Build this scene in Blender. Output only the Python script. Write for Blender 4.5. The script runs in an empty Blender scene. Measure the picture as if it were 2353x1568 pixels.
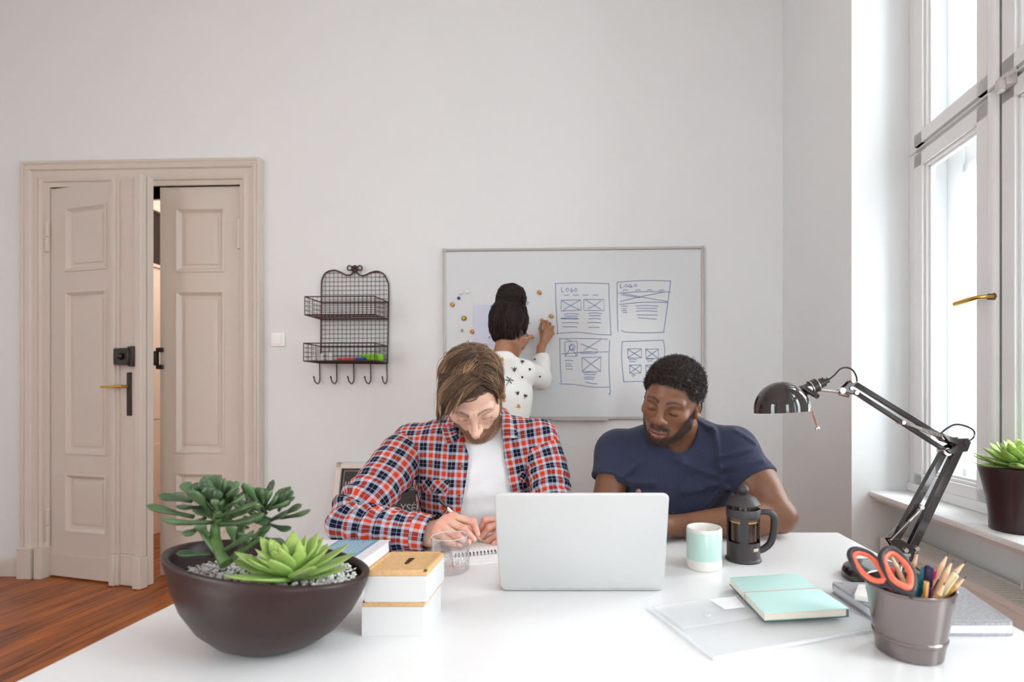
import bpy, math, random
import numpy as np
from mathutils import Vector, Matrix

# ------------------------------------------------------------------ camera, light, exposure
scene = bpy.context.scene
COL = scene.collection
F, PX0, PY0 = 1150.0, 1345.0, 915.0          # focal length and principal point of the photograph, in pixels
IW, IH = 2353.0, 1568.0
TZ = 0.74                                    # desk top
CH = TZ + 0.385                              # camera height
PHI = math.atan2(41.0, 1150.0)               # the room is turned a little against the desk
CP, SP = math.cos(PHI), math.sin(PHI)

cam_d = bpy.data.cameras.new('camera')
cam = bpy.data.objects.new('camera', cam_d)
COL.objects.link(cam)
cam.location = (0, 0, CH)
cam.rotation_euler = (math.pi / 2, 0, 0)
cam_d.sensor_width = 36.0
cam_d.lens = 36.0 * F / IW
cam_d.shift_x = -(PX0 - IW / 2) / IW
cam_d.shift_y = (PY0 - IH / 2) / IW
cam_d.clip_start = 0.02
cam_d.dof.use_dof = True
cam_d.dof.focus_distance = 1.36
cam_d.dof.aperture_fstop = 3.2
scene.camera = cam

world = bpy.data.worlds.new('overcast sky')
scene.world = world
world.use_nodes = True
wn = world.node_tree.nodes
bg = wn['Background']
tc = wn.new('ShaderNodeTexCoord'); sx = wn.new('ShaderNodeSeparateXYZ'); WL = world.node_tree.links.new
WL(tc.outputs['Generated'], sx.inputs[0])     # overcast: brighter toward the window side, darker street below the horizon
mr1 = wn.new('ShaderNodeMapRange'); mr1.inputs['From Min'].default_value = -.2; mr1.inputs['From Max'].default_value = 1; mr1.inputs['To Min'].default_value = 14.0; mr1.inputs['To Max'].default_value = 14.0
WL(sx.outputs['X'], mr1.inputs['Value'])
mr2 = wn.new('ShaderNodeMapRange'); mr2.inputs['From Min'].default_value = -.1; mr2.inputs['From Max'].default_value = .8; mr2.inputs['To Min'].default_value = .8; mr2.inputs['To Max'].default_value = 1.7
WL(sx.outputs['Z'], mr2.inputs['Value'])
mm = wn.new('ShaderNodeMath'); mm.operation = 'MULTIPLY'; WL(mr1.outputs[0], mm.inputs[0]); WL(mr2.outputs[0], mm.inputs[1])
WL(mm.outputs[0], bg.inputs['Strength'])
bg.inputs['Color'].default_value = (.925, .98, 1.0, 1)
scene.view_settings.view_transform = 'Standard'
scene.view_settings.look = 'None'
scene.view_settings.gamma = 1.0
scene.view_settings.exposure = -.25
scene.view_settings.use_curve_mapping = False
scene.cycles.use_denoising = True
scene.cycles.max_bounces = 10
scene.cycles.diffuse_bounces = 6
scene.cycles.transparent_max_bounces = 24
scene.cycles.sample_clamp_indirect = 8.0
scene.cycles.caustics_reflective = False
scene.cycles.caustics_refractive = False

# ------------------------------------------------------------------ geometry of the place
def P(px, py, d):
    """world point seen at a photo pixel, d metres in front of the lens"""
    return np.array([(px - PX0) / F * d, d, CH - (py - PY0) / F * d])
def T(px, py, z=TZ):
    """world point on the level plane z"""
    return P(px, py, (CH - z) * F / (py - PY0))
def room(p):
    p = np.asarray(p, float).reshape(-1, 3)
    return np.stack([p[:, 0] * CP + p[:, 1] * SP, -p[:, 0] * SP + p[:, 1] * CP, p[:, 2]], 1)
def _ray(px, py):
    a = (px - PX0) / F
    return a * CP - SP, a * SP + CP, -(py - PY0) / F
def RV(px, py, v):
    """(u, z) on the plane v of the room"""
    u, w, c = _ray(px, py); t = v / w
    return u * t, CH + c * t
def RU(px, py, u0):
    u, w, c = _ray(px, py); t = u0 / u
    return w * t, CH + c * t
def ident(p):
    return np.asarray(p, float).reshape(-1, 3)

def srgb(r, g=None, b=None):
    if g is None:
        r = r.lstrip('#'); r, g, b = int(r[0:2], 16), int(r[2:4], 16), int(r[4:6], 16)
    def f(c):
        c /= 255.0
        return c / 12.92 if c <= .04045 else ((c + .055) / 1.055) ** 2.4
    return (f(r), f(g), f(b), 1.0)

# ------------------------------------------------------------------ materials
MATS = {}
def mat(name, col, rough=.5, metal=0., spec=.5, coat=0., bump=0., bscale=60., var=0., vscale=8., attr=None, sss=0., trans=0., ior=1.45, alpha=1., sheen=0.):
    if name in MATS: return MATS[name]
    m = bpy.data.materials.new(name); m.use_nodes = True
    nt = m.node_tree; b = nt.nodes['Principled BSDF']; L = nt.links.new
    b.inputs['Base Color'].default_value = col
    b.inputs['Roughness'].default_value = rough
    b.inputs['Metallic'].default_value = metal
    b.inputs['Specular IOR Level'].default_value = spec
    b.inputs['Coat Weight'].default_value = coat
    b.inputs['IOR'].default_value = ior
    b.inputs['Alpha'].default_value = alpha
    b.inputs['Transmission Weight'].default_value = trans
    if sheen: b.inputs['Sheen Weight'].default_value = sheen
    if sss:
        b.inputs['Subsurface Weight'].default_value = sss
        b.inputs['Subsurface Radius'].default_value = (.008, .003, .0015)
        b.inputs['Subsurface Scale'].default_value = 1.0
    src = None
    if attr:
        a = nt.nodes.new('ShaderNodeAttribute'); a.attribute_name = attr; src = a.outputs['Color']
    tcn = nt.nodes.new('ShaderNodeTexCoord')
    if var:
        n = nt.nodes.new('ShaderNodeTexNoise'); n.inputs['Scale'].default_value = vscale; n.inputs['Detail'].default_value = 5
        L(tcn.outputs['Object'], n.inputs['Vector'])
        mr = nt.nodes.new('ShaderNodeMapRange'); mr.inputs['From Min'].default_value = .3; mr.inputs['From Max'].default_value = .7
        mr.inputs['To Min'].default_value = 1 - var; mr.inputs['To Max'].default_value = 1 + var
        L(n.outputs[0], mr.inputs['Value'])
        mx = nt.nodes.new('ShaderNodeMix'); mx.data_type = 'RGBA'; mx.blend_type = 'MULTIPLY'; mx.inputs[0].default_value = 1
        if src: L(src, mx.inputs[6])
        else: mx.inputs[6].default_value = col
        L(mr.outputs[0], mx.inputs[7]); src = mx.outputs[2]
    if src: L(src, b.inputs['Base Color'])
    if bump:
        n2 = nt.nodes.new('ShaderNodeTexNoise'); n2.inputs['Scale'].default_value = bscale; n2.inputs['Detail'].default_value = 4
        L(tcn.outputs['Object'], n2.inputs['Vector'])
        bp = nt.nodes.new('ShaderNodeBump'); bp.inputs['Strength'].default_value = bump; bp.inputs['Distance'].default_value = .004
        L(n2.outputs[0], bp.inputs['Height']); L(bp.outputs[0], b.inputs['Normal'])
    MATS[name] = m
    return m

def thin_glass(name, tint=(1, 1, 1, 1), rough=0.0, gloss=.6):
    """a pane: clear, with a weak mirror by angle"""
    if name in MATS: return MATS[name]
    m = bpy.data.materials.new(name); m.use_nodes = True
    nt = m.node_tree; nt.nodes.clear(); L = nt.links.new
    out = nt.nodes.new('ShaderNodeOutputMaterial'); mix = nt.nodes.new('ShaderNodeMixShader')
    tr = nt.nodes.new('ShaderNodeBsdfTransparent'); tr.inputs[0].default_value = tint
    gl = nt.nodes.new('ShaderNodeBsdfGlossy'); gl.inputs['Roughness'].default_value = rough
    fr = nt.nodes.new('ShaderNodeLayerWeight'); fr.inputs[0].default_value = .5
    pw = nt.nodes.new('ShaderNodeMath'); pw.operation = 'POWER'; pw.inputs[1].default_value = 5
    mu = nt.nodes.new('ShaderNodeMath'); mu.operation = 'MULTIPLY_ADD'; mu.inputs[1].default_value = gloss; mu.inputs[2].default_value = .03
    L(fr.outputs['Facing'], pw.inputs[0]); L(pw.outputs[0], mu.inputs[0]); L(mu.outputs[0], mix.inputs[0]); L(tr.outputs[0], mix.inputs[1]); L(gl.outputs[0], mix.inputs[2])
    L(mix.outputs[0], out.inputs[0])
    MATS[name] = m
    return m

# ------------------------------------------------------------------ objects
WPOS = {}
def tag(o, label=None, cat=None, group=None, kind=None):
    if label: o['label'] = label
    if cat: o['category'] = cat
    if group: o['group'] = group
    if kind: o['kind'] = kind
    return o
def empty(name, loc, label=None, cat=None, group=None, kind=None):
    o = bpy.data.objects.new(name, None); COL.objects.link(o)
    o.empty_display_size = .05
    loc = np.asarray(loc, float).reshape(3)
    o.location = loc; WPOS[o] = loc
    return tag(o, label, cat, group, kind)

def frame_z(d, up=(0, 0, 1)):
    """3x3 with rows x, y, z; z along d"""
    z = np.asarray(d, float); z = z / np.linalg.norm(z)
    u = np.asarray(up, float)
    if abs(np.dot(u, z)) > .98: u = np.array([0., 1., 0.])
    x = np.cross(u, z); x /= np.linalg.norm(x)
    return np.array([x, np.cross(z, x), z])
def catmull(pts, n=8, closed=False):
    pts = np.asarray(pts, float); N = len(pts); out = []
    idx = (lambda i: i % N) if closed else (lambda i: min(max(i, 0), N - 1))
    for i in range(N if closed else N - 1):
        p0, p1, p2, p3 = (pts[idx(i + k)] for k in (-1, 0, 1, 2))
        for t in np.arange(n) / n:
            out.append(.5 * (2 * p1 + (p2 - p0) * t + (2 * p0 - 5 * p1 + 4 * p2 - p3) * t * t + (3 * p1 - p0 - 3 * p2 + p3) * t ** 3))
    if not closed: out.append(pts[-1])
    return np.array(out)
def transport(pts, up=(0, 0, 1), closed=False):
    """parallel-transported frames along a path: tangents, normals, binormals"""
    pts = np.asarray(pts, float); n = len(pts)
    t = (np.roll(pts, -1, 0) - np.roll(pts, 1, 0)) if closed else np.gradient(pts, axis=0)
    t /= np.linalg.norm(t, axis=1)[:, None] + 1e-12
    u = np.asarray(up, float)
    if abs(np.dot(u, t[0])) > .95: u = np.array([1., 0, 0]) if abs(t[0][0]) < .9 else np.array([0, 1., 0])
    a = u - np.dot(u, t[0]) * t[0]; a /= np.linalg.norm(a)
    N = [a]
    for i in range(1, n):
        a = N[-1] - np.dot(N[-1], t[i]) * t[i]; a /= np.linalg.norm(a) + 1e-12
        N.append(a)
    N = np.array(N)
    return t, N, np.cross(t, N)

class MB:
    """collects shapes and links them as one mesh object"""
    def __init__(s, xf=None):
        s.v, s.f, s.n, s.xf, s.mi, s.uv, s.col = [], [], 0, xf or ident, [], [], []
        s.cur = 0
    def add(s, v, f, uv=None, col=None):
        v = np.asarray(v, float).reshape(-1, 3)
        s.v.append(s.xf(v)); s.f.extend(tuple(int(i) + s.n for i in q) for q in f); s.mi.extend([s.cur] * len(f))
        s.uv.append(np.zeros((len(v), 2)) if uv is None else np.asarray(uv, float))
        s.col.append(np.ones((len(v), 3)) if col is None else np.broadcast_to(np.asarray(col, float), (len(v), 3)))
        s.n += len(v); return s
    def box(s, lo, hi, **k):
        (a, b, c), (d, e, g) = lo, hi
        v = [(a, b, c), (d, b, c), (d, e, c), (a, e, c), (a, b, g), (d, b, g), (d, e, g), (a, e, g)]
        return s.add(v, [(0, 3, 2, 1), (4, 5, 6, 7), (0, 1, 5, 4), (1, 2, 6, 5), (2, 3, 7, 6), (3, 0, 4, 7)], **k)
    def obox(s, c, ax, h, **k):
        ax = np.asarray(ax, float); c = np.asarray(c, float)
        v = [c + sx * h[0] * ax[0] + sy * h[1] * ax[1] + sz * h[2] * ax[2] for sz in (-1, 1) for sx, sy in ((-1, -1), (1, -1), (1, 1), (-1, 1))]
        return s.add(v, [(0, 3, 2, 1), (4, 5, 6, 7), (0, 1, 5, 4), (1, 2, 6, 5), (2, 3, 7, 6), (3, 0, 4, 7)], **k)
    def rings(s, rings, closed=True, caps=True, **k):
        """skin a list of rings, each (n,3)"""
        rings = [np.asarray(r, float) for r in rings]; n = len(rings[0]); v = np.concatenate(rings); f = []
        for i in range(len(rings) - 1):
            for j in range(n if closed else n - 1):
                a, b = i * n + j, i * n + (j + 1) % n
                f.append((a, b, b + n, a + n))
        if caps and closed:
            f.append(tuple(reversed(range(n)))); f.append(tuple((len(rings) - 1) * n + j for j in range(n)))
        return s.add(v, f, **k)
    def tube(s, pts, r, n=8, caps=True, closed=False, up=(0, 0, 1), flat=1.0, **k):
        pts = np.asarray(pts, float); r = np.broadcast_to(np.asarray(r, float), (len(pts),))
        t, N, B = transport(pts, up, closed)
        th = np.arange(n) * 2 * math.pi / n
        rg = [pts[i] + r[i] * (np.cos(th)[:, None] * N[i] * flat + np.sin(th)[:, None] * B[i]) for i in range(len(pts))]
        if closed: rg.append(rg[0])
        return s.rings(rg, caps=caps and not closed, **k)
    def lathe(s, prof, c=(0, 0, 0), n=48, ax=None, sq=(1, 1), caps=True, **k):
        th = np.arange(n) * 2 * math.pi / n; c = np.asarray(c, float)
        ax = np.eye(3) if ax is None else np.asarray(ax, float)
        rg = [c + (r * sq[0] * np.cos(th))[:, None] * ax[0] + (r * sq[1] * np.sin(th))[:, None] * ax[1] + z * ax[2] for r, z in prof]
        return s.rings(rg, caps=caps, **k)
    def sphere(s, c, r, n=16, ax=None, **k):
        r = (r, r, r) if np.isscalar(r) else r
        ax = np.eye(3) if ax is None else np.asarray(ax, float)
        th = np.arange(n) * 2 * math.pi / n; ph = np.linspace(-math.pi / 2 + .06, math.pi / 2 - .06, max(5, n // 2 + 1)); c = np.asarray(c, float)
        rg = [c + (r[0] * math.cos(p) * np.cos(th))[:, None] * ax[0] + (r[1] * math.cos(p) * np.sin(th))[:, None] * ax[1] + r[2] * math.sin(p) * ax[2] for p in ph]
        return s.rings(rg, **k)
    def prism(s, poly, off, **k):
        """a flat outline (n,3) pushed along off"""
        a = np.asarray(poly, float)
        return s.rings([a, a + np.asarray(off, float)], **k)
    def build(s, name, m, parent=None, smooth=True, bevel=0., seg=2, angle=35, origin=None, label=None, cat=None, group=None, kind=None, attr=False, uv=False):
        v = np.concatenate(s.v)
        if parent is not None and origin is None: origin = WPOS[parent]
        if origin is None:
            lo, hi = v.min(0), v.max(0); origin = np.array([(lo[0] + hi[0]) / 2, (lo[1] + hi[1]) / 2, lo[2]])
        origin = np.asarray(origin, float)
        me = bpy.data.meshes.new(name)
        me.from_pydata((v - origin).tolist(), [], s.f)
        for q in (m if isinstance(m, (list, tuple)) else [m]): me.materials.append(q)
        if any(s.mi): me.polygons.foreach_set('material_index', s.mi)
        me.polygons.foreach_set('use_smooth', [bool(smooth)] * len(me.polygons))
        if attr:
            c = np.concatenate(s.col); ca = me.color_attributes.new('Col', 'FLOAT_COLOR', 'POINT')
            ca.data.foreach_set('color', np.concatenate([c, np.ones((len(c), 1))], 1).ravel())
        if uv:
            w = np.concatenate(s.uv); ul = me.uv_layers.new(name='UV')
            li = np.empty(len(me.loops), np.int32); me.loops.foreach_get('vertex_index', li)
            ul.data.foreach_set('uv', w[li].ravel())
        me.validate(); me.update()
        if smooth and angle < 180: me.set_sharp_from_angle(angle=math.radians(angle))
        o = bpy.data.objects.new(name, me); COL.objects.link(o)
        if parent is not None:
            o.parent = parent; o.location = origin - WPOS[parent]
        else: o.location = origin
        WPOS[o] = origin
        if bevel:
            b = o.modifiers.new('bevel', 'BEVEL'); b.width = bevel; b.segments = seg; b.limit_method = 'ANGLE'; b.angle_limit = math.radians(40)
        return tag(o, label, cat, group, kind)

def text_mesh(txt, size, xf, mb, depth=.0015, spacing=1.0):
    """letters of the built-in font, laid out by xf (x along the line, y up, z out)"""
    c = bpy.data.curves.new('t', 'FONT'); c.body = txt; c.size = size; c.extrude = depth; c.space_character = spacing
    o = bpy.data.objects.new('t', c); COL.objects.link(o)
    dg = bpy.context.evaluated_depsgraph_get(); me = bpy.data.meshes.new_from_object(o.evaluated_get(dg))
    v = np.array([q.co[:] for q in me.vertices]); f = [tuple(p.vertices) for p in me.polygons]
    bpy.data.objects.remove(o); bpy.data.curves.remove(c); bpy.data.meshes.remove(me)
    mb.add(xf(v), f)
# ------------------------------------------------------------------ the room
V0 = 3.04                                     # back wall
UR = RU(1957, 900, 1)[0]; UR = 1.075          # right wall face
VN = RU(1957, 700, UR)[0]                     # far reveal of the window niche
UW = 1.338                                    # window plane
UL, VB, ZC = -4.4, -4.3, 3.75
m_wall = mat('white painted plaster', srgb(231, 235, 236), .85, spec=.25, bump=.12, bscale=35, var=.012, vscale=1.5)
m_ceil = mat('white ceiling paint', srgb(238, 237, 236), .9, spec=.2)
m_door = mat('cream gloss paint', srgb(212, 203, 193), .38, spec=.4, bump=.05, bscale=20, var=.015, vscale=3)
m_win = mat('white window paint', srgb(232, 232, 232), .35, spec=.4, bump=.06, bscale=25)
m_glass = thin_glass('window glass')
m_black = mat('black lacquered metal', srgb(34, 24, 23), .28, spec=.5)
m_brass = mat('polished brass', srgb(214, 172, 84), .22, metal=1)
m_chrome = mat('chrome', srgb(225, 222, 220), .12, metal=1)

def floor_material():
    m = bpy.data.materials.new('varnished pine boards'); m.use_nodes = True
    nt = m.node_tree; L = nt.links.new; N = nt.nodes.new; b = nt.nodes['Principled BSDF']
    tcn = N('ShaderNodeTexCoord'); mp = N('ShaderNodeMapping'); mp.inputs['Rotation'].default_value = (0, 0, PHI)
    L(tcn.outputs['Object'], mp.inputs['Vector'])
    sp = N('ShaderNodeSeparateXYZ'); L(mp.outputs[0], sp.inputs[0])
    dv = N('ShaderNodeMath'); dv.operation = 'DIVIDE'; dv.inputs[1].default_value = .135; L(sp.outputs[0], dv.inputs[0])
    fl = N('ShaderNodeMath'); fl.operation = 'FLOOR'; L(dv.outputs[0], fl.inputs[0])
    fr = N('ShaderNodeMath'); fr.operation = 'FRACT'; L(dv.outputs[0], fr.inputs[0])
    wn_ = N('ShaderNodeTexWhiteNoise'); wn_.noise_dimensions = '1D'; L(fl.outputs[0], wn_.inputs['W'])
    # grain, drawn out along the boards and shifted board by board
    cb = N('ShaderNodeCombineXYZ')
    s1 = N('ShaderNodeMath'); s1.operation = 'MULTIPLY'; s1.inputs[1].default_value = 14; L(sp.outputs[0], s1.inputs[0])
    s2 = N('ShaderNodeMath'); s2.operation = 'MULTIPLY_ADD'; s2.inputs[1].default_value = 1.3; L(sp.outputs[1], s2.inputs[0])
    s3 = N('ShaderNodeMath'); s3.operation = 'MULTIPLY'; s3.inputs[1].default_value = 37; L(wn_.outputs[0], s3.inputs[0]); L(s3.outputs[0], s2.inputs[2])
    L(s1.outputs[0], cb.inputs[0]); L(s2.outputs[0], cb.inputs[1]); L(s3.outputs[0], cb.inputs[2])
    ns = N('ShaderNodeTexNoise'); ns.inputs['Scale'].default_value = 1.6; ns.inputs['Detail'].default_value = 7; ns.inputs['Distortion'].default_value = .8
    L(cb.outputs[0], ns.inputs['Vector'])
    cr = N('ShaderNodeValToRGB'); e = cr.color_ramp.elements
    e[0].position = .30; e[0].color = srgb(88, 36, 10); e[1].position = .72; e[1].color = srgb(200, 116, 38)
    k = e.new(.5); k.color = srgb(160, 82, 22)
    L(ns.outputs[0], cr.inputs[0])
    # knots
    vo = N('ShaderNodeTexVoronoi'); vo.inputs['Scale'].default_value = 1.1; L(cb.outputs[0], vo.inputs['Vector'])
    kr = N('ShaderNodeMapRange'); kr.inputs['From Min'].default_value = .05; kr.inputs['From Max'].default_value = .16; kr.inputs['To Min'].default_value = .35; kr.inputs['To Max'].default_value = 1
    L(vo.outputs['Distance'], kr.inputs['Value'])
    mx = N('ShaderNodeMix'); mx.data_type = 'RGBA'; mx.blend_type = 'MULTIPLY'; mx.inputs[0].default_value = 1
    L(cr.outputs[0], mx.inputs[6]); L(kr.outputs[0], mx.inputs[7])
    pb = N('ShaderNodeMapRange'); pb.inputs['To Min'].default_value = .78; pb.inputs['To Max'].default_value = 1.15; L(wn_.outputs[0], pb.inputs['Value'])
    mx2 = N('ShaderNodeMix'); mx2.data_type = 'RGBA'; mx2.blend_type = 'MULTIPLY'; mx2.inputs[0].default_value = 1
    L(mx.outputs[2], mx2.inputs[6]); L(pb.outputs[0], mx2.inputs[7])
    gp = N('ShaderNodeMath'); gp.operation = 'LESS_THAN'; gp.inputs[1].default_value = .018; L(fr.outputs[0], gp.inputs[0])
    mx3 = N('ShaderNodeMix'); mx3.data_type = 'RGBA'; L(gp.outputs[0], mx3.inputs[0]); L(mx2.outputs[2], mx3.inputs[6]); mx3.inputs[7].default_value = srgb(52, 28, 18)
    L(mx3.outputs[2], b.inputs['Base Color'])
    b.inputs['Roughness'].default_value = .4; b.inputs['Specular IOR Level'].default_value = .35; b.inputs['Coat Weight'].default_value = .12; b.inputs['Coat Roughness'].default_value = .15
    bp = N('ShaderNodeBump'); bp.inputs['Strength'].default_value = .12; bp.inputs['Distance'].default_value = .003; L(ns.outputs[0], bp.inputs['Height']); L(bp.outputs[0], b.inputs['Normal'])
    return m
m_floor = floor_material()

def struct(name, mb, m, parent=None, **k):
    return mb.build(name, m, parent, kind=None if parent else 'structure', **k)

struct('floor', MB(room).box((UL, VB, -.06), (1.9, 5.6, 0)), m_floor, smooth=False)
struct('ceiling', MB(room).box((UL, VB, ZC), (1.9, V0, ZC + .08)), m_ceil, smooth=False)
# door opening in the back wall
DU0, DZ1 = RV(118, 432, V0)
DU1 = RV(554, 432, V0)[0]
b = MB(room)
b.box((UL, V0, 0), (DU0, V0 + .22, ZC)); b.box((DU1, V0, 0), (1.9, V0 + .22, ZC)); b.box((DU0, V0, DZ1), (DU1, V0 + .22, ZC))
struct('wall_back', b, m_wall, smooth=False)
LWN = [(-3.1, -1.4)]                          # unseen window added in the left wall to light the right side
b = MB(room)
for a, c in LWN:
    b.box((UL - .2, VB, 0), (UL, a, ZC)); b.box((UL - .2, c, 0), (UL, V0, ZC)); b.box((UL - .2, a, 0), (UL, c, .12)); b.box((UL - .2, a, 3.2), (UL, c, ZC))
struct('wall_left', b, m_wall, smooth=False)
# right wall: two tall window niches (the second one lies nearer the lens, outside the picture)
WZ0, WZ1 = .70, 3.30
WV = [(VN, VN - 1.02), (.62, -.80)]
b = MB(room)
b.box((UR, VN, 0), (UW + .55, V0, ZC))
b.box((UR, WV[1][0], 0), (UW + .55, WV[0][1], ZC))
b.box((UR, VB, 0), (UW + .55, WV[1][1], ZC))
for a, c in WV:
    b.box((UR, c, WZ1), (UW + .55, a, ZC)); b.box((UW, c, 0), (UW + .55, a, WZ0))
struct('wall_right', b, m_wall, smooth=False)
# rear wall with one unseen window added behind the lens for front fill
b = MB(room); zs = (0, .8, 3.0, ZC)
RW = [(.1, 1.35)]
b.box((UL, VB - .2, 0), (1.9, VB, .8)); b.box((UL, VB - .2, 3.0), (1.9, VB, ZC))
e = [UL] + [q for w in RW for q in w] + [1.9]
for i in range(0, len(e), 2): b.box((e[i], VB - .2, .8), (e[i + 1], VB, 3.0))
struct('wall_rear', b, m_wall, smooth=False)

def sweep_frame(mb, s0, s1, z0, z1, prof, xyz):
    """door casing: profile (w outward, t out of the wall) carried up, across and down with mitres"""
    rg = []
    for w, t in prof:
        rg.append([xyz(s0 - w, z0, t), xyz(s0 - w, z1 + w, t), xyz(s1 + w, z1 + w, t), xyz(s1 + w, z0, t)])
    rg = np.array(rg); n = len(prof)
    mb.rings([rg[:, k] for k in range(4)], closed=True, caps=True)
def bk(u, z, t): return (u, V0 - t, z)
CW = DU0 - RV(66, 432, V0)[0]
prof = [(0, -.2), (0, .012), (CW * .18, .016), (CW * .2, .028), (CW * .3, .034), (CW * .42, .026), (CW * .62, .03), (CW * .66, .042), (CW * .8, .05), (CW * .86, .042), (CW * .9, .05), (CW, .05), (CW, -.005)]
b = MB(room); sweep_frame(b, DU0, DU1, 0, DZ1, prof, bk)
for s0, s1 in ((DU0 - CW - .008, DU0 - CW * .45), (DU0 - CW * .3, DU0 + .004), (DU1 - .004, DU1 + CW * .3), (DU1 + CW * .45, DU1 + CW + .008)):
    b.box((s0, V0 - .062, 0), (s1, V0, .19))
struct('trim_1', b, m_door, angle=30, bevel=.002)
b = MB(room)
for a, c in ((UL, DU0 - CW - .008), (DU1 + CW + .008, UR)):
    b.rings([[(x, V0, 0), (x, V0 - .018, 0), (x, V0 - .018, .085), (x, V0 - .012, .1), (x, V0 - .006, .108), (x, V0, .11)] for x in (a, c)])
struct('baseboard_back', b, m_door, angle=30)
b = MB(room)
b.rings([[(UR, y, 0), (UR - .018, y, 0), (UR - .018, y, .085), (UR - .012, y, .1), (UR - .006, y, .108), (UR, y, .11)] for y in (V0, VN)])
struct('baseboard_right', b, m_door, angle=30)

def leaf_mesh(mb, w, h, z0, panels, th=.035, plinth=0.):
    """panelled leaf in (s, z, t): t toward the room"""
    S = sorted({0, w, *[q for p in panels for q in p[:2]]}); Z = sorted({z0, h, *[q for p in panels for q in p[2:]]})
    def inside(s, z): return any(p[0] < s < p[1] and p[2] < z < p[3] for p in panels)
    for i in range(len(S) - 1):
        for j in range(len(Z) - 1):
            if not inside((S[i] + S[i + 1]) / 2, (Z[j] + Z[j + 1]) / 2):
                mb.add([(S[i], Z[j], 0), (S[i + 1], Z[j], 0), (S[i + 1], Z[j + 1], 0), (S[i], Z[j + 1], 0)], [(0, 1, 2, 3)])
    for s0, s1, a, c in panels:
        rg = []
        for ins, t in ((0, 0), (.002, .006), (.012, .007), (.03, -.012), (.036, -.014), (.05, -.014), (.054, -.008), (.075, -.004)):
            rg.append([(s0 + ins, a + ins, t), (s1 - ins, a + ins, t), (s1 - ins, c - ins, t), (s0 + ins, c - ins, t)])
        mb.rings(rg, caps=False); mb.add(rg[-1], [(0, 1, 2, 3)])
    mb.add([(0, z0, 0), (w, z0, 0), (w, h, 0), (0, h, 0), (0, z0, -th), (w, z0, -th), (w, h, -th), (0, h, -th)],
           [(7, 6, 5, 4), (0, 4, 5, 1), (1, 5, 6, 2), (2, 6, 7, 3), (3, 7, 4, 0)])

# left leaf, standing ajar into the room
hin = np.array([DU0 + .004, V0 - .005])
_, wv, _ = _ray(340, 1347); te = CH * F / (1347 - PY0 + 4)
fr_ = np.array([_ray(338, 0)[0] * te, _ray(338, 0)[1] * te])
ld = fr_ - hin; LW = np.linalg.norm(ld); ld /= LW; ln = np.array([ld[1], -ld[0]])
if ln[1] > 0: ln = -ln
def left_xf(p):
    p = np.asarray(p, float).reshape(-1, 3)
    q = hin + p[:, :1] * ld + p[:, 2:] * ln
    return room(np.column_stack([q, p[:, 1]]))
def left_s(px):
    """distance along the leaf seen at a pixel column"""
    a, w_, _ = _ray(px, 0)
    A = np.array([[a, -ld[0]], [w_, -ld[1]]]); t, s = np.linalg.solve(A, hin); return s, t
def left_z(px, py): return CH - (py - PY0) / F * left_s(px)[1]
d1 = empty('door_1', room([hin[0], hin[1], 0])[0], kind='structure')
ps0, ps1 = left_s(150)[0], left_s(246)[0]
sa0 = left_s(263)[0]
b = MB(left_xf)
hz = DZ1 - .012
pan = [(ps0, ps1, left_z(150, 626), left_z(150, 477)), (ps0, ps1, left_z(150, 1045), left_z(150, 670)), (ps0, ps1, left_z(150, 1224), left_z(150, 1088))]
leaf_mesh(b, LW, hz, .012, pan)
b.box((.0, .012, 0), (sa0, .145, .008))
struct('panel', b, m_door, d1, angle=25)
b = MB(left_xf)                               # the wide moulded meeting stile
for s0, s1, t in ((sa0, LW, .008), (sa0 + .008, sa0 + .062, .02), (sa0 + .02, sa0 + .05, .034), (LW - .066, LW - .004, .02), (LW - .048, LW, .036)):
    b.box((s0, .19, 0), (s1, hz, t))
for s0, s1, t in ((sa0, sa0 + .07, .03), (sa0 + .018, sa0 + .055, .044), (sa0 + .07, LW - .07, .016), (LW - .075, LW + .004, .032), (LW - .05, LW + .006, .048)):
    b.box((s0, .004, 0), (s1, .19, t))
struct('meeting_stile', b, m_door, d1, bevel=.005, seg=3)
hs, _ = left_s(301)
b = MB(left_xf); z = left_z(301, 821)
b.box((hs - .06, z - .05, .0), (hs + .055, z + .05, .055)); b.box((hs + .04, z - .06, .0), (hs + .085, z + .06, .048))
b.box((hs - .085, z - .03, 0), (hs - .05, z + .03, .04))
b.lathe([(.02, 0), (.022, .01), (.012, .02), (.008, .024)], (hs, z, .055), 16, ax=[(1, 0, 0), (0, 1, 0), (0, 0, 1)])
struct('rim_lock', b, m_black, d1, bevel=.006)
b = MB(left_xf); z = left_z(302, 906)
b.box((hs - .017, z - .13, .0), (hs + .02, z + .13, .014))
struct('lock_plate', b, m_black, d1, bevel=.004)
b = MB(left_xf); z = left_z(302, 889)
b.tube([(hs, z, .01), (hs, z, .055), (hs - .012, z, .066), (hs - .06, z - .002, .068), (hs - .135, z - .002, .066)], [.009, .009, .009, .0085, .007], 10)
struct('door_handle', b, m_brass, d1)
b = MB(left_xf)
for za, zb in ((left_z(124, 580), left_z(124, 512)), (left_z(124, 1242), left_z(124, 1172))):
    b.tube([(-.008, za, .012), (-.008, (za + zb) / 2 - .004, .012)], .011, 10); b.tube([(-.008, (za + zb) / 2 + .004, .012), (-.008, zb, .012)], .011, 10)
struct('hinge', b, m_door, d1)

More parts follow.
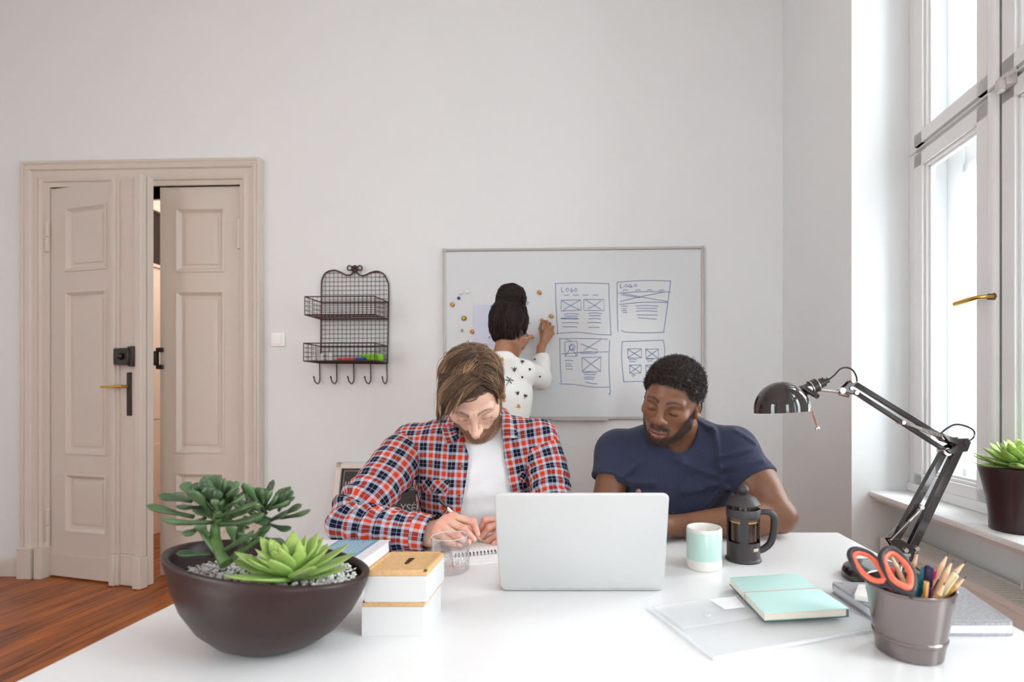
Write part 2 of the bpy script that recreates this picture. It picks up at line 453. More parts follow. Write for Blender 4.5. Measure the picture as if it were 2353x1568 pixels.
# right leaf, in the plane of the frame
RVV = V0 + .012
r0 = RV(368, 435, RVV)[0]
def right_xf(p):
    p = np.asarray(p, float).reshape(-1, 3)
    return room(np.column_stack([p[:, 0], RVV - p[:, 2], p[:, 1]]))
d2 = empty('door_2', room([r0, RVV, 0])[0], kind='structure')
b = MB(right_xf)
def rz(py): return RV(460, py, RVV)[1]
p0, p1 = RV(403, 900, RVV)[0], RV(517, 900, RVV)[0]
LWr = DU1 - .004 - r0
tmp = MB()
leaf_mesh(tmp, LWr, DZ1 - .003, .012, [(p0 - r0, p1 - r0, rz(626), rz(477)), (p0 - r0, p1 - r0, rz(1043), rz(668)), (p0 - r0, p1 - r0, rz(1224), rz(1086))])
b.add(np.concatenate(tmp.v) + [r0, 0, 0], tmp.f)
struct('panel', b, m_door, d2, angle=25)
b = MB(right_xf); z = rz(824)
b.box((r0 - .026, z - .045, .0), (r0 - .004, z + .045, .03)); b.box((r0 - .02, z + .04, .0), (r0 + .025, z + .068, .012)); b.box((r0 - .02, z - .068, .0), (r0 + .025, z - .04, .012))
struct('strike_keep', b, m_black, d2, bevel=.004)
b = MB(room)
u1 = DU1 - .01
for za, zb in ((rz(575), rz(508)),): b.tube([(u1, V0 - .006, za), (u1, V0 - .006, zb)], .011, 10)
struct('hinge', b, m_door, d2)

# hall beyond the door
m_hall = mat('warm hall paint', srgb(230, 220, 214), .8, spec=.2)
b = MB(room); HU = -3.72
b.box((HU - .1, V0 + .22, 0), (HU, 5.6, 3.3)); b.box((-1.6, V0 + .22, 0), (-1.5, 5.6, 3.3)); b.box((HU, 5.5, 0), (-1.5, 5.6, 3.3)); b.box((HU, V0 + .22, 3.2), (-1.5, 5.6, 3.3))
struct('wall_hall', b, m_hall, smooth=False)
hv0, ht = RU(342, 483, HU); hb = RU(342, 606, HU)[1]
d3 = empty('door_3', room([HU, hv0, 0])[0], kind='structure')
b = MB(room)
b.box((HU, 3.55, 0), (HU + .03, 4.75, 2.2)); b.box((HU, 3.5, 2.2), (HU + .05, 4.8, hb)); b.box((HU, 3.5, 0), (HU + .04, 3.6, ht + .09)); b.box((HU, 4.7, 0), (HU + .04, 4.8, ht + .09)); b.box((HU, 3.5, ht), (HU + .05, 4.8, ht + .09))
for za, zb in ((.2, .75), (.95, 2.05)): b.box((HU + .02, 3.75, za), (HU + .036, 4.06, zb)); b.box((HU + .02, 4.1, za), (HU + .036, 4.55, zb))
struct('panel', b, mat('peach hall door paint', srgb(230, 214, 198), .45), d3, bevel=.004)
struct('transom_light', MB(room).box((HU, 3.6, hb), (HU + .012, 4.7, ht)), mat('dark transom glass', srgb(44, 30, 30), .15), d3)
hl = bpy.data.lights.new('hall lamp', 'POINT'); hl.energy = 40; hl.color = (1, .93, .86); hl.shadow_soft_size = .12
ho = bpy.data.objects.new('hall lamp', hl); COL.objects.link(ho); ho.location = room([-2.6, 4.2, 2.7])[0]

# ------------------------------------------------------------------ windows
def window(name, va, vb, seen):
    """double casement window with transom; va far jamb, vb near jamb"""
    w = empty(name, room([UW, (va + vb) / 2, WZ0])[0], kind='structure')
    vm = (va + vb) / 2
    if seen: vm = 1.722
    zt0, zt1 = 2.081, 2.233
    jm = .05
    def bx(b, u0, u1, a, c, z0, z1): b.box((u0, min(a, c), z0), (u1, max(a, c), z1))
    b = MB(room)                              # fixed frame, mullion, transom
    bx(b, UW - .02, UW + .06, va, va - jm, .73, WZ1); bx(b, UW - .02, UW + .06, vb, vb + jm, .73, WZ1)
    bx(b, UW - .02, UW + .06, va, vb, WZ1 - .06, WZ1); bx(b, UW - .03, UW + .06, va, vb, .725, .765)
    bx(b, UW - .012, UW + .06, vm - .03, vm + .03, .73, WZ1)
    bx(b, UW - .012, UW + .06, va, vb, zt0 + .06, zt1 - .055)
    bx(b, UW - .03, UW, va - .01, vb + .01, zt0 + .085, zt1 - .075)
    struct('window_frame', b, m_win, w, bevel=.004)
    for a, c, near in ((va - jm, vm + .03, 0), (vm - .03, vb + jm, 1)):
        for z0, z1, low in ((.765, zt0 + .06, 1), (zt1 - .055, WZ1 - .06, 0)):
            st = .052
            b = MB(room)
            s2 = st
            bx(b, UW - .03, UW + .015, a, a - s2, z0, z1); bx(b, UW - .03, UW + .015, c, c + s2, z0, z1)
            rb = .045 if low else .05
            bx(b, UW - .03, UW + .015, a, c, z0, z0 + rb); bx(b, UW - .03, UW + .015, a, c, z1 - .055, z1)
            for k_, (ins, dep) in enumerate(((.0, .012), (.01, .022))):   # stepped glazing bead
                q = s2 + ins
                bx(b, UW - .03 + dep, UW + .012, a - s2, a - q - .012, z0 + rb, z1 - .055); bx(b, UW - .03 + dep, UW + .012, c + s2, c + q + .012, z0 + rb, z1 - .055)
                bx(b, UW - .03 + dep, UW + .012, a - s2, c + s2, z0 + rb, z0 + rb + ins + .012); bx(b, UW - .03 + dep, UW + .012, a - s2, c + s2, z1 - .055 - ins - .012, z1 - .055)
            o = struct('casement', b, m_win, w, bevel=.0025)
            g = MB(room); bx(g, UW - .002, UW + .002, a - st, c + st, z0 + rb, z1 - .05); struct('pane', g, m_glass, o, smooth=False)
    b = MB(room)                              # rounded bead over the joint of the casements
    b.rings([[(UW - .03 - .016 * math.sin(t), vm - .022 * math.cos(t), z) for t in np.linspace(0, math.pi, 7)] for z in (.77, WZ1 - .07)])
    struct('cover_strip', b, m_win, w)
    # outer casements of the box window
    UO = UW + .17
    b = MB(room)
    bx(b, UO - .03, UO + .1, va, va - .1, .68, WZ1); bx(b, UO - .03, UO + .1, vb, vb + .1, .68, WZ1)
    bx(b, UO - .03, UO + .1, va, vb, .68, .80); bx(b, UO - .03, UO + .1, va, vb, WZ1 - .08, WZ1)
    bx(b, UO - .02, UO + .05, vm - .06, vm + .06, .7, WZ1); bx(b, UO - .02, UO + .05, va, vb, zt0 + .0, zt1)
    for a, c in ((va - .1, vm + .06), (vm - .06, vb + .1)):
        for z0, z1 in ((.80, zt0), (zt1, WZ1 - .08)):
            bx(b, UO - .035, UO + .02, a, a - .035, z0, z1); bx(b, UO - .035, UO + .02, c, c + .035, z0, z1)
            bx(b, UO - .035, UO + .02, a, c, z0, z0 + .04); bx(b, UO - .035, UO + .02, a, c, z1 - .035, z1)
    struct('outer_casement', b, m_win, w, bevel=.003)
    if seen:
        hv, hz_ = RU(2291, 682, UW - .03)
        b = MB(room)
        b.lathe([(.008, 0), (.013, .003), (.012, .008), (.006, .014), (.006, .03)], (UW - .03, hv, hz_), 14, ax=[(0, 1, 0), (0, 0, 1), (-1, 0, 0)], sq=(.7, 1.7))
        struct('handle_rosette', b, mat('tarnished brass', srgb(120, 92, 66), .35, metal=1), w)
        b = MB(room)
        b.tube([(UW - .045, hv, hz_), (UW - .075, hv, hz_), (UW - .085, hv + .01, hz_), (UW - .088, hv + .05, hz_ - .001), (UW - .088, hv + .115, hz_ - .003)], [.007, .007, .0075, .0085, .008], 10)
        struct('window_handle', b, m_brass, w)
        cv, cz = RU(2312, 186, UW - .05)
        b = MB(room); b.box((UW - .062, cv - .02, cz - .018), (UW - .03, cv + .03, cz + .018)); b.tube([(UW - .06, cv - .05, cz + .008), (UW - .06, cv + .06, cz + .002)], .006, 8); b.lathe([(.012, -.03), (.014, 0), (.012, .006)], (UW - .068, cv, cz - .006), 12)
        struct('transom_catch', b, mat('grey painted catch', srgb(196, 190, 188), .4), w, bevel=.003)
    return w
window('window_1', WV[0][0], WV[0][1], True)
window('window_2', WV[1][0], WV[1][1], False)
for k, (a, c) in enumerate(WV):
    b = MB(room); z = .725; u0 = 1.149
    b.rings([[(UW, y, z - .0), (u0 + .01, y, z), (u0 + .002, y, z - .004), (u0, y, z - .012), (u0 + .002, y, z - .022), (u0 + .012, y, z - .028), (u0 + .016, y, z - .036), (u0 + .03, y, z - .042), (UW, y, z - .042)] for y in (a - .002, c + .002)])
    struct('trim_%d' % (k + 2), b, m_win, angle=40)
for k, (a, c) in enumerate(RW):
    b = MB(room); y = VB - .1
    for u0, u1, z0, z1 in ((a, a + .07, .8, 3), (c - .07, c, .8, 3), (a, c, .8, .88), (a, c, 2.92, 3), ((a + c) / 2 - .05, (a + c) / 2 + .05, .8, 3), (a, c, 2.1, 2.2)):
        b.box((u0, y - .03, z0), (u1, y + .03, z1))
    w = struct('window_%d' % (k + 3), b, m_win, bevel=.004)  # added rear window, placed and sized for the front light
    struct('pane', MB(room).box((a, y - .003, .8), (c, y + .003, 3.0)), m_glass, w, smooth=False)

for a, c in LWN:
    b = MB(room); x = UL - .1
    for v0, v1, z0, z1 in ((a, a + .07, .12, 3.2), (c - .07, c, .12, 3.2), (a, c, .12, .2), (a, c, 3.12, 3.2), ((a + c) / 2 - .05, (a + c) / 2 + .05, .12, 3.2), (a, c, 2.1, 2.2)):
        b.box((x - .03, v0, z0), (x + .03, v1, z1))
    w = struct('window_4', b, m_win, bevel=.004)  # added out of view as fill light from the left
    struct('pane', MB(room).box((x - .003, a, .12), (x + .003, c, 3.2)), m_glass, w, smooth=False)

# daylight portals in the window openings
def portal(c, size, rot):
    l = bpy.data.lights.new('portal', 'AREA'); l.shape = 'RECTANGLE'; l.size, l.size_y = size; l.cycles.is_portal = True
    o = bpy.data.objects.new('portal', l); COL.objects.link(o); o.location = room(c)[0]; o.rotation_euler = rot
for a, c in WV: portal((UW + .4, (a + c) / 2, (WZ0 + WZ1) / 2), (2.6, abs(a - c)), (0, math.pi / 2, -PHI))
for a, c in RW: portal(((a + c) / 2, VB - .3, 1.9), (c - a, 2.2), (math.pi / 2, 0, -PHI))

for a, c in LWN: portal((UL - .3, (a + c) / 2, 1.66), (3.1, abs(a - c)), (0, -math.pi / 2, -PHI))
# ------------------------------------------------------------------ things on and by the back wall
def wp(px, py, out=.0):
    u, z = RV(px, py, V0 - out); return np.array([u, V0 - out, z])
m_plast = mat('white switch plastic', srgb(250, 250, 248), .35)
m_alu = mat('brushed aluminium frame', srgb(182, 179, 175), .4, metal=.5)
m_board = mat('whiteboard enamel', srgb(216, 221, 224), .22, spec=.5)
m_ink = mat('blue marker ink', srgb(112, 132, 176), .5)
m_wire = mat('dark bronze wire', srgb(70, 46, 40), .45, metal=.3)

# switch
c = wp(641, 781)
s = empty('light_switch', room(c)[0], 'square white light switch on the wall beside the door frame', 'light switch')
b = MB(room); b.box((c[0] - .042, V0 - .014, c[2] - .042), (c[0] + .042, V0, c[2] + .042)); b.build('cover_plate', m_plast, s, bevel=.003)
b = MB(room); b.box((c[0] - .03, V0 - .021, c[2] - .03), (c[0] + .03, V0 - .010, c[2] + .03)); b.build('rocker', m_plast, s, bevel=.003)

# whiteboard
BO = .022
x0, z1 = RV(1018, 572, V0 - BO); x1, z0 = RV(1618, 965, V0 - BO)
board = empty('whiteboard', room([(x0 + x1) / 2, V0, z0])[0], 'large silver framed whiteboard with blue page layout sketches', 'whiteboard')
b = MB(room); b.box((x0 + .006, V0 - BO + .006, z0 + .006), (x1 - .006, V0 - .004, z1 - .006)); b.build('panel', m_board, board, smooth=False)
b = MB(room); fw = .017
prof = [(0, 0), (fw, 0), (fw, -BO + .003), (fw - .004, -BO - .001), (.004, -BO - .001), (0, -BO + .003)]
for p, q, n_ in (((x0, z0), (x1, z0), (0, 1)), ((x0, z1), (x1, z1), (0, -1)), ((x0, z0), (x0, z1), (1, 0)), ((x1, z0), (x1, z1), (-1, 0))):
    b.rings([[(e_[0] + n_[0] * w, V0 + t, e_[1] + n_[1] * w) for w, t in prof] for e_ in (p, q)])
b.build('frame', m_alu, board, angle=30)
for cx, cz in ((x0, z0), (x0, z1), (x1, z0), (x1, z1)): b = MB(room); b.box((cx - .003 if cx == x0 else cx - .021, V0 - BO - .003, cz - .003 if cz == z0 else cz - .021), (cx + .021 if cx == x0 else cx + .003, V0 - .002, cz + .021 if cz == z0 else cz + .003)); b.build('frame_corner', mat('grey corner plastic', srgb(182, 180, 178), .4), board, bevel=.004)
b = MB(room); t0 = RV(1268, 965, V0)[0]; t1 = RV(1398, 965, V0)[0]
b.box((t0, V0 - .05, z0 - .006), (t1, V0 - .004, z0 + .004)); b.build('pen_tray', m_alu, board, bevel=.002)
SK = .2742                                     # sketch strokes, traced in a 2334x1568 enlargement
def bp_(x, y): return wp(1000 + x * SK, 550 + y * SK, BO - .005)
strokes = []
def st(*p): strokes.append(p)
def rect(a, b_, c_, d): st(a, b_, c_, d, a)
def hl(x0_, x1_, *ys):
    for k, y in enumerate(ys): st((x0_ + (k * 7) % 11, y), ((x0_ + x1_) / 2, y - 5 + (k * 5) % 9), (x1_ - (k * 13) % 17, y + 2))
# top left page
st((1008, 368), (1012, 560), (1028, 800)); st((1000, 372), (1200, 366), (1458, 372)); st((1455, 368), (1460, 560), (1474, 804)); st((1014, 790), (1190, 780), (1340, 796), (1478, 803))
st((1060, 404), (1058, 440), (1078, 440)); st((1108, 408), (1092, 425), (1104, 442), (1120, 428), (1108, 408)); st((1150, 406), (1134, 430), (1146, 444), (1156, 430), (1138, 428)); st((1176, 410), (1166, 428), (1178, 442), (1190, 424), (1176, 410))
for x in (1076, 1156, 1236, 1318): st((x, 466), (x + 24, 470), (x + 48, 464))
rect((1056, 512), (1220, 508), (1222, 594), (1054, 602)); st((1062, 516), (1140, 560), (1210, 590)); st((1216, 510), (1130, 560), (1072, 598))
rect((1246, 504), (1414, 506), (1416, 598), (1246, 596)); st((1258, 508), (1320, 545), (1388, 588)); st((1390, 514), (1330, 560), (1278, 582))
hl(1078, 1204, 628, 644); hl(1050, 1204, 664, 668); hl(1060, 1204, 702, 734); hl(1282, 1398, 622, 640, 668); hl(1276, 1392, 702, 738)
# top right page
st((1524, 360), (1526, 600), (1532, 780)); st((1524, 360), (1750, 346), (1976, 350)); st((1974, 350), (1946, 560), (1914, 784)); st((1560, 762), (1600, 778), (1760, 784), (1922, 780))
st((1552, 376), (1550, 406), (1572, 404)); st((1600, 380), (1584, 394), (1602, 402), (1616, 388), (1600, 380)); st((1642, 376), (1620, 394), (1640, 404), (1652, 394), (1632, 392)); st((1676, 376), (1664, 388), (1680, 398), (1692, 386), (1676, 376))
for x in (1570, 1676, 1772, 1874): st((x, 434), (x + 22, 424), (x + 46, 430))
st((1530, 452), (1750, 440), (1974, 442)); st((1540, 548), (1740, 528), (1948, 530)); st((1560, 452), (1740, 486), (1944, 522)); st((1914, 444), (1740, 478), (1550, 522)); st((1560, 466), (1720, 490)); 
hl(1560, 1614, 564, 582, 600, 612); hl(1680, 1872, 560, 580, 604, 634); st((1700, 660), (1780, 664), (1856, 672))
# lower left page
st((1044, 840), (1048, 1040), (1058, 1206)); st((1036, 834), (1240, 832), (1446, 838)); st((1462, 848), (1456, 1060), (1466, 1284), (1452, 1290)); st((1040, 1212), (1180, 1220), (1320, 1240), (1462, 1240))
rect((1086, 862), (1190, 856), (1190, 980), (1090, 984)); st(*[(1146 + 24 * math.cos(t), 906 + 26 * math.sin(t)) for t in np.linspace(0, 6.3, 14)]); st(*[(1142 + 14 * math.cos(t), 908 + 18 * math.sin(t)) for t in np.linspace(0, 6.3, 10)]); st((1092, 980), (1116, 940), (1130, 930)); st((1156, 930), (1172, 956), (1184, 980)); st((1092, 838), (1150, 860))
st((1058, 962), (1250, 948), (1452, 944)); st((1222, 876), (1290, 906), (1362, 930)); st((1388, 842), (1310, 890), (1248, 930)); hl(1210, 1364, 948, 958)
hl(1086, 1158, 1020, 1044, 1066, 1088); rect((1230, 992), (1388, 986), (1386, 1108), (1232, 1110)); st((1238, 996), (1310, 1050), (1384, 1104)); st((1384, 990), (1300, 1050), (1236, 1104))
hl(1240, 1356, 1120, 1134); hl(1244, 1340, 1160, 1172); st((1260, 1198), (1310, 1210), (1358, 1212))
# lower right page
st((1566, 858), (1562, 1000), (1580, 1196)); st((1562, 858), (1740, 852), (1912, 846)); st((1912, 852), (1924, 920), (1920, 1010)); st((1576, 1196), (1690, 1192), (1800, 1192))
for x, y, w, h_ in ((1612, 920, 116, 74), (1764, 922, 106, 76), (1628, 1056, 96, 66), (1764, 1056, 100, 66)):
    rect((x, y), (x + w, y - 2), (x + w + 2, y + h_), (x + 2, y + h_ + 2)); st((x + 2, y + 2), (x + w, y + h_)); st((x + w, y), (x + 2, y + h_))
hl(1620, 1690, 1010, 1024); hl(1770, 1834, 1008, 1022); hl(1646, 1678, 1140, 1152)
b = MB(room)
for p in strokes:
    q = catmull(np.array([bp_(*k) for k in p]), 5) if len(p) > 2 and p[0] != p[-1] else np.array([bp_(*k) for k in p])
    b.tube(q, .0022, 5, flat=.35, up=(0, 1, 0))
b.build('marker_drawing', m_ink, board, label='blue marker sketch of four page layouts')
sheet = MB(room); a_ = bp_(327, 550); c_ = bp_(660, 1010); sheet.box((a_[0], V0 - BO + .001, c_[2]), (c_[0], V0 - BO + .004, a_[2]))
sheet.build('paper_sheet', mat('pale lavender paper', srgb(206, 210, 228), .7), smooth=False, label='pale lavender paper sheet held on the whiteboard behind the woman', cat='paper')

def magnet_material():
    m = bpy.data.materials.new('many coloured confetti resin'); m.use_nodes = True
    nt = m.node_tree; L = nt.links.new; bs = nt.nodes['Principled BSDF']
    tcn = nt.nodes.new('ShaderNodeTexCoord'); v = nt.nodes.new('ShaderNodeTexVoronoi'); v.inputs['Scale'].default_value = 170
    L(tcn.outputs['Object'], v.inputs['Vector']); sp = nt.nodes.new('ShaderNodeSeparateColor'); L(v.outputs['Color'], sp.inputs[0])
    r = nt.nodes.new('ShaderNodeValToRGB'); r.color_ramp.interpolation = 'CONSTANT'; e = r.color_ramp.elements
    e[0].color = srgb(196, 60, 60); e[1].position = .25; e[1].color = srgb(226, 172, 40)
    for p, k in ((.45, srgb(60, 120, 80)), (.6, srgb(222, 120, 150)), (.75, srgb(70, 60, 60)), (.88, srgb(230, 200, 90))): e.new(p).color = k
    L(sp.outputs[0], r.inputs[0]); L(r.outputs[0], bs.inputs['Base Color']); bs.inputs['Roughness'].default_value = .3
    return m
m_conf = magnet_material()
def magnet(x, y, m, label, r=.0145, top=None, group=None):
    c = wp(1000 + x * SK, 550 + y * SK, BO - .004)
    t = empty('magnet', room(c)[0], label, 'magnet', group)
    ax = [(1, 0, 0), (0, 0, 1), (0, -1, 0)]
    b = MB(room); b.lathe([(r, 0), (r, .004), (r * .93, .007), (r * .7, .009)], c, 20, ax=ax); b.build('cap', m, t)
    if top:
        b = MB(room); b.lathe([(r * .66, .0085), (r * .66, .0098), (r * .5, .0104)], c, 16, ax=ax); b.build('inlay', top, t)
m_wm = mat('white magnet enamel', srgb(228, 226, 224), .3)
magnet(873, 447, m_conf, 'confetti coloured magnet between the woman and the page sketches, topmost one')
magnet(973, 645, m_conf, 'confetti coloured magnet just above the raised hand with the ring')
magnet(145, 548, m_conf, 'confetti coloured magnet nearest the left edge of the whiteboard')
magnet(312, 775, m_conf, 'confetti coloured magnet beside the lower edge of the lavender sheet')
magnet(198, 495, mat('dark blue magnet', srgb(36, 32, 120), .3), 'small dark blue magnet below the pair of white magnets', r=.0095)
magnet(215, 450, m_wm, 'white magnet right above the dark blue one', r=.011)
magnet(270, 440, m_wm, 'white magnet farther from the board edge than its twin above the blue one', r=.011)
magnet(243, 663, mat('aubergine magnet', srgb(92, 52, 66), .35), 'round aubergine magnet with a yellow centre', top=mat('yellow inlay', srgb(214, 176, 30), .4))
magnet(230, 765, m_wm, 'white magnet with a dark curved mark, beside a confetti magnet', r=.013, top=mat('dark inlay', srgb(150, 140, 132), .4))
magnet(485, 572, mat('cyan magnet', srgb(60, 160, 205), .35), 'cyan magnet pinning the lavender sheet', r=.0155, top=mat('cyan inlay', srgb(120, 60, 70), .4))

# wire rack
RK = .21045
def rk(x, y, out): return wp(610 + x * RK, 580 + y * RK, out)
rack = empty('wire_wall_rack', room(rk(975, 1215, 0))[0], 'dark wire wall rack with two baskets and five hooks', 'wall rack')
yb = .012
top = [(605, 1210), (608, 800), (612, 380), (622, 290), (660, 225), (740, 196), (810, 214), (880, 248), (930, 246), (978, 212), (1030, 248), (1080, 252), (1150, 222), (1220, 208), (1290, 240), (1330, 310), (1346, 400), (1340, 800), (1332, 1215)]
b = MB(room); oc = catmull([rk(x, y, yb) for x, y in top], 5); b.tube(oc, .0045, 8); b.tube([rk(605, 1210, yb), rk(1332, 1215, yb)], .0045, 8)
b.build('outer_frame', m_wire, rack)
oz = np.array([(q[0], q[2]) for q in oc])
def top_z(u):
    k = np.argsort(oz[:, 0]); m_ = (oz[:, 1] > rk(0, 420, yb)[2])
    o_ = oz[m_]; k = np.argsort(o_[:, 0]); return np.interp(u, o_[k, 0], o_[k, 1])
b = MB(room)
ul, ur_ = rk(610, 800, yb)[0], rk(1338, 800, yb)[0]; zb = rk(605, 1212, yb)[2]
for u in np.linspace(ul, ur_, 17)[1:-1]: b.tube([(u, V0 - yb, zb), (u, V0 - yb, top_z(u))], .0016, 5, caps=False)
z = zb + .02
while z < rk(0, 200, yb)[2]:
    us = [u for u in np.linspace(ul, ur_, 120) if top_z(u) > z]
    if us:                                    # split where the wavy top dips
        seg_ = [us[0]]
        for a_, c_ in zip(us, us[1:] + [9]):
            if c_ - a_ > .02: b.tube([(seg_[0], V0 - yb, z), (a_, V0 - yb, z)], .0016, 5, caps=False); seg_ = [c_]
    z += .0268
b.build('back_mesh', m_wire, rack)
b = MB(room)
fl_ = [rk(978 + 40 * math.cos(t), 182 + 46 * math.sin(t), yb + .012) for t in np.linspace(0, 2 * math.pi, 14)[:-1]]
b.sphere(rk(975, 182, yb + .012), (.02, .012, .022), 14)
for sx_ in (-1, 1):
    b.tube(catmull([rk(975 + sx_ * 30, 190, yb + .01), rk(975 + sx_ * 68, 196, yb + .01), rk(975 + sx_ * 80, 168, yb + .01), rk(975 + sx_ * 60, 146, yb + .01), rk(975 + sx_ * 30, 160, yb + .01)], 5), .0042, 7)
for k in range(5):
    t = k * 2 * math.pi / 5; b.sphere(np.array(rk(975, 182, yb + .016)) + np.array([.013 * math.cos(t), -.004, .013 * math.sin(t)]), (.011, .009, .011), 10)
b.build('rosette', m_wire, rack)
DEP = .185
def basket(yb0, yb1, x0r, x1r):
    """wire basket: back edge on the rack; heights given at the back"""
    zt, zl = rk(0, yb0, yb)[2], rk(0, yb1, yb)[2]
    ua, ub = rk(x0r, yb0, yb)[0], rk(x1r, yb0, yb)[0]; v0, v1 = V0 - yb, V0 - DEP
    r = MB(room)
    for z in (zt, zl): r.tube([(ua, v0, z), (ua, v1, z), (ub, v1, z), (ub, v0, z)], .0036, 7, closed=True)
    for u, v in ((ua, v1), (ub, v1), (ua, v0), (ub, v0)): r.tube([(u, v, zl), (u, v, zt)], .003, 6)
    for k in range(1, 4):
        z = zl + (zt - zl) * k / 4; r.tube([(ua, v0, z), (ua, v1, z), (ub, v1, z), (ub, v0, z)], .0014, 5, caps=False)
    for u in np.linspace(ua, ub, 18)[1:-1]: r.tube([(u, v1, zl), (u, v1, zt)], .0014, 5, caps=False); r.tube([(u, v0, zl), (u, v1, zl)], .0014, 5, caps=False)
    for v in np.linspace(v0, v1, 8)[1:-1]:
        r.tube([(ua, v, zl), (ua, v, zt)], .0014, 5, caps=False); r.tube([(ub, v, zl), (ub, v, zt)], .0014, 5, caps=False); r.tube([(ua, v, zl), (ub, v, zl)], .0014, 5, caps=False)
    r.build('basket', m_wire, rack)
    return ua, ub, v0, v1, zl
basket(552, 738, 612, 1335)
bk2 = basket(1030, 1212, 600, 1334)
b = MB(room); ua, ub, v0, v1, zl = bk2
b.box((ua + .004, v1 + .004, zl + .0015), (ub - .004, v0 - .004, zl + .0035)); b.build('basket_liner', mat('black liner card', srgb(38, 26, 26), .8), rack, smooth=False)
for x in (590, 775, 962, 1146, 1324):
    b = MB(room); w = 62 if x < 1300 else 48
    pts = catmull([rk(x, 1205, yb), rk(x + 4, 1370, yb), rk(x - 2, 1415, yb + .004), rk(x - w * .35, 1436, yb + .012), rk(x - w * .8, 1410, yb + .03), rk(x - w, 1362, yb + .042)], 6)
    b.tube(pts, .0035, 8); b.sphere(pts[-1], .0055, 10); b.build('hook', m_wire, rack)
# bits kept in the baskets
zl_ = zl + .0035
def lie(name, x, y0, w, h, d, m, label, cat, rnd=.006, out=.12, z=None):
    u, _ = RV(610 + x * RK, 580 + y0 * RK, V0 - out); z = zl_ if z is None else z
    MB(room).box((u - w / 2, V0 - out - d / 2, z), (u + w / 2, V0 - out + d / 2, z + h)).build(name, m, bevel=rnd, seg=3, label=label, cat=cat)
lie('whiteboard_eraser', 1165, 1130, .125, .042, .05, mat('lime green foam', srgb(132, 200, 34), .6), 'lime green whiteboard eraser in the lower wire basket', 'eraser', .012)
m_red = mat('red marker plastic', srgb(206, 62, 48), .35)
def marker(x, ln_, m, label, out):
    u, _ = RV(610 + x * RK, 1150 * RK + 580, V0 - out); r = .009
    t = empty('marker_pen', room([u, V0 - out, zl_])[0], label, 'marker pen')
    b = MB(room); b.lathe([(r * .8, 0), (r, .004), (r, ln_ * .62)], (u, V0 - out, zl_ + r), 14, ax=[(0, 1, 0), (0, 0, 1), (1, 0, 0)]); b.build('barrel', m, t)
    b = MB(room); b.lathe([(r * 1.08, ln_ * .62), (r * 1.08, ln_ * .97), (r * .8, ln_)], (u, V0 - out, zl_ + r), 14, ax=[(0, 1, 0), (0, 0, 1), (1, 0, 0)]); b.build('pen_cap', m, t)
marker(790, .13, m_red, 'red marker pen lying in the lower wire basket', .14)
marker(980, .062, mat('blue marker plastic', srgb(40, 70, 160), .35), 'short blue marker pen beside the lime green eraser', .165)
m_wb = mat('white bottle plastic', srgb(226, 228, 226), .4)
for x, h_, lab in ((525, .03, 'low white bottle at the outer end of the lower basket'), (610, .042, 'white bottle with a narrow neck in the lower basket'), (706, .05, 'white bottle nearest the red marker in the lower basket')):
    u, _ = RV(610 + x * RK, 580 + 1140 * RK, V0 - .13)
    t = empty('small_bottle', room([u, V0 - .13, zl_])[0], lab, 'bottle')
    b = MB(room); b.lathe([(.016, 0), (.018, .003), (.018, h_ * .6), (.01, h_ * .75)], (u, V0 - .13, zl_), 16); b.build('bottle_body', m_wb, t)
    b = MB(room); b.lathe([(.0075, h_ * .72), (.0075, h_), (.005, h_ + .002)], (u, V0 - .13, zl_), 12); b.build('cap', m_wb, t)
zu = rk(0, 738, yb)[2] + .003
lie('red_clip', 580, 720, .045, .012, .02, m_red, 'small red clip in the back corner of the upper wire basket', 'clip', .003, .05, zu)

# framed street-sign print leaning on the wall
fx0, fz1 = RV(777, 1063, V0 - .03); fx1 = fx0 + .62; FZ1 = fz1; fz_b = .0; lean = .12
def lf(p):
    p = np.asarray(p, float).reshape(-1, 3); k = (FZ1 - p[:, 1]) / FZ1
    return room(np.column_stack([p[:, 0] - .02 * k, V0 - .028 - lean * k - p[:, 2], p[:, 1]]))
pic = empty('framed_print', lf([(fx0 + fx1) / 2, 0, 0])[0], 'white framed black street sign print leaning on the wall behind the plaid shirt', 'framed print')
b = MB(lf); w = .034
for lo, hi in (((fx0, 0, 0), (fx0 + w, FZ1, .022)), ((fx1 - w, 0, 0), (fx1, FZ1, .022)), ((fx0, 0, 0), (fx1, w, .022)), ((fx0, FZ1 - w, 0), (fx1, FZ1, .022))): b.box(lo, hi)
b.build('frame', mat('white frame wood', srgb(222, 214, 204), .45), pic, bevel=.002)
b = MB(lf); b.box((fx0 + w, w, .002), (fx1 - w, FZ1 - w, .008)); b.build('print', mat('black print paper', srgb(40, 29, 28), .5), pic, smooth=False)
m_pl = mat('grey print lines', srgb(176, 168, 160), .6)
b = MB(lf); o_ = fx0 + w + .014; e_ = fx1 - w - .014; zt = FZ1 - w - .014
for a_, c_ in ((zt, zt - .1), (zt - .108, zt - .24), (zt - .25, zt - .42)):
    for lo, hi in (((o_, a_ - .003), (e_, a_)), ((o_, c_), (e_, c_ + .003)), ((o_, c_), (o_ + .003, a_)), ((e_ - .003, c_), (e_, a_))): b.box((*lo, .008), (*hi, .0095))
def tx(x, z): return lambda v: np.column_stack([v[:, 0] + x, v[:, 1] + z, v[:, 2] + .0095])
for s_, x_, py, sz in (('IN', fx0 + w + .022, 1127, .075),):
    zz = RV(805, py, V0 - .06)[1]; text_mesh(s_, sz, tx(x_, zz), b)
ux = RV(922, 1170, V0 - .08)[0]; zz = RV(940, 1176, V0 - .085)[1]
text_mesh('YSÉE', .062, tx(ux, zz), b)
b.build('lettering', m_pl, pic, smooth=False)
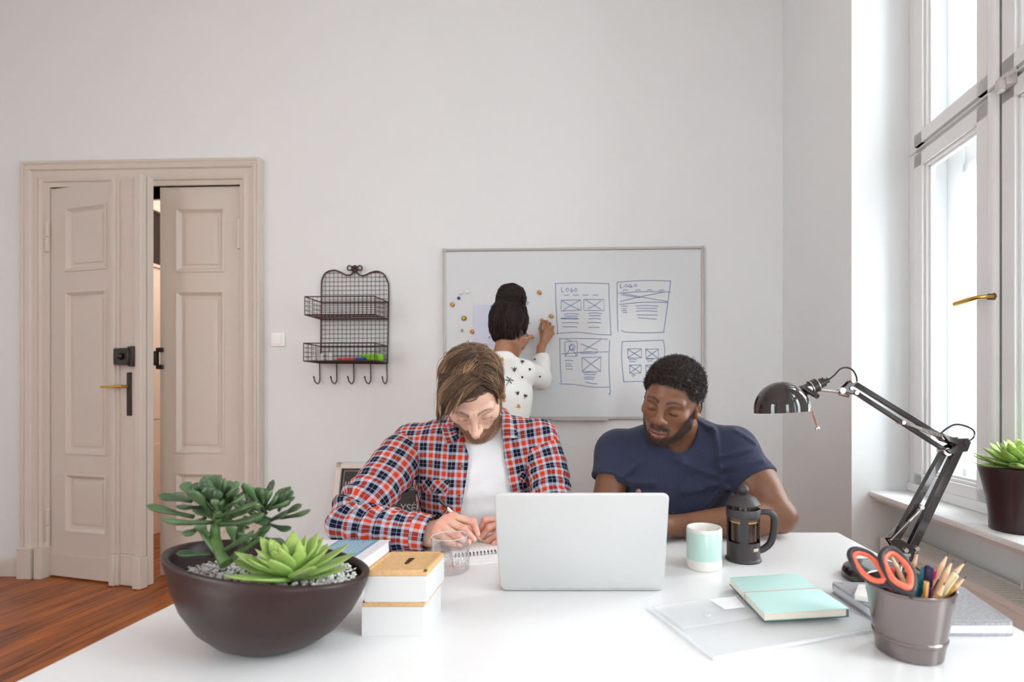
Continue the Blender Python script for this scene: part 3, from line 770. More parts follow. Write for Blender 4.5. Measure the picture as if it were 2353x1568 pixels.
# ------------------------------------------------------------------ desk
m_desk = mat('white laminate', srgb(236, 237, 238), .22, spec=.5)
m_white = mat('white lacquer', srgb(218, 219, 218), .4)
DX0, DX1, DY0, DY1 = -.79, .724, .42, 1.433
b0 = T(388, 1392); b1 = T(45, 1562); sl = (b0[0] - b1[0]) / (b0[1] - b1[1]); DXL = b0[0] + sl * (DY1 - b0[1])
desk = empty('desk', ((DX0 + DX1) / 2, .95, 0), 'large white desk with an empty glossy top', 'desk')
b = MB(); ex = b0[0] + sl * (DY0 - b0[1])
b.prism([(ex, DY0, TZ - .03), (DX1, DY0, TZ - .03), (DX1, DY1, TZ - .03), (DXL, DY1, TZ - .03)], (0, 0, .03)); b.build('tabletop', m_desk, desk, bevel=.0025)
for x, y in ((DXL + .06, DY1 - .06), (DX1 - .06, DY1 - .06), (ex + .06, DY0 + .06), (DX1 - .06, DY0 + .06)):
    b = MB(); b.tube([(x, y, 0), (x, y, TZ - .03)], .025, 20); b.build('leg', m_white, desk)

# ------------------------------------------------------------------ laptop
m_lap = mat('bead blasted aluminium', srgb(208, 209, 209), .42, metal=.3, spec=.5)
la, lb = T(1148, 1361), T(1526, 1361); ly = la[1]; lw0, lw1 = la[0], lb[0]
dt = (lw1 - lw0) * F / (1531 - 1128); zt = P(1330, 1133, dt)[2]
lap = empty('laptop', ((lw0 + lw1) / 2, ly + .1, TZ), 'open silver laptop seen from behind its lid', 'laptop')
hz_ = TZ + .006; hy = ly + .004; up = np.array([0, dt - hy, zt - hz_]); LH = np.linalg.norm(up); up /= LH; nrm = np.array([0, -up[2], up[1]])
def rrect(w, h, r, n=8, base=.0):
    c = []
    for cx, cy, a in ((w / 2 - r, h - r, 0), (-w / 2 + r, h - r, math.pi / 2), (-w / 2 + r, base + r, math.pi), (w / 2 - r, base + r, 1.5 * math.pi)):
        c += [(cx + r * math.cos(a + t), cy + r * math.sin(a + t)) for t in np.linspace(0, math.pi / 2, n)]
    return c
lc = np.array([(lw0 + lw1) / 2, hy, hz_]); lid = rrect(lw1 - lw0, LH, .0125)
b = MB(); rg = []
for ins, t in ((.0025, -.0022), (.0004, -.0012), (0, .0005), (.0004, .002), (.0016, .0032), (.004, .0038)):
    q = rrect(lw1 - lw0 - 2 * ins, LH - ins, .0125, base=ins); rg.append([lc + np.array([x, 0, 0]) + up * y + nrm * t for x, y in q])
b.rings(rg); b.build('lid', m_lap, lap, angle=50)
b = MB(); q = rrect(lw1 - lw0 - .012, LH - .006, .009, base=.012); b.prism([lc + np.array([x, 0, 0]) + up * y + nrm * -.0026 for x, y in q], -nrm * .0004); b.build('screen', mat('dark screen glass', srgb(24, 22, 24), .12), lap, angle=60)
b = MB(); cx = (lw0 + lw1) / 2; D = .222; rg = []
for ins, z in ((.004, .0008), (.001, .003), (0, .006), (0, .0125), (.001, .0135)):
    q = rrect(lw1 - lw0 - 2 * ins, D - ins, .0125, base=ins); rg.append([(cx + x, ly + .002 + y, TZ + z) for x, y in q])
b.rings(rg); b.build('base', m_lap, lap, angle=50)
b = MB(); b.tube([(lw0 + .03, hy + .004, TZ + .0125), (lw1 - .03, hy + .004, TZ + .0125)], .0055, 12); b.build('hinge', mat('black hinge', srgb(40, 38, 38), .4), lap)
b = MB()
for r_ in range(6):
    for k in range(14): b.box((cx - .135 + k * .0194, ly + .035 + r_ * .0185, TZ + .0135), (cx - .135 + k * .0194 + .016, ly + .05 + r_ * .0185, TZ + .0148))
b.build('keyboard', mat('black keys', srgb(34, 32, 32), .5), lap, smooth=False)

# ------------------------------------------------------------------ mug
c = T(1618, 1303); r = .0398
mug = empty('mug', c, 'mint and white ceramic mug beside the coffee press', 'mug')
m_cer = mat('white glazed ceramic', srgb(238, 237, 232), .18, coat=.4); m_mint = mat('mint glaze', srgb(196, 230, 220), .2, coat=.4)
h = CH - (1211 - PY0) / F * c[1] - TZ
b = MB(); b.lathe([(r * .95, 0), (r * .99, .002), (r, .005), (r, h - .002), (r - .001, h), (r - .003, h), (r - .0038, h - .003), (r - .004, .008), (r - .008, .005), (.001, .005)], c, 56); b.build('body', m_cer, mug, angle=60)
b = MB(); b.lathe([(r + .0001, .0228), (r + .0005, .0234), (r + .0005, h - .0075), (r + .0001, h - .007)], c, 56, caps=False); b.build('glaze_band', m_mint, mug, angle=60)
b = MB(); b.tube(catmull([c + [.4 * r, .9 * r, h - .02], c + [.65 * r, 1.5 * r, h - .024], c + [.75 * r, 1.65 * r, h - .045], c + [.62 * r, 1.4 * r, .02], c + [.38 * r, .9 * r, .018]], 6), .0055, 10); b.build('handle', m_cer, mug)

# ------------------------------------------------------------------ coffee press
c = T(1708, 1286); S = c[1] / F
pr = empty('coffee_press', c, 'black framed glass coffee press with dark coffee and domed lid', 'coffee press')
m_pb = mat('matte black plastic', srgb(62, 58, 60), .42); R = 37 * S
b = MB(); b.lathe([(39.5 * S, 0), (40.5 * S, .0015), (40 * S, .004), (R + .001, .006), (R, .008), (.002, .008)], c, 56); b.build('foot_ring', m_pb, pr, angle=60)
def press_shell(mb, z0, z1, holes):
    """curved frame wall with window openings (angle ranges)"""
    n = 140; nz = 26
    for ro, flip in ((R, 0), (R - .002, 1)):
        v = []; f = []
        for i in range(n):
            t = 2 * math.pi * i / n
            for j in range(nz + 1):
                z = z0 + (z1 - z0) * j / nz; v.append(c + [ro * math.cos(t), ro * math.sin(t), z])
        for i in range(n):
            for j in range(nz):
                t = math.degrees(2 * math.pi * (i + .5) / n); z = z0 + (z1 - z0) * (j + .5) / nz
                if any(abs((t - tc_ + 180) % 360 - 180) < w and a < z < e for tc_, w, a, e in holes): continue
                q = (i * (nz + 1) + j, ((i + 1) % n) * (nz + 1) + j, ((i + 1) % n) * (nz + 1) + j + 1, i * (nz + 1) + j + 1)
                f.append(q if not flip else q[::-1])
        mb.add(v, f)
b = MB(); press_shell(b, .006, 118 * S, [(a, 26, 43 * S, 99 * S) for a in (297, 217, 17, 117)])
b.lathe([(R + .0002, 100 * S), (R + .0014, 101 * S), (R + .0014, 116 * S), (R + .0002, 118 * S)], c, 64, caps=False)
b.build('holder_frame', m_pb, pr, angle=40)
b = MB(); b.lathe([(R - .006, .008), (R - .0035, .012), (R - .0033, 130 * S), (R - .0048, 130 * S), (R - .0052, .014)], c, 56, caps=False); b.build('glass_beaker', thin_glass('press glass', (.97, .95, .92, 1)), pr, angle=60)
b = MB(); b.lathe([(R - .007, .0095), (R - .0056, .013), (R - .0056, 88 * S), (.002, 88 * S)], c, 48); b.build('coffee', mat('black coffee', srgb(58, 28, 20), .08, spec=.6), pr, angle=60)
b = MB(); b.lathe([(R - .0058, 88 * S), (R - .0056, 91 * S), (R - .009, 92 * S), (.002, 91 * S)], c, 48, caps=False); b.build('coffee_foam', mat('coffee foam', srgb(206, 172, 124), .6, bump=.4, bscale=300), pr, angle=60)
b = MB(); b.lathe([(R + .0004, 127 * S), (R + .0008, 129 * S), (R - .001, 131 * S), (28 * S, 143 * S), (16 * S, 149 * S), (6 * S, 151 * S), (4.4 * S, 155 * S)], c, 56); b.build('lid', m_pb, pr, angle=50)
b = MB(); b.lathe([(4.4 * S, 150 * S), (5.5 * S, 155 * S)], c, 20); b.sphere(c + [0, 0, 160 * S], 12.5 * S, 24); b.build('knob', m_pb, pr)
b = MB(); b.lathe([(.002, 30 * S), (.002, 150 * S)], c, 8); b.build('plunger_rod', m_chrome, pr)
hx = lambda dx, z: c + [dx * S, -6 * S, z * S]
b = MB(); b.tube(catmull([hx(34, 110), hx(52, 110), hx(64, 105), hx(69, 92), hx(67, 62), hx(60, 40), hx(46, 27), hx(34, 22)], 7), np.interp(np.linspace(0, 1, 50), [0, .2, .55, 1], [.0065, .0078, .0088, .0075]), 14, flat=1.0); b.build('handle', m_pb, pr)
b = MB(); t = math.radians(300); b.rings([[c + [(R + k) * math.cos(t + a), (R + k) * math.sin(t + a), z * S] for k, z in ((.0003, 27), (.0009, 28), (.0009, 33), (.0003, 34))] for a in np.linspace(-.2, .2, 8)]); b.build('level_mark', mat('cream mark', srgb(206, 190, 160), .5), pr)

# ------------------------------------------------------------------ drinking glass
def cut_glass(name):
    m = bpy.data.materials.new(name); m.use_nodes = True
    nt = m.node_tree; nt.nodes.clear(); L = nt.links.new; N = nt.nodes.new
    out = N('ShaderNodeOutputMaterial'); mix = N('ShaderNodeMixShader'); lw = N('ShaderNodeLayerWeight'); mr = N('ShaderNodeMapRange'); mr.inputs['To Min'].default_value = .07; mr.inputs['To Max'].default_value = .75
    pw = N('ShaderNodeMath'); pw.operation = 'POWER'; pw.inputs[1].default_value = 3; L(lw.outputs['Facing'], pw.inputs[0]); L(pw.outputs[0], mr.inputs['Value']); L(mr.outputs[0], mix.inputs[0])
    tr = N('ShaderNodeBsdfTransparent'); tr.inputs[0].default_value = (.996, .998, .998, 1); gl = N('ShaderNodeBsdfGlossy'); gl.inputs['Roughness'].default_value = .08
    L(tr.outputs[0], mix.inputs[1]); L(gl.outputs[0], mix.inputs[2]); L(mix.outputs[0], out.inputs[0]); return m
c = T(1034, 1312); c = np.array([-.3017, 1.1157, TZ]); r = .0405; h = .0775
gl = empty('drinking_glass', c, 'clear tumbler with a diamond cut lower half beside the cork lidded boxes', 'glass')
m_gl = cut_glass('tumbler glass')
def tumbler(u, z):
    return r
b = MB(); n = 96; rg = []
zs = np.concatenate([[0, .001, .003], np.linspace(.006, .05, 40), [.052, .056, .066, h - .001, h]])
th = np.arange(n) * 2 * math.pi / n
for z in zs:
    rr = r - (.003 if z == 0 else .001 if z == .001 else 0)
    k = 1. if .006 < z < .05 else 0.
    cut = .003 * k * (np.abs(np.sin(th * 10 + z * 150)) + np.abs(np.sin(th * 10 - z * 150)) - 1)
    rg.append(np.column_stack([c[0] + (rr + cut) * np.cos(th), c[1] + (rr + cut) * np.sin(th), np.full(n, c[2] + z)]))
for z in (h - .0005, h - .002, .03, .008): rg.append(np.column_stack([c[0] + (r - .0022) * np.cos(th), c[1] + (r - .0022) * np.sin(th), np.full(n, c[2] + z)]))
b.rings(rg)
b.build('tumbler', m_gl, gl, angle=20)
b = MB(); b.tube([c + [(r - .0011) * math.cos(t), (r - .0011) * math.sin(t), h] for t in np.linspace(0, 2 * math.pi, 65)[:-1]], .0012, 8, closed=True)
b.build('rim', mat('polished glass rim', srgb(236, 240, 242), .05, alpha=.55), gl)

# ------------------------------------------------------------------ boxes with cork lids
m_cork = mat('pressed cork', srgb(216, 176, 126), .75, var=.12, vscale=220, bump=.25, bscale=420)
def cork_box(x0, x1, y0, y1, z0, hb, label, lo=.0, lt=.0095):
    t = empty('storage_box', ((x0 + x1) / 2, (y0 + y1) / 2, z0), label, 'box', 'white boxes with cork lids')
    b = MB(); w = .004
    def rc(i, z): return [(x0 + i, y0 + i, z), (x1 - i, y0 + i, z), (x1 - i, y1 - i, z), (x0 + i, y1 - i, z)]
    b.rings([rc(.0006, z0), rc(0, z0 + .0006), rc(0, z0 + hb), rc(w, z0 + hb), rc(w, z0 + .004)])
    b.build('box_body', m_white, t, smooth=False)
    zt = z0 + hb + lt; b = MB(); i = .0
    X0, X1, Y0, Y1 = x0 + i + lo, x1 - i + lo, y0 - .0, y1
    b.box((X0, Y0, z0 + hb + .0004), (X1, Y1, zt - .0025))
    k = .006
    for lo_, hi_ in (((X0, Y0), (X1, Y0 + k)), ((X0, Y1 - k), (X1, Y1)), ((X0, Y0), (X0 + k, Y1)), ((X1 - k, Y0), (X1, Y1))): b.box((*lo_, zt - .003), (*hi_, zt))
    o = b.build('cork_lid', m_cork, t, bevel=.0006)
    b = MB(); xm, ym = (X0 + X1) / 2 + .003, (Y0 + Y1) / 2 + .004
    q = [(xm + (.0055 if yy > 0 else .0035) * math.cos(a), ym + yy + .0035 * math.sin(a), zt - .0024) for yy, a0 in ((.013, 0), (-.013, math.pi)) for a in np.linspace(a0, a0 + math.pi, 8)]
    b.prism(q, (0, 0, .0002)); b.build('finger_slot', mat('painted slot shadow', srgb(58, 34, 22), .9), o, smooth=False)  # dark sheet painted as the shade inside the slot
    return zt
zz = cork_box(-.3607, -.2611, .808, .905, TZ, .0475, 'lower white storage box, standing on the desk beside the bowl', .001)
cork_box(-.3545, -.2545, .803, .902, zz + .0003, .0415, 'upper white storage box with a slotted cork lid on top')

# ------------------------------------------------------------------ book, blue pen
z1 = .78; p0 = T(897, 1241, z1); bx1 = p0[0]; bx0 = bx1 - .172; by1 = p0[1]; by0 = by1 - .235
bk_ = empty('book', ((bx0 + bx1) / 2, (by0 + by1) / 2, TZ), 'thick white paperback with a blue text panel behind the bowl', 'book')
b = MB(); b.rings([[(bx0, y, TZ + .0015), (bx1 - .004, y, TZ + .0015), (bx1 - .0015, y, TZ + .014), (bx1 - .004, y, z1 - .0012), (bx0, y, z1 - .0012)] for y in (by0 + .003, by1 - .003)]); b.build('pages', mat('book paper', srgb(240, 240, 242), .7), bk_, angle=50)
b = MB(); b.box((bx0 - .001, by0, z1 - .0012), (bx1 + .001, by1, z1)); b.box((bx0 - .001, by0, TZ), (bx1 + .001, by1, TZ + .0012)); b.box((bx0 - .0016, by0, TZ), (bx0 - .0006, by1, z1)); b.build('cover', mat('glossy white cover', srgb(238, 238, 242), .25), bk_, bevel=.0004)
b = MB(); pa, pb_ = T(780, 1241.5, z1)[0], T(872, 1241.5, z1)[0]; b.box((pa, by1 - .15, z1), (pb_, by1 - .0005, z1 + .0003)); b.build('blue_panel', mat('dusty blue print', srgb(112, 160, 186), .3), bk_, smooth=False)
b = MB(); rnd = random.Random(4)
for k in range(12):
    x = pa + .008 + k * (pb_ - pa - .02) / 11; y = by1 - .008 - rnd.random() * .004
    if k % 5 == 3: y -= .012
    while y > by1 - .13:
        l = .006 + rnd.random() * .012; b.box((x, y - l, z1 + .0003), (x + .0022, y, z1 + .0005)); y -= l + .0025
b.build('printed_text', mat('pale print', srgb(206, 224, 234), .4), bk_, smooth=False)
pe = T(908, 1262.5, TZ + .004); ps = pe + np.array([-.125, .012, 0]); ax = frame_z(pe - ps)
t = empty('blue_pen', (ps + pe) / 2 - [0, 0, .004], 'bright blue pen poking out from behind the white paperback', 'pen')
m_bp = mat('blue pen plastic', srgb(28, 92, 176), .3)
b = MB(); b.lathe([(.0015, 0), (.004, .012), (.004, .115)], ps, 12, ax=ax); b.build('barrel', m_bp, t)
b = MB(); b.lathe([(.0046, .078), (.0046, .122), (.003, .1256)], ps, 12, ax=ax); b.box(pe + [-.045, -.004, .0035], pe + [.002, .0, .006]); b.build('pen_cap', m_bp, t)

# ------------------------------------------------------------------ spiral pad under the writing hand
q0, q1 = T(1060, 1281.5), T(1150, 1273); e1 = (q1 - q0) / np.linalg.norm(q1 - q0); e2 = np.array([-e1[1], e1[0], 0]); q0 = q0 - e1 * .02
PADZ = TZ + .006
pad = empty('spiral_notepad', q0 + e1 * .1 + e2 * .09, 'open spiral notepad with handwriting under the writing hand', 'notepad')
PW = .175; PD = .135
m_pap = mat('notepad paper', srgb(243, 243, 243), .7)
def pq(s, t, z): return q0 + e1 * s + e2 * t + np.array([0, 0, z])
b = MB(); b.prism([pq(0, .004, .0002), pq(PW, .004, .0002), pq(PW, PD, .0002), pq(0, PD, .0002)], (0, 0, .0055)); b.build('page_block', m_pap, pad, smooth=False)
b = MB(); b.prism([pq(0, -.004, .0002), pq(PW, -.004, .0002), pq(PW, -.065, .0002), pq(0, -.065, .0002)], (0, 0, .002)); b.build('turned_page', m_pap, pad, smooth=False)
b = MB()
for k in range(20):
    s_ = .005 + k * (PW - .01) / 19
    for d_ in (0, .0018): b.tube([pq(s_ + d_, .006 * math.cos(a), .0058 + .0048 * math.sin(a)) for a in np.linspace(-.8, math.pi + .8, 12)], .0006, 5)
b.build('wire_spiral', mat('dark coil wire', srgb(72, 72, 76), .3, metal=.7), pad)
b = MB(); rnd = random.Random(8)
for r_ in range(9):
    s_ = .012 + rnd.random() * .006
    while s_ < PW - .02 - rnd.random() * .03:
        l = .004 + rnd.random() * .009; y = PD - .03 - r_ * .0105
        b.tube([pq(s_ + l * k / 4, y + rnd.uniform(-.001, .001), .0058) for k in range(5)], .0003, 4); s_ += l + .003
b.build('handwriting', mat('grey pencil writing', srgb(150, 150, 158), .6), pad)

# ------------------------------------------------------------------ document folder, mint notebook
m_pp = mat('frosted polypropylene', srgb(248, 250, 252), .35, trans=0, alpha=.26)
fa, fb, fc = T(1490, 1402), T(1642, 1520), T(2030, 1448); fd = fa + (fc - fb)
fo = empty('document_folder', (fa + fc) / 2, 'clear frosted document wallet under the mint notebook', 'folder')
hh = .007
def edge_round(q, h_, ins):
    q = np.array(q); m_ = q.mean(0); return [q + (m_ - q) * ins_ * 1. + [0, 0, z] for ins_, z in ((ins, .0003), (0, h_ * .3), (0, h_ * .7), (ins, h_))]
b = MB(); b.rings(edge_round([fa, fb, fc, fd], hh, .012)); b.build('wallet', m_pp, fo, angle=50)
b = MB()
for p, q in ((fa, fb), (fb, fc)): b.tube([p + [0, 0, hh * .5], q + [0, 0, hh * .5]], .0028, 8)
b.build('welded_edge', mat('frosted edge', srgb(240, 244, 246), .3, alpha=.42), fo)
k0, k1 = .36, .62
b = MB(); fl0 = fa + (fd - fa) * .0; lp = lambda s, t: fa + (fd - fa) * s + (fb - fa) * t
b.prism([lp(.02, .05) + [0, 0, hh + .0003], lp(.02, .52) + [0, 0, hh + .0003], lp(.97, .52) + [0, 0, hh + .0003], lp(.97, .05) + [0, 0, hh + .0003]], (0, 0, .0008)); b.build('flap', m_pp, fo, smooth=False)
b = MB(); sn = T(1626, 1416, TZ + hh); b.lathe([(.0062, 0), (.0062, .0022), (.0045, .003)], sn + [0, 0, .001], 18); b.build('snap_button', m_white, fo)
la_ = [T(x, y, TZ + hh + .0012) for x, y in ((1628, 1378), (1665, 1401), (1712, 1396), (1690, 1372))]
b = MB(); b.prism(la_, (0, 0, .0008)); b.build('index_label', mat('white label', srgb(244, 246, 250), .5), fo, smooth=False)

NZ0 = TZ + hh + .0024; NZ1 = NZ0 + .0155
nb = [T(1756, 1409, NZ1), T(1951, 1398, NZ1), T(1829, 1318, NZ1), T(1676, 1327, NZ1)]
nt_ = empty('mint_notebook', np.mean(nb, 0) * [1, 1, 0] + [0, 0, NZ0], 'mint green notebook with an elastic band lying on the frosted wallet', 'notebook')
m_mc = mat('mint soft cover', srgb(198, 236, 230), .45)
def nb_quad(ins, z): q = np.array(nb); m_ = q.mean(0); q = q + (m_ - q) * ins; q[:, 2] = z; return q
b = MB(); b.rings([nb_quad(.0, NZ1 - .0015), nb_quad(0, NZ1 - .0004), nb_quad(.006, NZ1)]); b.build('front_cover', m_mc, nt_, angle=50)
b = MB(); b.rings([nb_quad(.004, NZ0), nb_quad(0, NZ0 + .0005), nb_quad(0, NZ0 + .0016)])
b.build('back_cover', mat('teal cover', srgb(60, 110, 108), .5), nt_, angle=50)
b = MB(); b.rings([nb_quad(.02, z) for z in (NZ0 + .0016, NZ1 - .0015)]); b.build('pages', mat('cream pages', srgb(232, 224, 210), .7, bump=.2, bscale=600), nt_, smooth=False)
b = MB(); s0_, s1_ = nb[1] + [0, 0, -.0003], nb[2] + [0, 0, -.0003]
b.rings([[p + o_ for o_ in ([-.004, 0, 0], [0, 0, 0], [0, 0, NZ0 - NZ1], [-.004, 0, NZ0 - NZ1])] for p in (s0_, s1_)]); b.build('spine', mat('dark spine', srgb(96, 120, 122), .5), nt_, bevel=.001)
e0 = nb[0] + (nb[3] - nb[0]) * .52; e1_ = nb[1] + (nb[2] - nb[1]) * .52; w_ = (nb[3] - nb[0]) * .012
b = MB(); b.rings([[e0 + o_ - [0.0006, 0, 0] for o_ in ([0, 0, NZ0 - NZ1],)] * 1 + [e0 + [-.0006, 0, NZ0 - NZ1] + w_, e0 + [-.0012, 0, NZ0 - NZ1] + w_, e0 + [-.0012, 0, NZ0 - NZ1]], [e0 + [-.0004, 0, .0002], e0 + [-.0004, 0, .0002] + w_, e0 + [-.001, 0, .0008] + w_, e0 + [-.001, 0, .0008]], [e1_ + [.0, 0, .0002], e1_ + [0, 0, .0002] + w_, e1_ + [0, 0, .0009] + w_, e1_ + [0, 0, .0009]]])
b.build('elastic_band', mat('dusty pink elastic', srgb(214, 170, 178), .6), nt_, smooth=False)

# ------------------------------------------------------------------ felt organiser and white remote
m_felt = mat('grey wool felt', srgb(172, 173, 178), .95, spec=.1, var=.22, vscale=190, bump=.6, bscale=700, sheen=.3)
fz = TZ + .022
fe = [T(1908, 1337, fz), T(2056, 1432, fz), T(2334, 1432, fz), T(2207, 1345, fz)]
fg = empty('felt_organiser', np.mean(fe, 0) * [1, 1, 0] + [0, 0, TZ], 'grey felt organiser with stitched edges behind the pencil cup', 'organiser')
def fq(ins, z): q = np.array(fe); m_ = q.mean(0); q = q + (m_ - q) * ins; q[:, 2] = z; return q
def rounded(q, r=.012, n=5):
    out = []; N_ = len(q)
    for i in range(N_):
        a_, p, c_ = q[i - 1], q[i], q[(i + 1) % N_]; d1_ = (a_ - p) / np.linalg.norm(a_ - p); d2_ = (c_ - p) / np.linalg.norm(c_ - p)
        for t in np.linspace(0, 1, n): out.append((p + d1_ * r) * (1 - t) ** 2 + 2 * p * t * (1 - t) + (p + d2_ * r) * t * t)
    return np.array(out)
b = MB(); b.rings([rounded(fq(0, z)) for z in (fz - .0045, fz)]); b.build('top_cover', m_felt, fg, bevel=.0012)
b = MB(); b.rings([rounded(fq(0, z)) for z in (TZ, TZ + .004)]); b.build('bottom_cover', m_felt, fg, bevel=.0012)
b = MB(); b.rings([fq(.035, z) for z in (TZ + .004, fz - .0045)]); b.build('pages', mat('organiser paper', srgb(228, 230, 236), .7), fg, smooth=False)
b = MB()                                      # folded spine on the lamp side
sp0, sp1 = fe[3], fe[0]; m_ = (np.mean(fe, 0) - (sp0 + sp1) / 2); m_[2] = 0; m_ /= np.linalg.norm(m_)
hz2 = (fz - TZ) / 2
b.rings([[p + m_ * (.002 - r_ * math.cos(a)) + [0, 0, -hz2 + r_ * math.sin(a)] for a, r_ in [*[(a, hz2) for a in np.linspace(-1.5, 1.5, 11)], *[(a, hz2 - .004) for a in np.linspace(1.5, -1.5, 11)]]] for p in (sp0 + (sp1 - sp0) * .03, sp0 + (sp1 - sp0) * .97)])
b.build('spine', m_felt, fg)
b = MB()
for p, q in ((fe[1], fe[2]), (fe[2], fe[3])):
    n_ = int(np.linalg.norm(q - p) / .006)
    for k in range(2, n_ - 1):
        a_ = p + (q - p) * k / n_ + (np.mean(fe, 0) - p) * .0; ins = (np.mean(fe, 0) - (p + q) / 2); ins /= np.linalg.norm(ins)
        b.tube([a_ + ins * .008 + [0, 0, .0002], a_ + ins * .008 + (q - p) / n_ * .6 + [0, 0, .0002]], .0005, 4)
b.build('stitching', mat('pale thread', srgb(206, 208, 214), .8), fg)
rm = [T(1962, 1367, fz + .011), T(1972, 1342, fz + .011), T(2020, 1345, fz + .011), T(2016, 1376, fz + .011)]
rt = empty('white_remote', np.mean(rm, 0) * [1, 1, 0] + [0, 0, fz], 'small white remote lying on the grey felt organiser', 'remote')
b = MB(); q = np.array(rm); mm = q.mean(0)
b.rings([rounded(q + (mm - q) * i_ + [0, 0, z - .011], .004) for i_, z in ((.06, .0003), (0, .002), (0, .009), (.04, .0108), (.09, .011))]); b.build('case', mat('white remote plastic', srgb(238, 238, 236), .3), rt, angle=50)
b = MB(); s_ = mm + (q[2] - q[0]) * .12; b.prism([s_ + (q[k] - mm) * [.34, .5, 1] + [0, 0, .0001] for k in range(4)], (0, 0, .0006)); b.build('button_plate', mat('grey button plate', srgb(206, 204, 204), .4), rt, smooth=False)

# ------------------------------------------------------------------ bowl with two succulents
BC = np.array([-.497, .786, TZ]); BH = .128
m_bowl = mat('matte dark brown ceramic', srgb(46, 29, 28), .38, spec=.45, bump=.03, bscale=40)
BA, BB, BT = .1735, .105, -.31
be1 = np.array([math.cos(BT), math.sin(BT), 0]); be2 = np.array([-math.sin(BT), math.cos(BT), 0])
pot = empty('succulent_bowl', BC, 'dark oval bowl planted with two succulents at the front of the desk', 'planter')
def bowl_pt(rad, t, z):
    """rim is higher at the back than at the front right"""
    k = max(0., min(1., z / BH)); k = k * k
    r2 = rad * (1 + 0 * k); x = be1 * (BA * r2 * math.cos(t)) + be2 * (BB * r2 * math.sin(t)) * (1 + .22 * (1 - k))
    return BC + x + np.array([-.011 * k, .010 * k, z])
def rim_z(t):
    x = be1 * (BA * math.cos(t)) + be2 * (BB * math.sin(t)); return BH - .098 * x[0] - .07 * x[1]
pr_ = [(.0, .000), (.30, .000), (.36, .002), (.5, .013), (.66, .034), (.80, .062), (.90, .09), (.965, .112), (.995, .124), (1.0, .1285), (.99, .1305), (.965, .1312), (.935, .129), (.92, .122), (.87, .095)]
n = 96; b = MB(); rg = []
for rad, z in pr_:
    rg.append([bowl_pt(max(rad, .002), 2 * math.pi * k / n, z * (rim_z(2 * math.pi * k / n) / .131)) for k in range(n)])
b.rings(rg, caps=True); b.build('bowl', m_bowl, pot, angle=70)
GZ = .098
b = MB(); rg = [[bowl_pt(rad, 2 * math.pi * k / 48, GZ + .003 * (1 - rad)) for k in range(48)] for rad in (.88, .6, .3, .02)]; b.rings(rg, caps=False)
b.build('soil', mat('dark soil', srgb(60, 44, 38), .9, bump=.8, bscale=200), pot)
rnd = random.Random(11); b = MB()
base_ico = []
for k in range(1900):
    t = rnd.random() * 6.283; rad = .86 * math.sqrt(rnd.random())
    p = bowl_pt(rad, t, GZ + .003 + rnd.random() * .006); s_ = rnd.uniform(.0022, .0046)
    ax = frame_z([rnd.gauss(0, 1), rnd.gauss(0, 1), rnd.gauss(0, 1)])
    cc = rnd.choice([(.78, .77, .75), (.88, .87, .86), (.62, .61, .61), (.92, .91, .90)]); kk = rnd.uniform(.8, 1.05)
    v = []
    for q in ((1, 0, 0), (-1, 0, 0), (0, .8, 0), (0, -.8, 0), (0, 0, .65), (0, 0, -.65)):
        q = np.array(q) * rnd.uniform(.75, 1.25) + np.array([rnd.uniform(-.25, .25) for _ in range(3)]); v.append(p + s_ * (q @ ax))
    b.add(v, [(0, 2, 4), (2, 1, 4), (1, 3, 4), (3, 0, 4), (2, 0, 5), (1, 2, 5), (3, 1, 5), (0, 3, 5)], col=np.array(cc) * kk)
b.build('gravel', mat('pale gravel', (1, 1, 1, 1), .6, attr='Col'), pot, smooth=False, attr=True, kind='stuff')

def leaf(mb, base, tip, width, thick, kind, up=(0, 0, 1), col=(.1, .25, .08), tipcol=None, bend=.0, n=10, m=10):
    """one fleshy leaf as a closed solid"""
    base, tip = np.asarray(base, float), np.asarray(tip, float); d = tip - base; Ln = np.linalg.norm(d); ax = frame_z(d, up)
    # ax rows: x across, y = up-ish, z along
    rg = []; cs = []
    for i in range(n + 1):
        s = i / n
        if kind == 'spoon': w = (.32 + .68 * math.sin(math.pi * min(1, s * .98) ** 1.9) ** .8) if s < .97 else .4; w = np.interp(s, [0, .15, .4, .7, .88, .97, 1], [.34, .3, .45, .95, .9, .5, .12]); th_ = np.interp(s, [0, .3, .7, .95, 1], [.8, .7, 1, .6, .12])
        else: w = np.interp(s, [0, .2, .5, .75, .92, 1], [.55, .75, 1, .78, .32, .03]); th_ = np.interp(s, [0, .3, .8, 1], [1, 1, .6, .04])
        cn = base + d * s + ax[1] * (bend * Ln * (s * s - s * .2))
        ring = []
        for k in range(m):
            a = 2 * math.pi * k / m; x, y = math.cos(a), math.sin(a)
            yy = y * (.55 if y > 0 else 1.0) + (.25 * x * x)
            ring.append(cn + ax[0] * (width * .5 * w * x) + ax[1] * (thick * .5 * th_ * yy))
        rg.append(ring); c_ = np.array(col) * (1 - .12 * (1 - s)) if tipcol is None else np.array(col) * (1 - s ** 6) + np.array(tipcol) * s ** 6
        cs += [c_] * m
    mb.rings(rg, col=np.array(cs))
m_leafd = mat('dark green succulent skin', (1, 1, 1, 1), .30, spec=.5, attr='Col', var=.08, vscale=120)
m_leafl = mat('light green succulent skin', (1, 1, 1, 1), .4, spec=.4, attr='Col', var=.06, vscale=120)
m_stem = mat('green stem', srgb(80, 108, 56), .5, var=.15, vscale=90)
def pb3(px, py, y): return P(px, py, y)
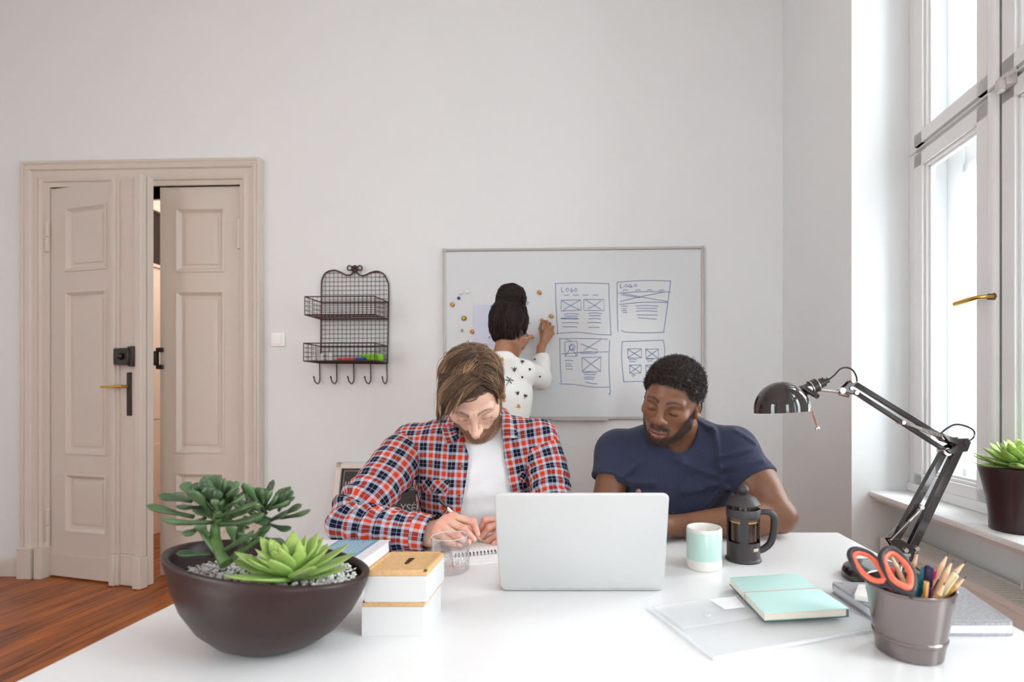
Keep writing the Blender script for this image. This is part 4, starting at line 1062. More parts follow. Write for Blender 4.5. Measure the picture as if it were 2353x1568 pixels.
# jade plant: leaves given by base and tip in the photo with their depth
jade = empty('jade_plant', bowl_pt(.3, 2.2, GZ)); jade.parent = pot; jade.location = WPOS[jade] - WPOS[pot]
jd = .775
b = MB(); b.tube(catmull([P(520, 1296, .742), P(505, 1272, .75), P(494, 1225, jd), P(500, 1185, jd), P(497, 1165, jd)], 6), np.interp(np.linspace(0, 1, 25), [0, .15, 1], [.0095, .0072, .0055]), 14); b.tube(catmull([P(520, 1296, .745), P(560, 1262, .80), P(600, 1230, .83), P(615, 1195, .835)], 6), .005, 10)
b.tube(catmull([P(510, 1285, .75), P(480, 1245, .765), P(462, 1215, .77)], 5), .0045, 8)
b.build('stem', m_stem, jade)
DG = [(.060, .112, .045), (.072, .135, .055), (.046, .088, .042), (.10, .165, .07)]
JL = [  # base px,py -> tip px,py, base depth, tip depth, width
    (447, 1188, 333, 1166, .775, .74, .021), (480, 1200, 368, 1203, .76, .70, .023), (441, 1152, 364, 1142, .78, .77, .02), (440, 1150, 396, 1136, .78, .80, .018), (494, 1185, 436, 1130, .775, .735, .021),
    (440, 1150, 424, 1108, .80, .83, .02), (500, 1170, 475, 1117, .77, .755, .024), (490, 1160, 478, 1094, .79, .80, .018), (470, 1160, 449, 1110, .79, .83, .02), (500, 1150, 512, 1106, .79, .80, .026),
    (505, 1160, 534, 1118, .785, .79, .024), (510, 1170, 560, 1140, .775, .77, .022), (500, 1188, 587, 1158, .77, .72, .026), (505, 1204, 608, 1198, .76, .70, .028), (470, 1165, 404, 1166, .78, .745, .018),
    (480, 1160, 461, 1120, .80, .84, .022), (500, 1165, 520, 1125, .80, .84, .022), (485, 1170, 455, 1125, .79, .80, .02), (495, 1168, 498, 1128, .765, .75, .02), (510, 1165, 545, 1112, .80, .86, .02),
    (462, 1212, 422, 1231, .77, .745, .022), (510, 1268, 582, 1223, .755, .72, .023), (487, 1275, 405, 1272, .75, .72, .02), (500, 1172, 490, 1148, .76, .75, .016), (505, 1172, 512, 1150, .765, .76, .016), (515, 1190, 570, 1215, .79, .83, .022), (470, 1190, 440, 1205, .79, .82, .02), (482, 1232, 452, 1206, .765, .75, .02), (535, 1250, 560, 1206, .79, .8, .02), (540, 1255, 528, 1205, .78, .77, .018)]
b = MB(); rnd = random.Random(5)
for k, (x0_, y0_, x1_, y1_, d0, d1_, w) in enumerate(JL):
    leaf(b, P(x0_, y0_, d0), P(x1_, y1_, d1_), w * .92, w * .48, 'spoon', col=np.array(DG[k % 4]) * rnd.uniform(.85, 1.15), bend=rnd.uniform(-.02, .1), up=(0, -.4, 1))
J2 = [(600, 1165, 557, 1114, .82, .79, .02), (598, 1170, 632, 1104, .84, .86, .016), (605, 1166, 625, 1128, .82, .81, .018), (615, 1170, 668, 1118, .83, .86, .02), (615, 1165, 655, 1125, .84, .88, .018), (617, 1172, 680, 1146, .83, .84, .017), (610, 1170, 664, 1160, .82, .79, .02), (640, 1188, 694, 1160, .84, .86, .022), (645, 1190, 715, 1180, .83, .80, .021), (620, 1195, 655, 1182, .82, .79, .025), (605, 1170, 590, 1130, .84, .87, .02), (608, 1172, 607, 1125, .83, .85, .022), (640, 1175, 672, 1128, .84, .87, .018), (618, 1205, 668, 1222, .83, .82, .018), (600, 1215, 588, 1240, .83, .81, .02), (600, 1185, 570, 1175, .82, .80, .022), (595, 1200, 560, 1190, .82, .80, .022), (612, 1180, 590, 1160, .82, .80, .02), (598, 1178, 585, 1160, .81, .79, .016), (610, 1238, 655, 1246, .83, .85, .02), (604, 1176, 640, 1140, .82, .81, .02), (600, 1180, 610, 1205, .82, .80, .022), (575, 1230, 560, 1250, .82, .80, .02), (570, 1250, 545, 1225, .80, .78, .02), (590, 1235, 620, 1215, .82, .80, .02)]
for k, (x0_, y0_, x1_, y1_, d0, d1_, w) in enumerate(J2):
    leaf(b, P(x0_, y0_, d0), P(x1_, y1_, d1_), w * .9, w * .46, 'spoon', col=np.array(DG[(k + 1) % 4]) * rnd.uniform(.95, 1.3), bend=rnd.uniform(-.02, .1), up=(0, -.4, 1))
for cx_, cy_, d_, n_, R_ in ((500, 1165, .785, 16, .052), (612, 1172, .832, 12, .045), (505, 1200, .79, 10, .05)):
    for k in range(n_):
        az = rnd.uniform(0, 6.28); el = rnd.uniform(.1, 1.25); o_ = P(cx_, cy_, d_); dv = np.array([math.cos(az) * math.cos(el), math.sin(az) * math.cos(el), math.sin(el)]); w = rnd.uniform(.015, .021)
        leaf(b, o_ + dv * .006, o_ + dv * R_ * rnd.uniform(.75, 1.1), w, w * .5, 'spoon', col=np.array(DG[k % 4]) * rnd.uniform(.8, 1.2), bend=rnd.uniform(0, .12), up=(0, -.4, 1))
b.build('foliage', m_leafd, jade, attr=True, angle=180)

def rosette(name, parent, C, R, tilt, seed, hue, nlay=5, lay=None, flat=.25):
    """echeveria: whorls of pointed fleshy leaves"""
    e = empty(name, C); 
    if parent: e.parent = parent; e.location = WPOS[e] - WPOS[parent]
    rn = random.Random(seed); mb = MB(); tn = np.asarray(tilt, float); fr3 = frame_z(tn, (0, 1, 0))
    for L_ in range(nlay):
        q = L_ / (nlay - 1); nL = [8, 9, 8, 7, 5, 3][L_] if nlay > 4 else [8, 7, 5, 3][L_]; ln_ = R * (1.0 - .5 * q); el = math.radians(9 + 66 * q ** 1.2)
        for k in range(nL):
            az = 2 * math.pi * (k + .5 * (L_ % 2)) / nL + rn.uniform(-.12, .12) + L_ * .2; e2_ = el + rn.uniform(-.1, .1) + (.30 * max(0., -math.sin(az)) * (1 - q) if parent.name.startswith('succulent_bowl') else 0)
            dv = (math.cos(az) * fr3[0] + math.sin(az) * fr3[1]) * math.cos(e2_) + fr3[2] * math.sin(e2_)
            bs = C + fr3[2] * (.004 + .012 * q) + dv * R * .10
            col = np.array(hue) * rn.uniform(.85, 1.15) * (1 - .0 * q) + np.array([.05, .07, .0]) * q
            leaf(mb, bs, bs + dv * ln_ * rn.uniform(.88, 1.08), R * (.36 - .09 * q), R * .12, 'point', up=fr3[2] + .01, col=col, tipcol=col * .8 + np.array([.05, .01, .0]), bend=.09)
    return e, mb
rc = P(672, 1316, .764); rc[2] = TZ + GZ + .008
ro, mb = rosette('echeveria', pot, rc, .084, (.03, -.10, 1), 3, (.30, .44, .13), 6)
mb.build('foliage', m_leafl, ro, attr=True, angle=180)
b = MB(); b.tube([rc - [0, 0, .02], rc + [0, 0, .012]], .008, 10); b.build('stem', m_stem, ro)
# ------------------------------------------------------------------ desk lamp
m_lk = mat('glossy black lamp enamel', srgb(30, 22, 22), .12, spec=.6, coat=.5)
LC = np.array([.622, 1.062, TZ]); lamp = empty('desk_lamp', LC, 'black articulated desk lamp with a dome shade and chrome joints', 'lamp')
b = MB(); b.lathe([(.069, 0), (.071, .003), (.0705, .014), (.066, .022), (.055, .027), (.03, .029), (.002, .029)], LC, 64); b.build('base', m_lk, lamp, angle=60)
pv = P(2077, 1302, 1.05); pv[2] = TZ + .028
b = MB(); b.lathe([(.016, 0), (.016, .006), (.010, .008), (.010, .026), (.013, .028), (.013, .034)], pv, 24); b.build('socket', m_chrome, lamp, angle=50)
LD0, LD1, LD2 = 1.05, 1.06, 1.10
def bar(mb, p, q, w=.0055, t=.0035):
    ax = frame_z(q - p, (0, 1, 0)); mb.obox((p + q) / 2, ax, (w, t, np.linalg.norm(q - p) / 2))
A1, A2 = P(2052, 1250, LD0), P(2092, 1262, LD0); B1, B2 = P(2166, 1042, LD1), P(2204, 1026, LD1)
b = MB()
bar(b, A1, B1, .0065, .006); bar(b, A2, B2, .009, .006)
b.build('lower_arm', m_lk, lamp, bevel=.001)
b = MB()                                      # foot bracket
for dy in (-.006, .006):
    q = [P(2036, 1238, LD0), P(2062, 1236, LD0), P(2100, 1258, LD0), P(2092, 1290, LD0), P(2070, 1290, LD0)]
    b.prism([k + np.array([0, dy - .0015, 0]) for k in q], (0, .003, 0))
b.tube([P(2080, 1285, LD0), pv + [0, 0, .02]], .008, 12); b.build('foot_bracket', m_lk, lamp, bevel=.0008)
b = MB()                                      # elbow bracket
for dy in (-.015, .015):
    q = [P(2150, 993, LD1), P(2165, 1000, LD1), P(2188, 1007, LD1), P(2212, 1006, LD1), P(2219, 1016, LD1), P(2210, 1036, LD1), P(2172, 1042, LD1), P(2163, 1034, LD1), P(2190, 1022, LD1), P(2168, 1014, LD1)]
    b.prism([k + np.array([0, dy - .0015, 0]) for k in q], (0, .003, 0))
b.tube([P(2208, 1016, LD1) + [0, -.018, 0], P(2208, 1016, LD1) + [0, .018, 0]], .007, 12); b.build('elbow_bracket', m_lk, lamp, bevel=.0008)
C1, C2 = P(1957, 878, LD2), P(1966, 903, LD2); E1, E2 = P(2176, 1013, LD1), P(2169, 1034, LD1)
b = MB()
bar(b, C1, E1, .0052, .005); bar(b, C2, E2, .0044, .005)
b.build('upper_arm', m_lk, lamp, bevel=.001)
b = MB()                                      # fork at the head end
for dy in (-.007, .007):
    q = [P(1955, 871, LD2), P(1966, 880, LD2), P(1952, 893, LD2), P(1970, 900, LD2), P(1966, 908, LD2), P(1940, 902, LD2), P(1934, 892, LD2)]
    b.prism([k + np.array([0, dy - .0015, 0]) for k in q], (0, .003, 0))
b.build('head_fork', m_lk, lamp, bevel=.0008)
def screw(mb, p, r=.006, l=.02): mb.lathe([(r * .9, -l), (r, -l + .0015), (r, l - .0015), (r * .9, l)], p, 16, ax=[(1, 0, 0), (0, 0, 1), (0, -1, 0)])
for x, y, d, r in ((1955, 876, LD2, .0052), (1963, 903, LD2, .005), (1951, 893, LD2, .004), (2070, 971, 1.08, .0048), (2163, 1004, LD1, .0062), (2204, 1016, LD1, .0064), (2170, 1038, LD1, .0088), (2111, 1164, LD0, .0052), (2075, 1262, LD0, .005), (2100, 1258, LD0, .005)):
    b = MB(); screw(b, P(x, y, d), r, .012); b.build('joint_screw', m_chrome, lamp)
def spring(mb, p, q, r, turns):
    ax = frame_z(q - p); L_ = np.linalg.norm(q - p); t = np.linspace(0, 1, turns * 10)
    mb.tube([p + ax[2] * L_ * k + r * (ax[0] * math.cos(2 * math.pi * turns * k) + ax[1] * math.sin(2 * math.pi * turns * k)) for k in t], .0009, 5)
b = MB()
for dy in (-.009, .009):
    b = MB(); p, q = P(2076, 973, 1.08) + [0, dy, 0], P(2162, 1004, LD1) + [0, dy, 0]; spring(b, p, q, .0032, 26); b.build('spring', m_chrome, lamp)
b = MB()
for dy in (-.009, .009):
    b = MB(); p, q = P(2112, 1166, LD0) + [0, dy, 0], P(2040, 1240, LD0) + [0, dy, 0]; b.tube([p, q], .0011, 6); spring(b, p + (q - p) * .02, p + (q - p) * .42, .0026, 16); b.build('tension_rod', m_chrome, lamp)
b = MB(); b.tube([P(1852, 895, 1.095), P(1890, 897, 1.095), P(1925, 901, 1.10), P(1946, 903, 1.10)], [.0034, .003, .003, .0035], 8); screw(b, P(1855, 895, 1.095), .007, .014); screw(b, P(1931, 898, 1.10), .007, .012); b.tube([P(1928, 906, 1.1), P(1950, 910, 1.1)], .004, 8); b.build('head_link', m_chrome, lamp)
SC = P(1797, 947, 1.10); sr = 62 * 1.10 / F; ax3 = frame_z((-.06, 0, 1))
ax3 = np.array([np.cross((0, 1, 0), ax3[2]), (0, 1, 0), ax3[2]]); ax3[0] /= np.linalg.norm(ax3[0])
b = MB(); pf = [(sr, 0), (sr * 1.0, .003)] + [(sr * math.cos(a), .006 + sr * 1.02 * math.sin(a)) for a in np.linspace(.05, math.pi / 2 - .02, 18)]
b.lathe(pf + [(r_ * .972, z - .001) for r_, z in pf[::-1][:-1]] + [(sr * .972, 0), (sr, 0)], SC, 64, ax=ax3, caps=False); b.build('lamp_shade', m_lk, lamp, angle=60)
b = MB(); pi_ = [(r_ * .965, z - .0015) for r_, z in pf[1:]]; b.lathe([(.968 * sr, .0005)] + pi_, SC, 64, ax=ax3, caps=False); b.build('shade_lining', mat('white shade lining', srgb(214, 226, 222), .5), lamp, angle=60)
b = MB(); b.sphere(SC + ax3[2] * .03, (.022, .022, .026), 18); b.build('bulb', mat('frosted bulb', srgb(232, 232, 228), .4), lamp)
b = MB(); h0, h1 = P(1832, 905, 1.10), P(1903, 874, 1.10); ah = frame_z(h1 - h0); Lh = np.linalg.norm(h1 - h0)
b.lathe([(.014, -.012), (.014, .012), (.0125, .013), (.0125, Lh * .42), (.0155, Lh * .43), (.0155, Lh * .62), (.011, Lh * .64), (.011, Lh * .86), (.006, Lh * .9), (.006, Lh)], h0, 28, ax=ah); b.build('lamp_socket', m_lk, lamp, angle=40)
for q_ in (.425, .625): b = MB(); b.lathe([(.0158, Lh * q_), (.0158, Lh * q_ + .002)], h0, 28, ax=ah); b.build('socket_collar', m_chrome, lamp)
b = MB(); b.tube([P(1846, 890, 1.085), P(1868, 905, 1.085), P(1880, 912, 1.085)], .006, 8); b.build('head_bracket', m_lk, lamp)
b = MB(); b.tube([P(1858, 917, 1.085), P(1877, 978, 1.085)], .0032, 8); b.sphere(P(1878, 985, 1.085), .0052, 12); b.build('aiming_handle', m_chrome, lamp)
def cb(pts, d): b = MB(); b.tube(catmull([P(x, y, d) for x, y in pts], 8), .0019, 8); b.build('cable', m_lk, lamp)
cb([(1903, 874), (1918, 862), (1930, 849), (1944, 845), (1958, 850), (1967, 864), (1969, 877)], LD2)
cb([(2160, 998), (2176, 985), (2196, 976), (2220, 980), (2237, 990), (2238, 1004), (2222, 1018)], LD1); cb([(2092, 1285), (2102, 1302), (2122, 1316), (2150, 1322)], 1.03)

# ------------------------------------------------------------------ pencil cup and its contents
CC = np.array([.492, .761, TZ]); ch = .1025; r0_, r1_ = .0445, .0585
cup = empty('pencil_cup', CC, 'grey metal bucket shaped pencil cup at the front corner of the desk', 'pencil cup')
m_cup = mat('pewter grey lacquered steel', srgb(138, 128, 126), .2, metal=.9, spec=.5)
def cr_(z): return r0_ + (r1_ - r0_) * z / ch
b = MB(); b.lathe([(r0_ - .004, 0), (r0_, .0015), (cr_(.024), .024), (cr_(.026) + .0016, .026), (cr_(.03) + .0016, .030), (cr_(.032), .032), (r1_, ch - .004), (r1_ + .002, ch - .002), (r1_ + .0022, ch), (r1_ + .001, ch + .001), (r1_ - .001, ch), (r1_ - .0015, ch - .006), (cr_(.01) - .0015, .004), (.002, .004)], CC, 72); b.build('cup_body', m_cup, cup, angle=30)
m_pw = mat('natural pencil wood', srgb(222, 178, 142), .5, var=.08, vscale=100)
m_tipw = mat('sharpened wood', srgb(232, 196, 160), .6); m_lead = mat('graphite', srgb(60, 56, 58), .4)
def in_cup(tip, bottom_ang, rad=.03, z=.006): return CC + np.array([rad * math.cos(bottom_ang), rad * math.sin(bottom_ang), z])
def pencil(tip, low, label, sharp=True, r=.0037, m=m_pw, group='pencils in the grey metal cup'):
    tip, low = np.asarray(tip, float), np.asarray(low, float); d = tip - low; Ln = np.linalg.norm(d); ax = frame_z(d)
    t = empty('pencil', low, label, 'pencil', group)
    c_ = .021 if sharp else .0
    b = MB(); b.lathe([(r, 0), (r, Ln - c_)], low, 6, ax=ax); b.build('shaft', m, t, smooth=False)
    if sharp:
        b = MB(); b.lathe([(r * .98, Ln - c_), (r * .3, Ln - .005)], low, 12, ax=ax); b.build('sharpened_cone', m_tipw, t)
        b = MB(); b.lathe([(r * .3, Ln - .005), (r * .06, Ln)], low, 10, ax=ax); b.build('lead_tip', m_lead, t)
    else:
        b = MB(); b.lathe([(r * .3, Ln - .0002), (r * .3, Ln + .0003)], low, 10, ax=ax); b.build('lead_end', m_lead, t)
def aim(px, py, qx, qy, d0, d1, reach=.13):
    """axis through two photo points at chosen depths, carried down into the cup"""
    tip, q = P(px, py, d0), P(qx, qy, d1); d = (q - tip) / np.linalg.norm(q - tip); return tip, tip + d * reach
def low_pt(ang, rad=.034, z=.008): return CC + np.array([rad * math.cos(math.radians(ang)), rad * math.sin(math.radians(ang)), z])
PEN = [((2110, 1267, .775), 110, 'pencil standing by itself right behind the scissor handles', m_pw), ((2179, 1273, .755), 205, 'tallest pencil leaning outward beside the purple pen', m_pw), ((2190, 1288, .74), 225, 'second tall pencil just in front of the tallest one', m_pw),
       ((2220, 1291, .755), 165, 'pencil leaning farthest out over the radiator side', m_pw), ((2221, 1325, .725), 185, 'ochre pencil leaning low over the cup rim, nearest the felt', None), ((2046, 1272, .79), 330, 'pencil seen through the upright scissor ring', m_pw)]
m_och = mat('ochre pencil lacquer', srgb(214, 162, 92), .45)
for (x, y, d), a, lab, mm_ in PEN: pencil(P(x, y, d), low_pt(a, .033), lab, m=mm_ or m_och)
pencil(P(2129, 1338, .715), low_pt(262, .030), 'short blunt yellow pencil standing end up at the front of the cup', sharp=False, m=m_och)
pencil(P(2172, 1338, .71), low_pt(240, .024), 'short ochre pencil leaning behind the blunt yellow one', sharp=True, m=m_och)
def pen(tip, low, r, m, mc, name, label, capl=.035):
    d = tip - low; Ln = np.linalg.norm(d); ax = frame_z(d); t = empty(name, low, label, 'pen')
    b = MB(); b.lathe([(r * .3, 0), (r, .012), (r, Ln - capl)], low, 16, ax=ax); b.build('barrel', m, t, angle=50)
    b = MB(); b.lathe([(r * 1.12, Ln - capl), (r * 1.12, Ln - .002), (r * .8, Ln)], low, 16, ax=ax); b.obox(low + ax[2] * (Ln - capl * .5) - np.array([0, 1, 0]) * r * 1.2, ax, (.0018, .0012, capl * .45)); b.build('pen_cap', mc, t, angle=50)
pen(P(2135, 1301, .74), low_pt(300, .02), .0055, mat('purple pen plastic', srgb(52, 34, 110), .3), mat('black pen cap', srgb(46, 34, 72), .25), 'purple_pen', 'dark purple pen in the middle of the pencil cup', .03)
pen(P(2144, 1308, .755), low_pt(20, .018), .0042, mat('magenta pen plastic', srgb(196, 44, 116), .3), mat('magenta pen cap', srgb(196, 44, 116), .3), 'magenta_pen', 'magenta pen half hidden behind the purple pen')
pen(P(2126, 1304, .765), low_pt(70, .02), .0042, mat('teal pen plastic', srgb(30, 140, 160), .3), mat('teal pen cap', srgb(30, 140, 160), .3), 'teal_pen', 'teal pen whose end shows behind the purple pen')
pen(P(2196, 1320, .715), low_pt(215, .02), .0043, mat('cream pen plastic', srgb(228, 216, 176), .35), mat('pale cap', srgb(226, 214, 170), .35), 'cream_pen', 'cream coloured pen leaning between the ochre pencils')
pen(P(2047, 1304, .785), low_pt(120, .03), .004, mat('red pen plastic', srgb(214, 50, 44), .3), mat('red pen cap', srgb(214, 50, 44), .3), 'red_pen', 'red pen glimpsed through the scissor ring')
# scissors
m_sb = mat('soft black handle rubber', srgb(52, 46, 50), .45); m_so = mat('coral handle lining', srgb(236, 112, 84), .4)
sc_ = empty('scissors', P(2080, 1400, .73), 'black scissors with coral lined handles in the pencil cup', 'scissors')
sd = .725
def ring_pts(pts, d0, d1):
    n_ = len(pts); ys = [p[1] for p in pts]; a_, c_ = min(ys), max(ys)
    return catmull([P(x, y, d0 + (d1 - d0) * (y - a_) / (c_ - a_)) for x, y in pts], 8, closed=True)
O1 = [(1956, 1266), (1972, 1263), (2000, 1274), (2024, 1300), (2040, 1332), (2036, 1343), (2012, 1342), (1988, 1328), (1966, 1304), (1953, 1280)]
O2 = [(2026, 1274), (2040, 1262), (2058, 1266), (2082, 1290), (2098, 1318), (2100, 1344), (2094, 1360), (2074, 1354), (2050, 1338), (2034, 1312), (2025, 1290)]
def shrink(pts, k): q = np.array(pts, float); m_ = q.mean(0); return [tuple(m_ + (p - m_) * k) for p in q]
b = MB(); b.tube(ring_pts(O1, .77, .735), .0042, 10, closed=True); b.tube(ring_pts(O2, .745, .705), .0045, 10, closed=True)
lowp = CC + np.array([-.004, -.018, .05])
b.tube(catmull([P(2030, 1338, .735), P(2058, 1352, .725), P(2088, 1366, .715), lowp], 6), np.linspace(.0062, .005, 19), 10)
b.tube(catmull([P(2094, 1352, .705), P(2092, 1364, .71), lowp + [.004, 0, .01], lowp], 6), np.linspace(.0062, .005, 19), 10)
b.build('handle', m_sb, sc_, angle=180)
b = MB(); b.tube(ring_pts(shrink(O1, .80), .768, .733), .0040, 10, closed=True); b.tube(ring_pts(shrink(O2, .80), .743, .703), .0042, 10, closed=True); b.build('handle_lining', m_so, sc_, angle=180)
b = MB(); q0_ = lowp; q1_ = CC + np.array([.012, .012, .006]); axb = frame_z(q1_ - q0_); Lb = np.linalg.norm(q1_ - q0_)
for s_ in (-1, 1): b.prism([q0_ + axb[0] * .006 * s_ * .4 - axb[0] * .004, q0_ + axb[0] * .006 * s_ * .4 + axb[0] * .004, q1_ + axb[0] * .001, q1_ - axb[0] * .001], axb[1] * .0012 * s_)
b.build('blade', m_chrome, sc_, smooth=False)

# ------------------------------------------------------------------ window sill plant, radiator
sp_ = np.array([1.243, 1.555, .7255]); spw = room(sp_)[0]
spot = empty('sill_plant', spw, 'black tapered pot with a light green succulent on the window sill', 'potted plant')
m_pot = mat('satin dark pot glaze', srgb(50, 34, 36), .34, spec=.5)
ph = CH - (1074 - PY0) / F * spw[1] - spw[2]
b = MB(); b.lathe([(.062, 0), (.064, .002), (.066, ph * .25), (.072, ph * .5), (.082, ph * .75), (.0905, ph * .95), (.092, ph), (.090, ph + .001), (.088, ph - .004), (.084, ph * .8)], spw, 64); b.build('pot', m_pot, spot, angle=50)
b = MB(); b.lathe([(.086, ph - .018), (.04, ph - .014), (.002, ph - .012)], spw, 32); b.build('soil', mat('dark soil', srgb(60, 44, 38), .9), spot)
ro, mb = rosette('succulent', spot, spw + [0.005, -.005, ph - .004], .115, (-.05, -.12, 1), 9, (.30, .44, .12), 6)
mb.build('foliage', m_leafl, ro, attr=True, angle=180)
m_rad = mat('cream radiator enamel', srgb(240, 237, 230), .35)
rz_ = .533; ru0, ru1, rv1, rv0 = 1.18, 1.311, 2.17, 1.22
rad = empty('radiator', room([(ru0 + ru1) / 2, 1.6, .0])[0], 'cream panel radiator with a slotted top grille under the window', 'radiator')
b = MB(room)
for u in (ru0, ru1 - .015):
    b.box((u, rv0, .12), (u + .015, rv1, rz_ - .012))
b.box((ru0 - .002, rv1, .12), (ru1 + .002, rv1 + .004, rz_)); b.box((ru0 - .002, rv0 - .004, .12), (ru1 + .002, rv0, rz_)); b.build('panel', m_rad, rad, bevel=.003)
b = MB(room)
b.box((ru0 - .003, rv0, rz_ - .02), (ru0 + .012, rv1, rz_)); b.box((ru1 - .012, rv0, rz_ - .02), (ru1 + .003, rv1, rz_)); b.box(((ru0 + ru1) / 2 - .003, rv0, rz_ - .008), ((ru0 + ru1) / 2 + .003, rv1, rz_ - .001))
v = rv0 + .01
while v < rv1 - .008: b.box((ru0 + .01, v, rz_ - .006), (ru1 - .01, v + .0165, rz_ - .0015)); v += .02
b.build('top_grille', m_rad, rad, bevel=.0006)
b = MB(room); b.box((ru0 + .02, rv0, .2), (ru1 - .02, rv1, rz_ - .03)); b.build('convector', mat('grey convector', srgb(170, 166, 160), .6), rad, smooth=False)
for v in (rv0 + .1, rv1 - .12): b = MB(room); b.box((ru0 + .03, v, 0), (ru0 + .07, v + .04, .14)); b.build('foot', m_rad, rad, bevel=.003)
b = MB(room); cv, cz = 1.62, rz_; b.tube([(ru1 - .012, 1.60, cz - .002), (ru1 - .012, 1.60, cz + .02), (ru1 + .02, 1.60, cz + .022)], .004, 8); b.build('wall_clip', m_rad, rad)
# ------------------------------------------------------------------ smooth bodies from blended volumes
f32 = np.float32
def smin(a, b, k):
    if k <= 0: return np.minimum(a, b)
    h = np.clip(.5 + .5 * (b - a) / k, 0, 1); return b + (a - b) * h - k * h * (1 - h)
def smax(a, b, k): return -smin(-a, -b, k)
def s_ell(p, c, r, R=None):
    q = p - np.asarray(c, f32)
    if R is not None: q = q @ np.asarray(R, f32).T
    r = np.asarray(r, f32); k0 = np.sqrt(((q / r) ** 2).sum(1)); k1 = np.sqrt(((q / (r * r)) ** 2).sum(1)) + 1e-9
    return k0 * (k0 - 1) / k1
def s_cap(p, a, b, ra, rb=None):
    rb = ra if rb is None else rb
    a = np.asarray(a, f32); b = np.asarray(b, f32); d = b - a; L2 = float(d @ d) + 1e-12
    t = np.clip(((p - a) @ d) / L2, 0, 1)
    q = p - a - t[:, None] * d
    return np.sqrt((q * q).sum(1)) - (ra + (rb - ra) * t)
def s_poly(p, pts, rs, k=0.):
    d = None
    for i in range(len(pts) - 1):
        e = s_cap(p, pts[i], pts[i + 1], rs[i], rs[i + 1]); d = e if d is None else (smin(d, e, k) if k else np.minimum(d, e))
    return d
def mesh_sdf(f, lo, hi, h, band=2.6):
    """surface nets over a grid of step h, evaluated only near the surface"""
    lo = np.asarray(lo, float); hi = np.asarray(hi, float)
    nb = np.ceil((hi - lo) / (4 * h)).astype(int) + 1; n = nb * 4
    ax = [(lo[i] + (np.arange(nb[i]) * 4 + 1.5) * h).astype(f32) for i in range(3)]
    G = np.stack(np.meshgrid(*ax, indexing='ij'), -1).reshape(-1, 3)
    dc = np.concatenate([f(G[i:i + 400000]) for i in range(0, len(G), 400000)]).reshape(nb)
    D = np.repeat(np.repeat(np.repeat(dc, 4, 0), 4, 1), 4, 2).astype(f32)
    M = np.abs(D) < 4 * h * band
    idx = np.argwhere(M)
    out = np.empty(len(idx), f32)
    for i in range(0, len(idx), 600000):
        out[i:i + 600000] = f((lo + idx[i:i + 600000] * h).astype(f32))
    D[M] = out
    S = D < 0
    c8 = [(i, j, k) for i in (0, 1) for j in (0, 1) for k in (0, 1)]
    sl = lambda i, m: slice(i, m - 1 + i)
    cnt = sum(S[sl(i, n[0]), sl(j, n[1]), sl(k, n[2])].astype(np.int8) for i, j, k in c8)
    act = np.argwhere((cnt > 0) & (cnt < 8))
    vid = -np.ones(n - 1, np.int64); vid[act[:, 0], act[:, 1], act[:, 2]] = np.arange(len(act))
    V = {c: D[act[:, 0] + c[0], act[:, 1] + c[1], act[:, 2] + c[2]] for c in c8}
    acc = np.zeros((len(act), 3)); w = np.zeros(len(act))
    for a in c8:
        for x in range(3):
            if a[x] == 0:
                b = list(a); b[x] = 1; b = tuple(b); va, vb = V[a], V[b]; m = (va < 0) != (vb < 0)
                t = np.where(m, va / np.where(m, va - vb, 1), 0); p = np.tile(np.array(a, float), (len(act), 1)); p[:, x] += t
                acc[m] += p[m]; w[m] += 1
    verts = lo + (act + acc / w[:, None]) * h
    F_ = []
    for x in range(3):
        y, z = (x + 1) % 3, (x + 2) % 3
        s0 = [slice(None)] * 3; s1 = [slice(None)] * 3; s0[x] = slice(0, -1); s1[x] = slice(1, None)
        e = np.argwhere(S[tuple(s0)] != S[tuple(s1)])
        e = e[(e[:, y] > 0) & (e[:, z] > 0) & (e[:, y] < n[y] - 1) & (e[:, z] < n[z] - 1)]
        ins = S[e[:, 0], e[:, 1], e[:, 2]]
        def g(dy, dz):
            q = e.copy(); q[:, y] -= dy; q[:, z] -= dz; return vid[q[:, 0], q[:, 1], q[:, 2]]
        q = np.stack([g(1, 1), g(0, 1), g(0, 0), g(1, 0)], 1); q[~ins] = q[~ins][:, ::-1]
        F_.append(q[(q >= 0).all(1)])
    return verts, np.concatenate(F_)
def vnoise(p, s, seed=0):
    """cheap smooth noise from a few skewed waves, about -1..1"""
    r = np.random.RandomState(seed); o = 0
    for k in range(6):
        d = r.normal(size=3); d /= np.linalg.norm(d); o = o + np.sin((p @ d) * s * r.uniform(.7, 1.5) + r.uniform(0, 6.3))
    return o / 3.2

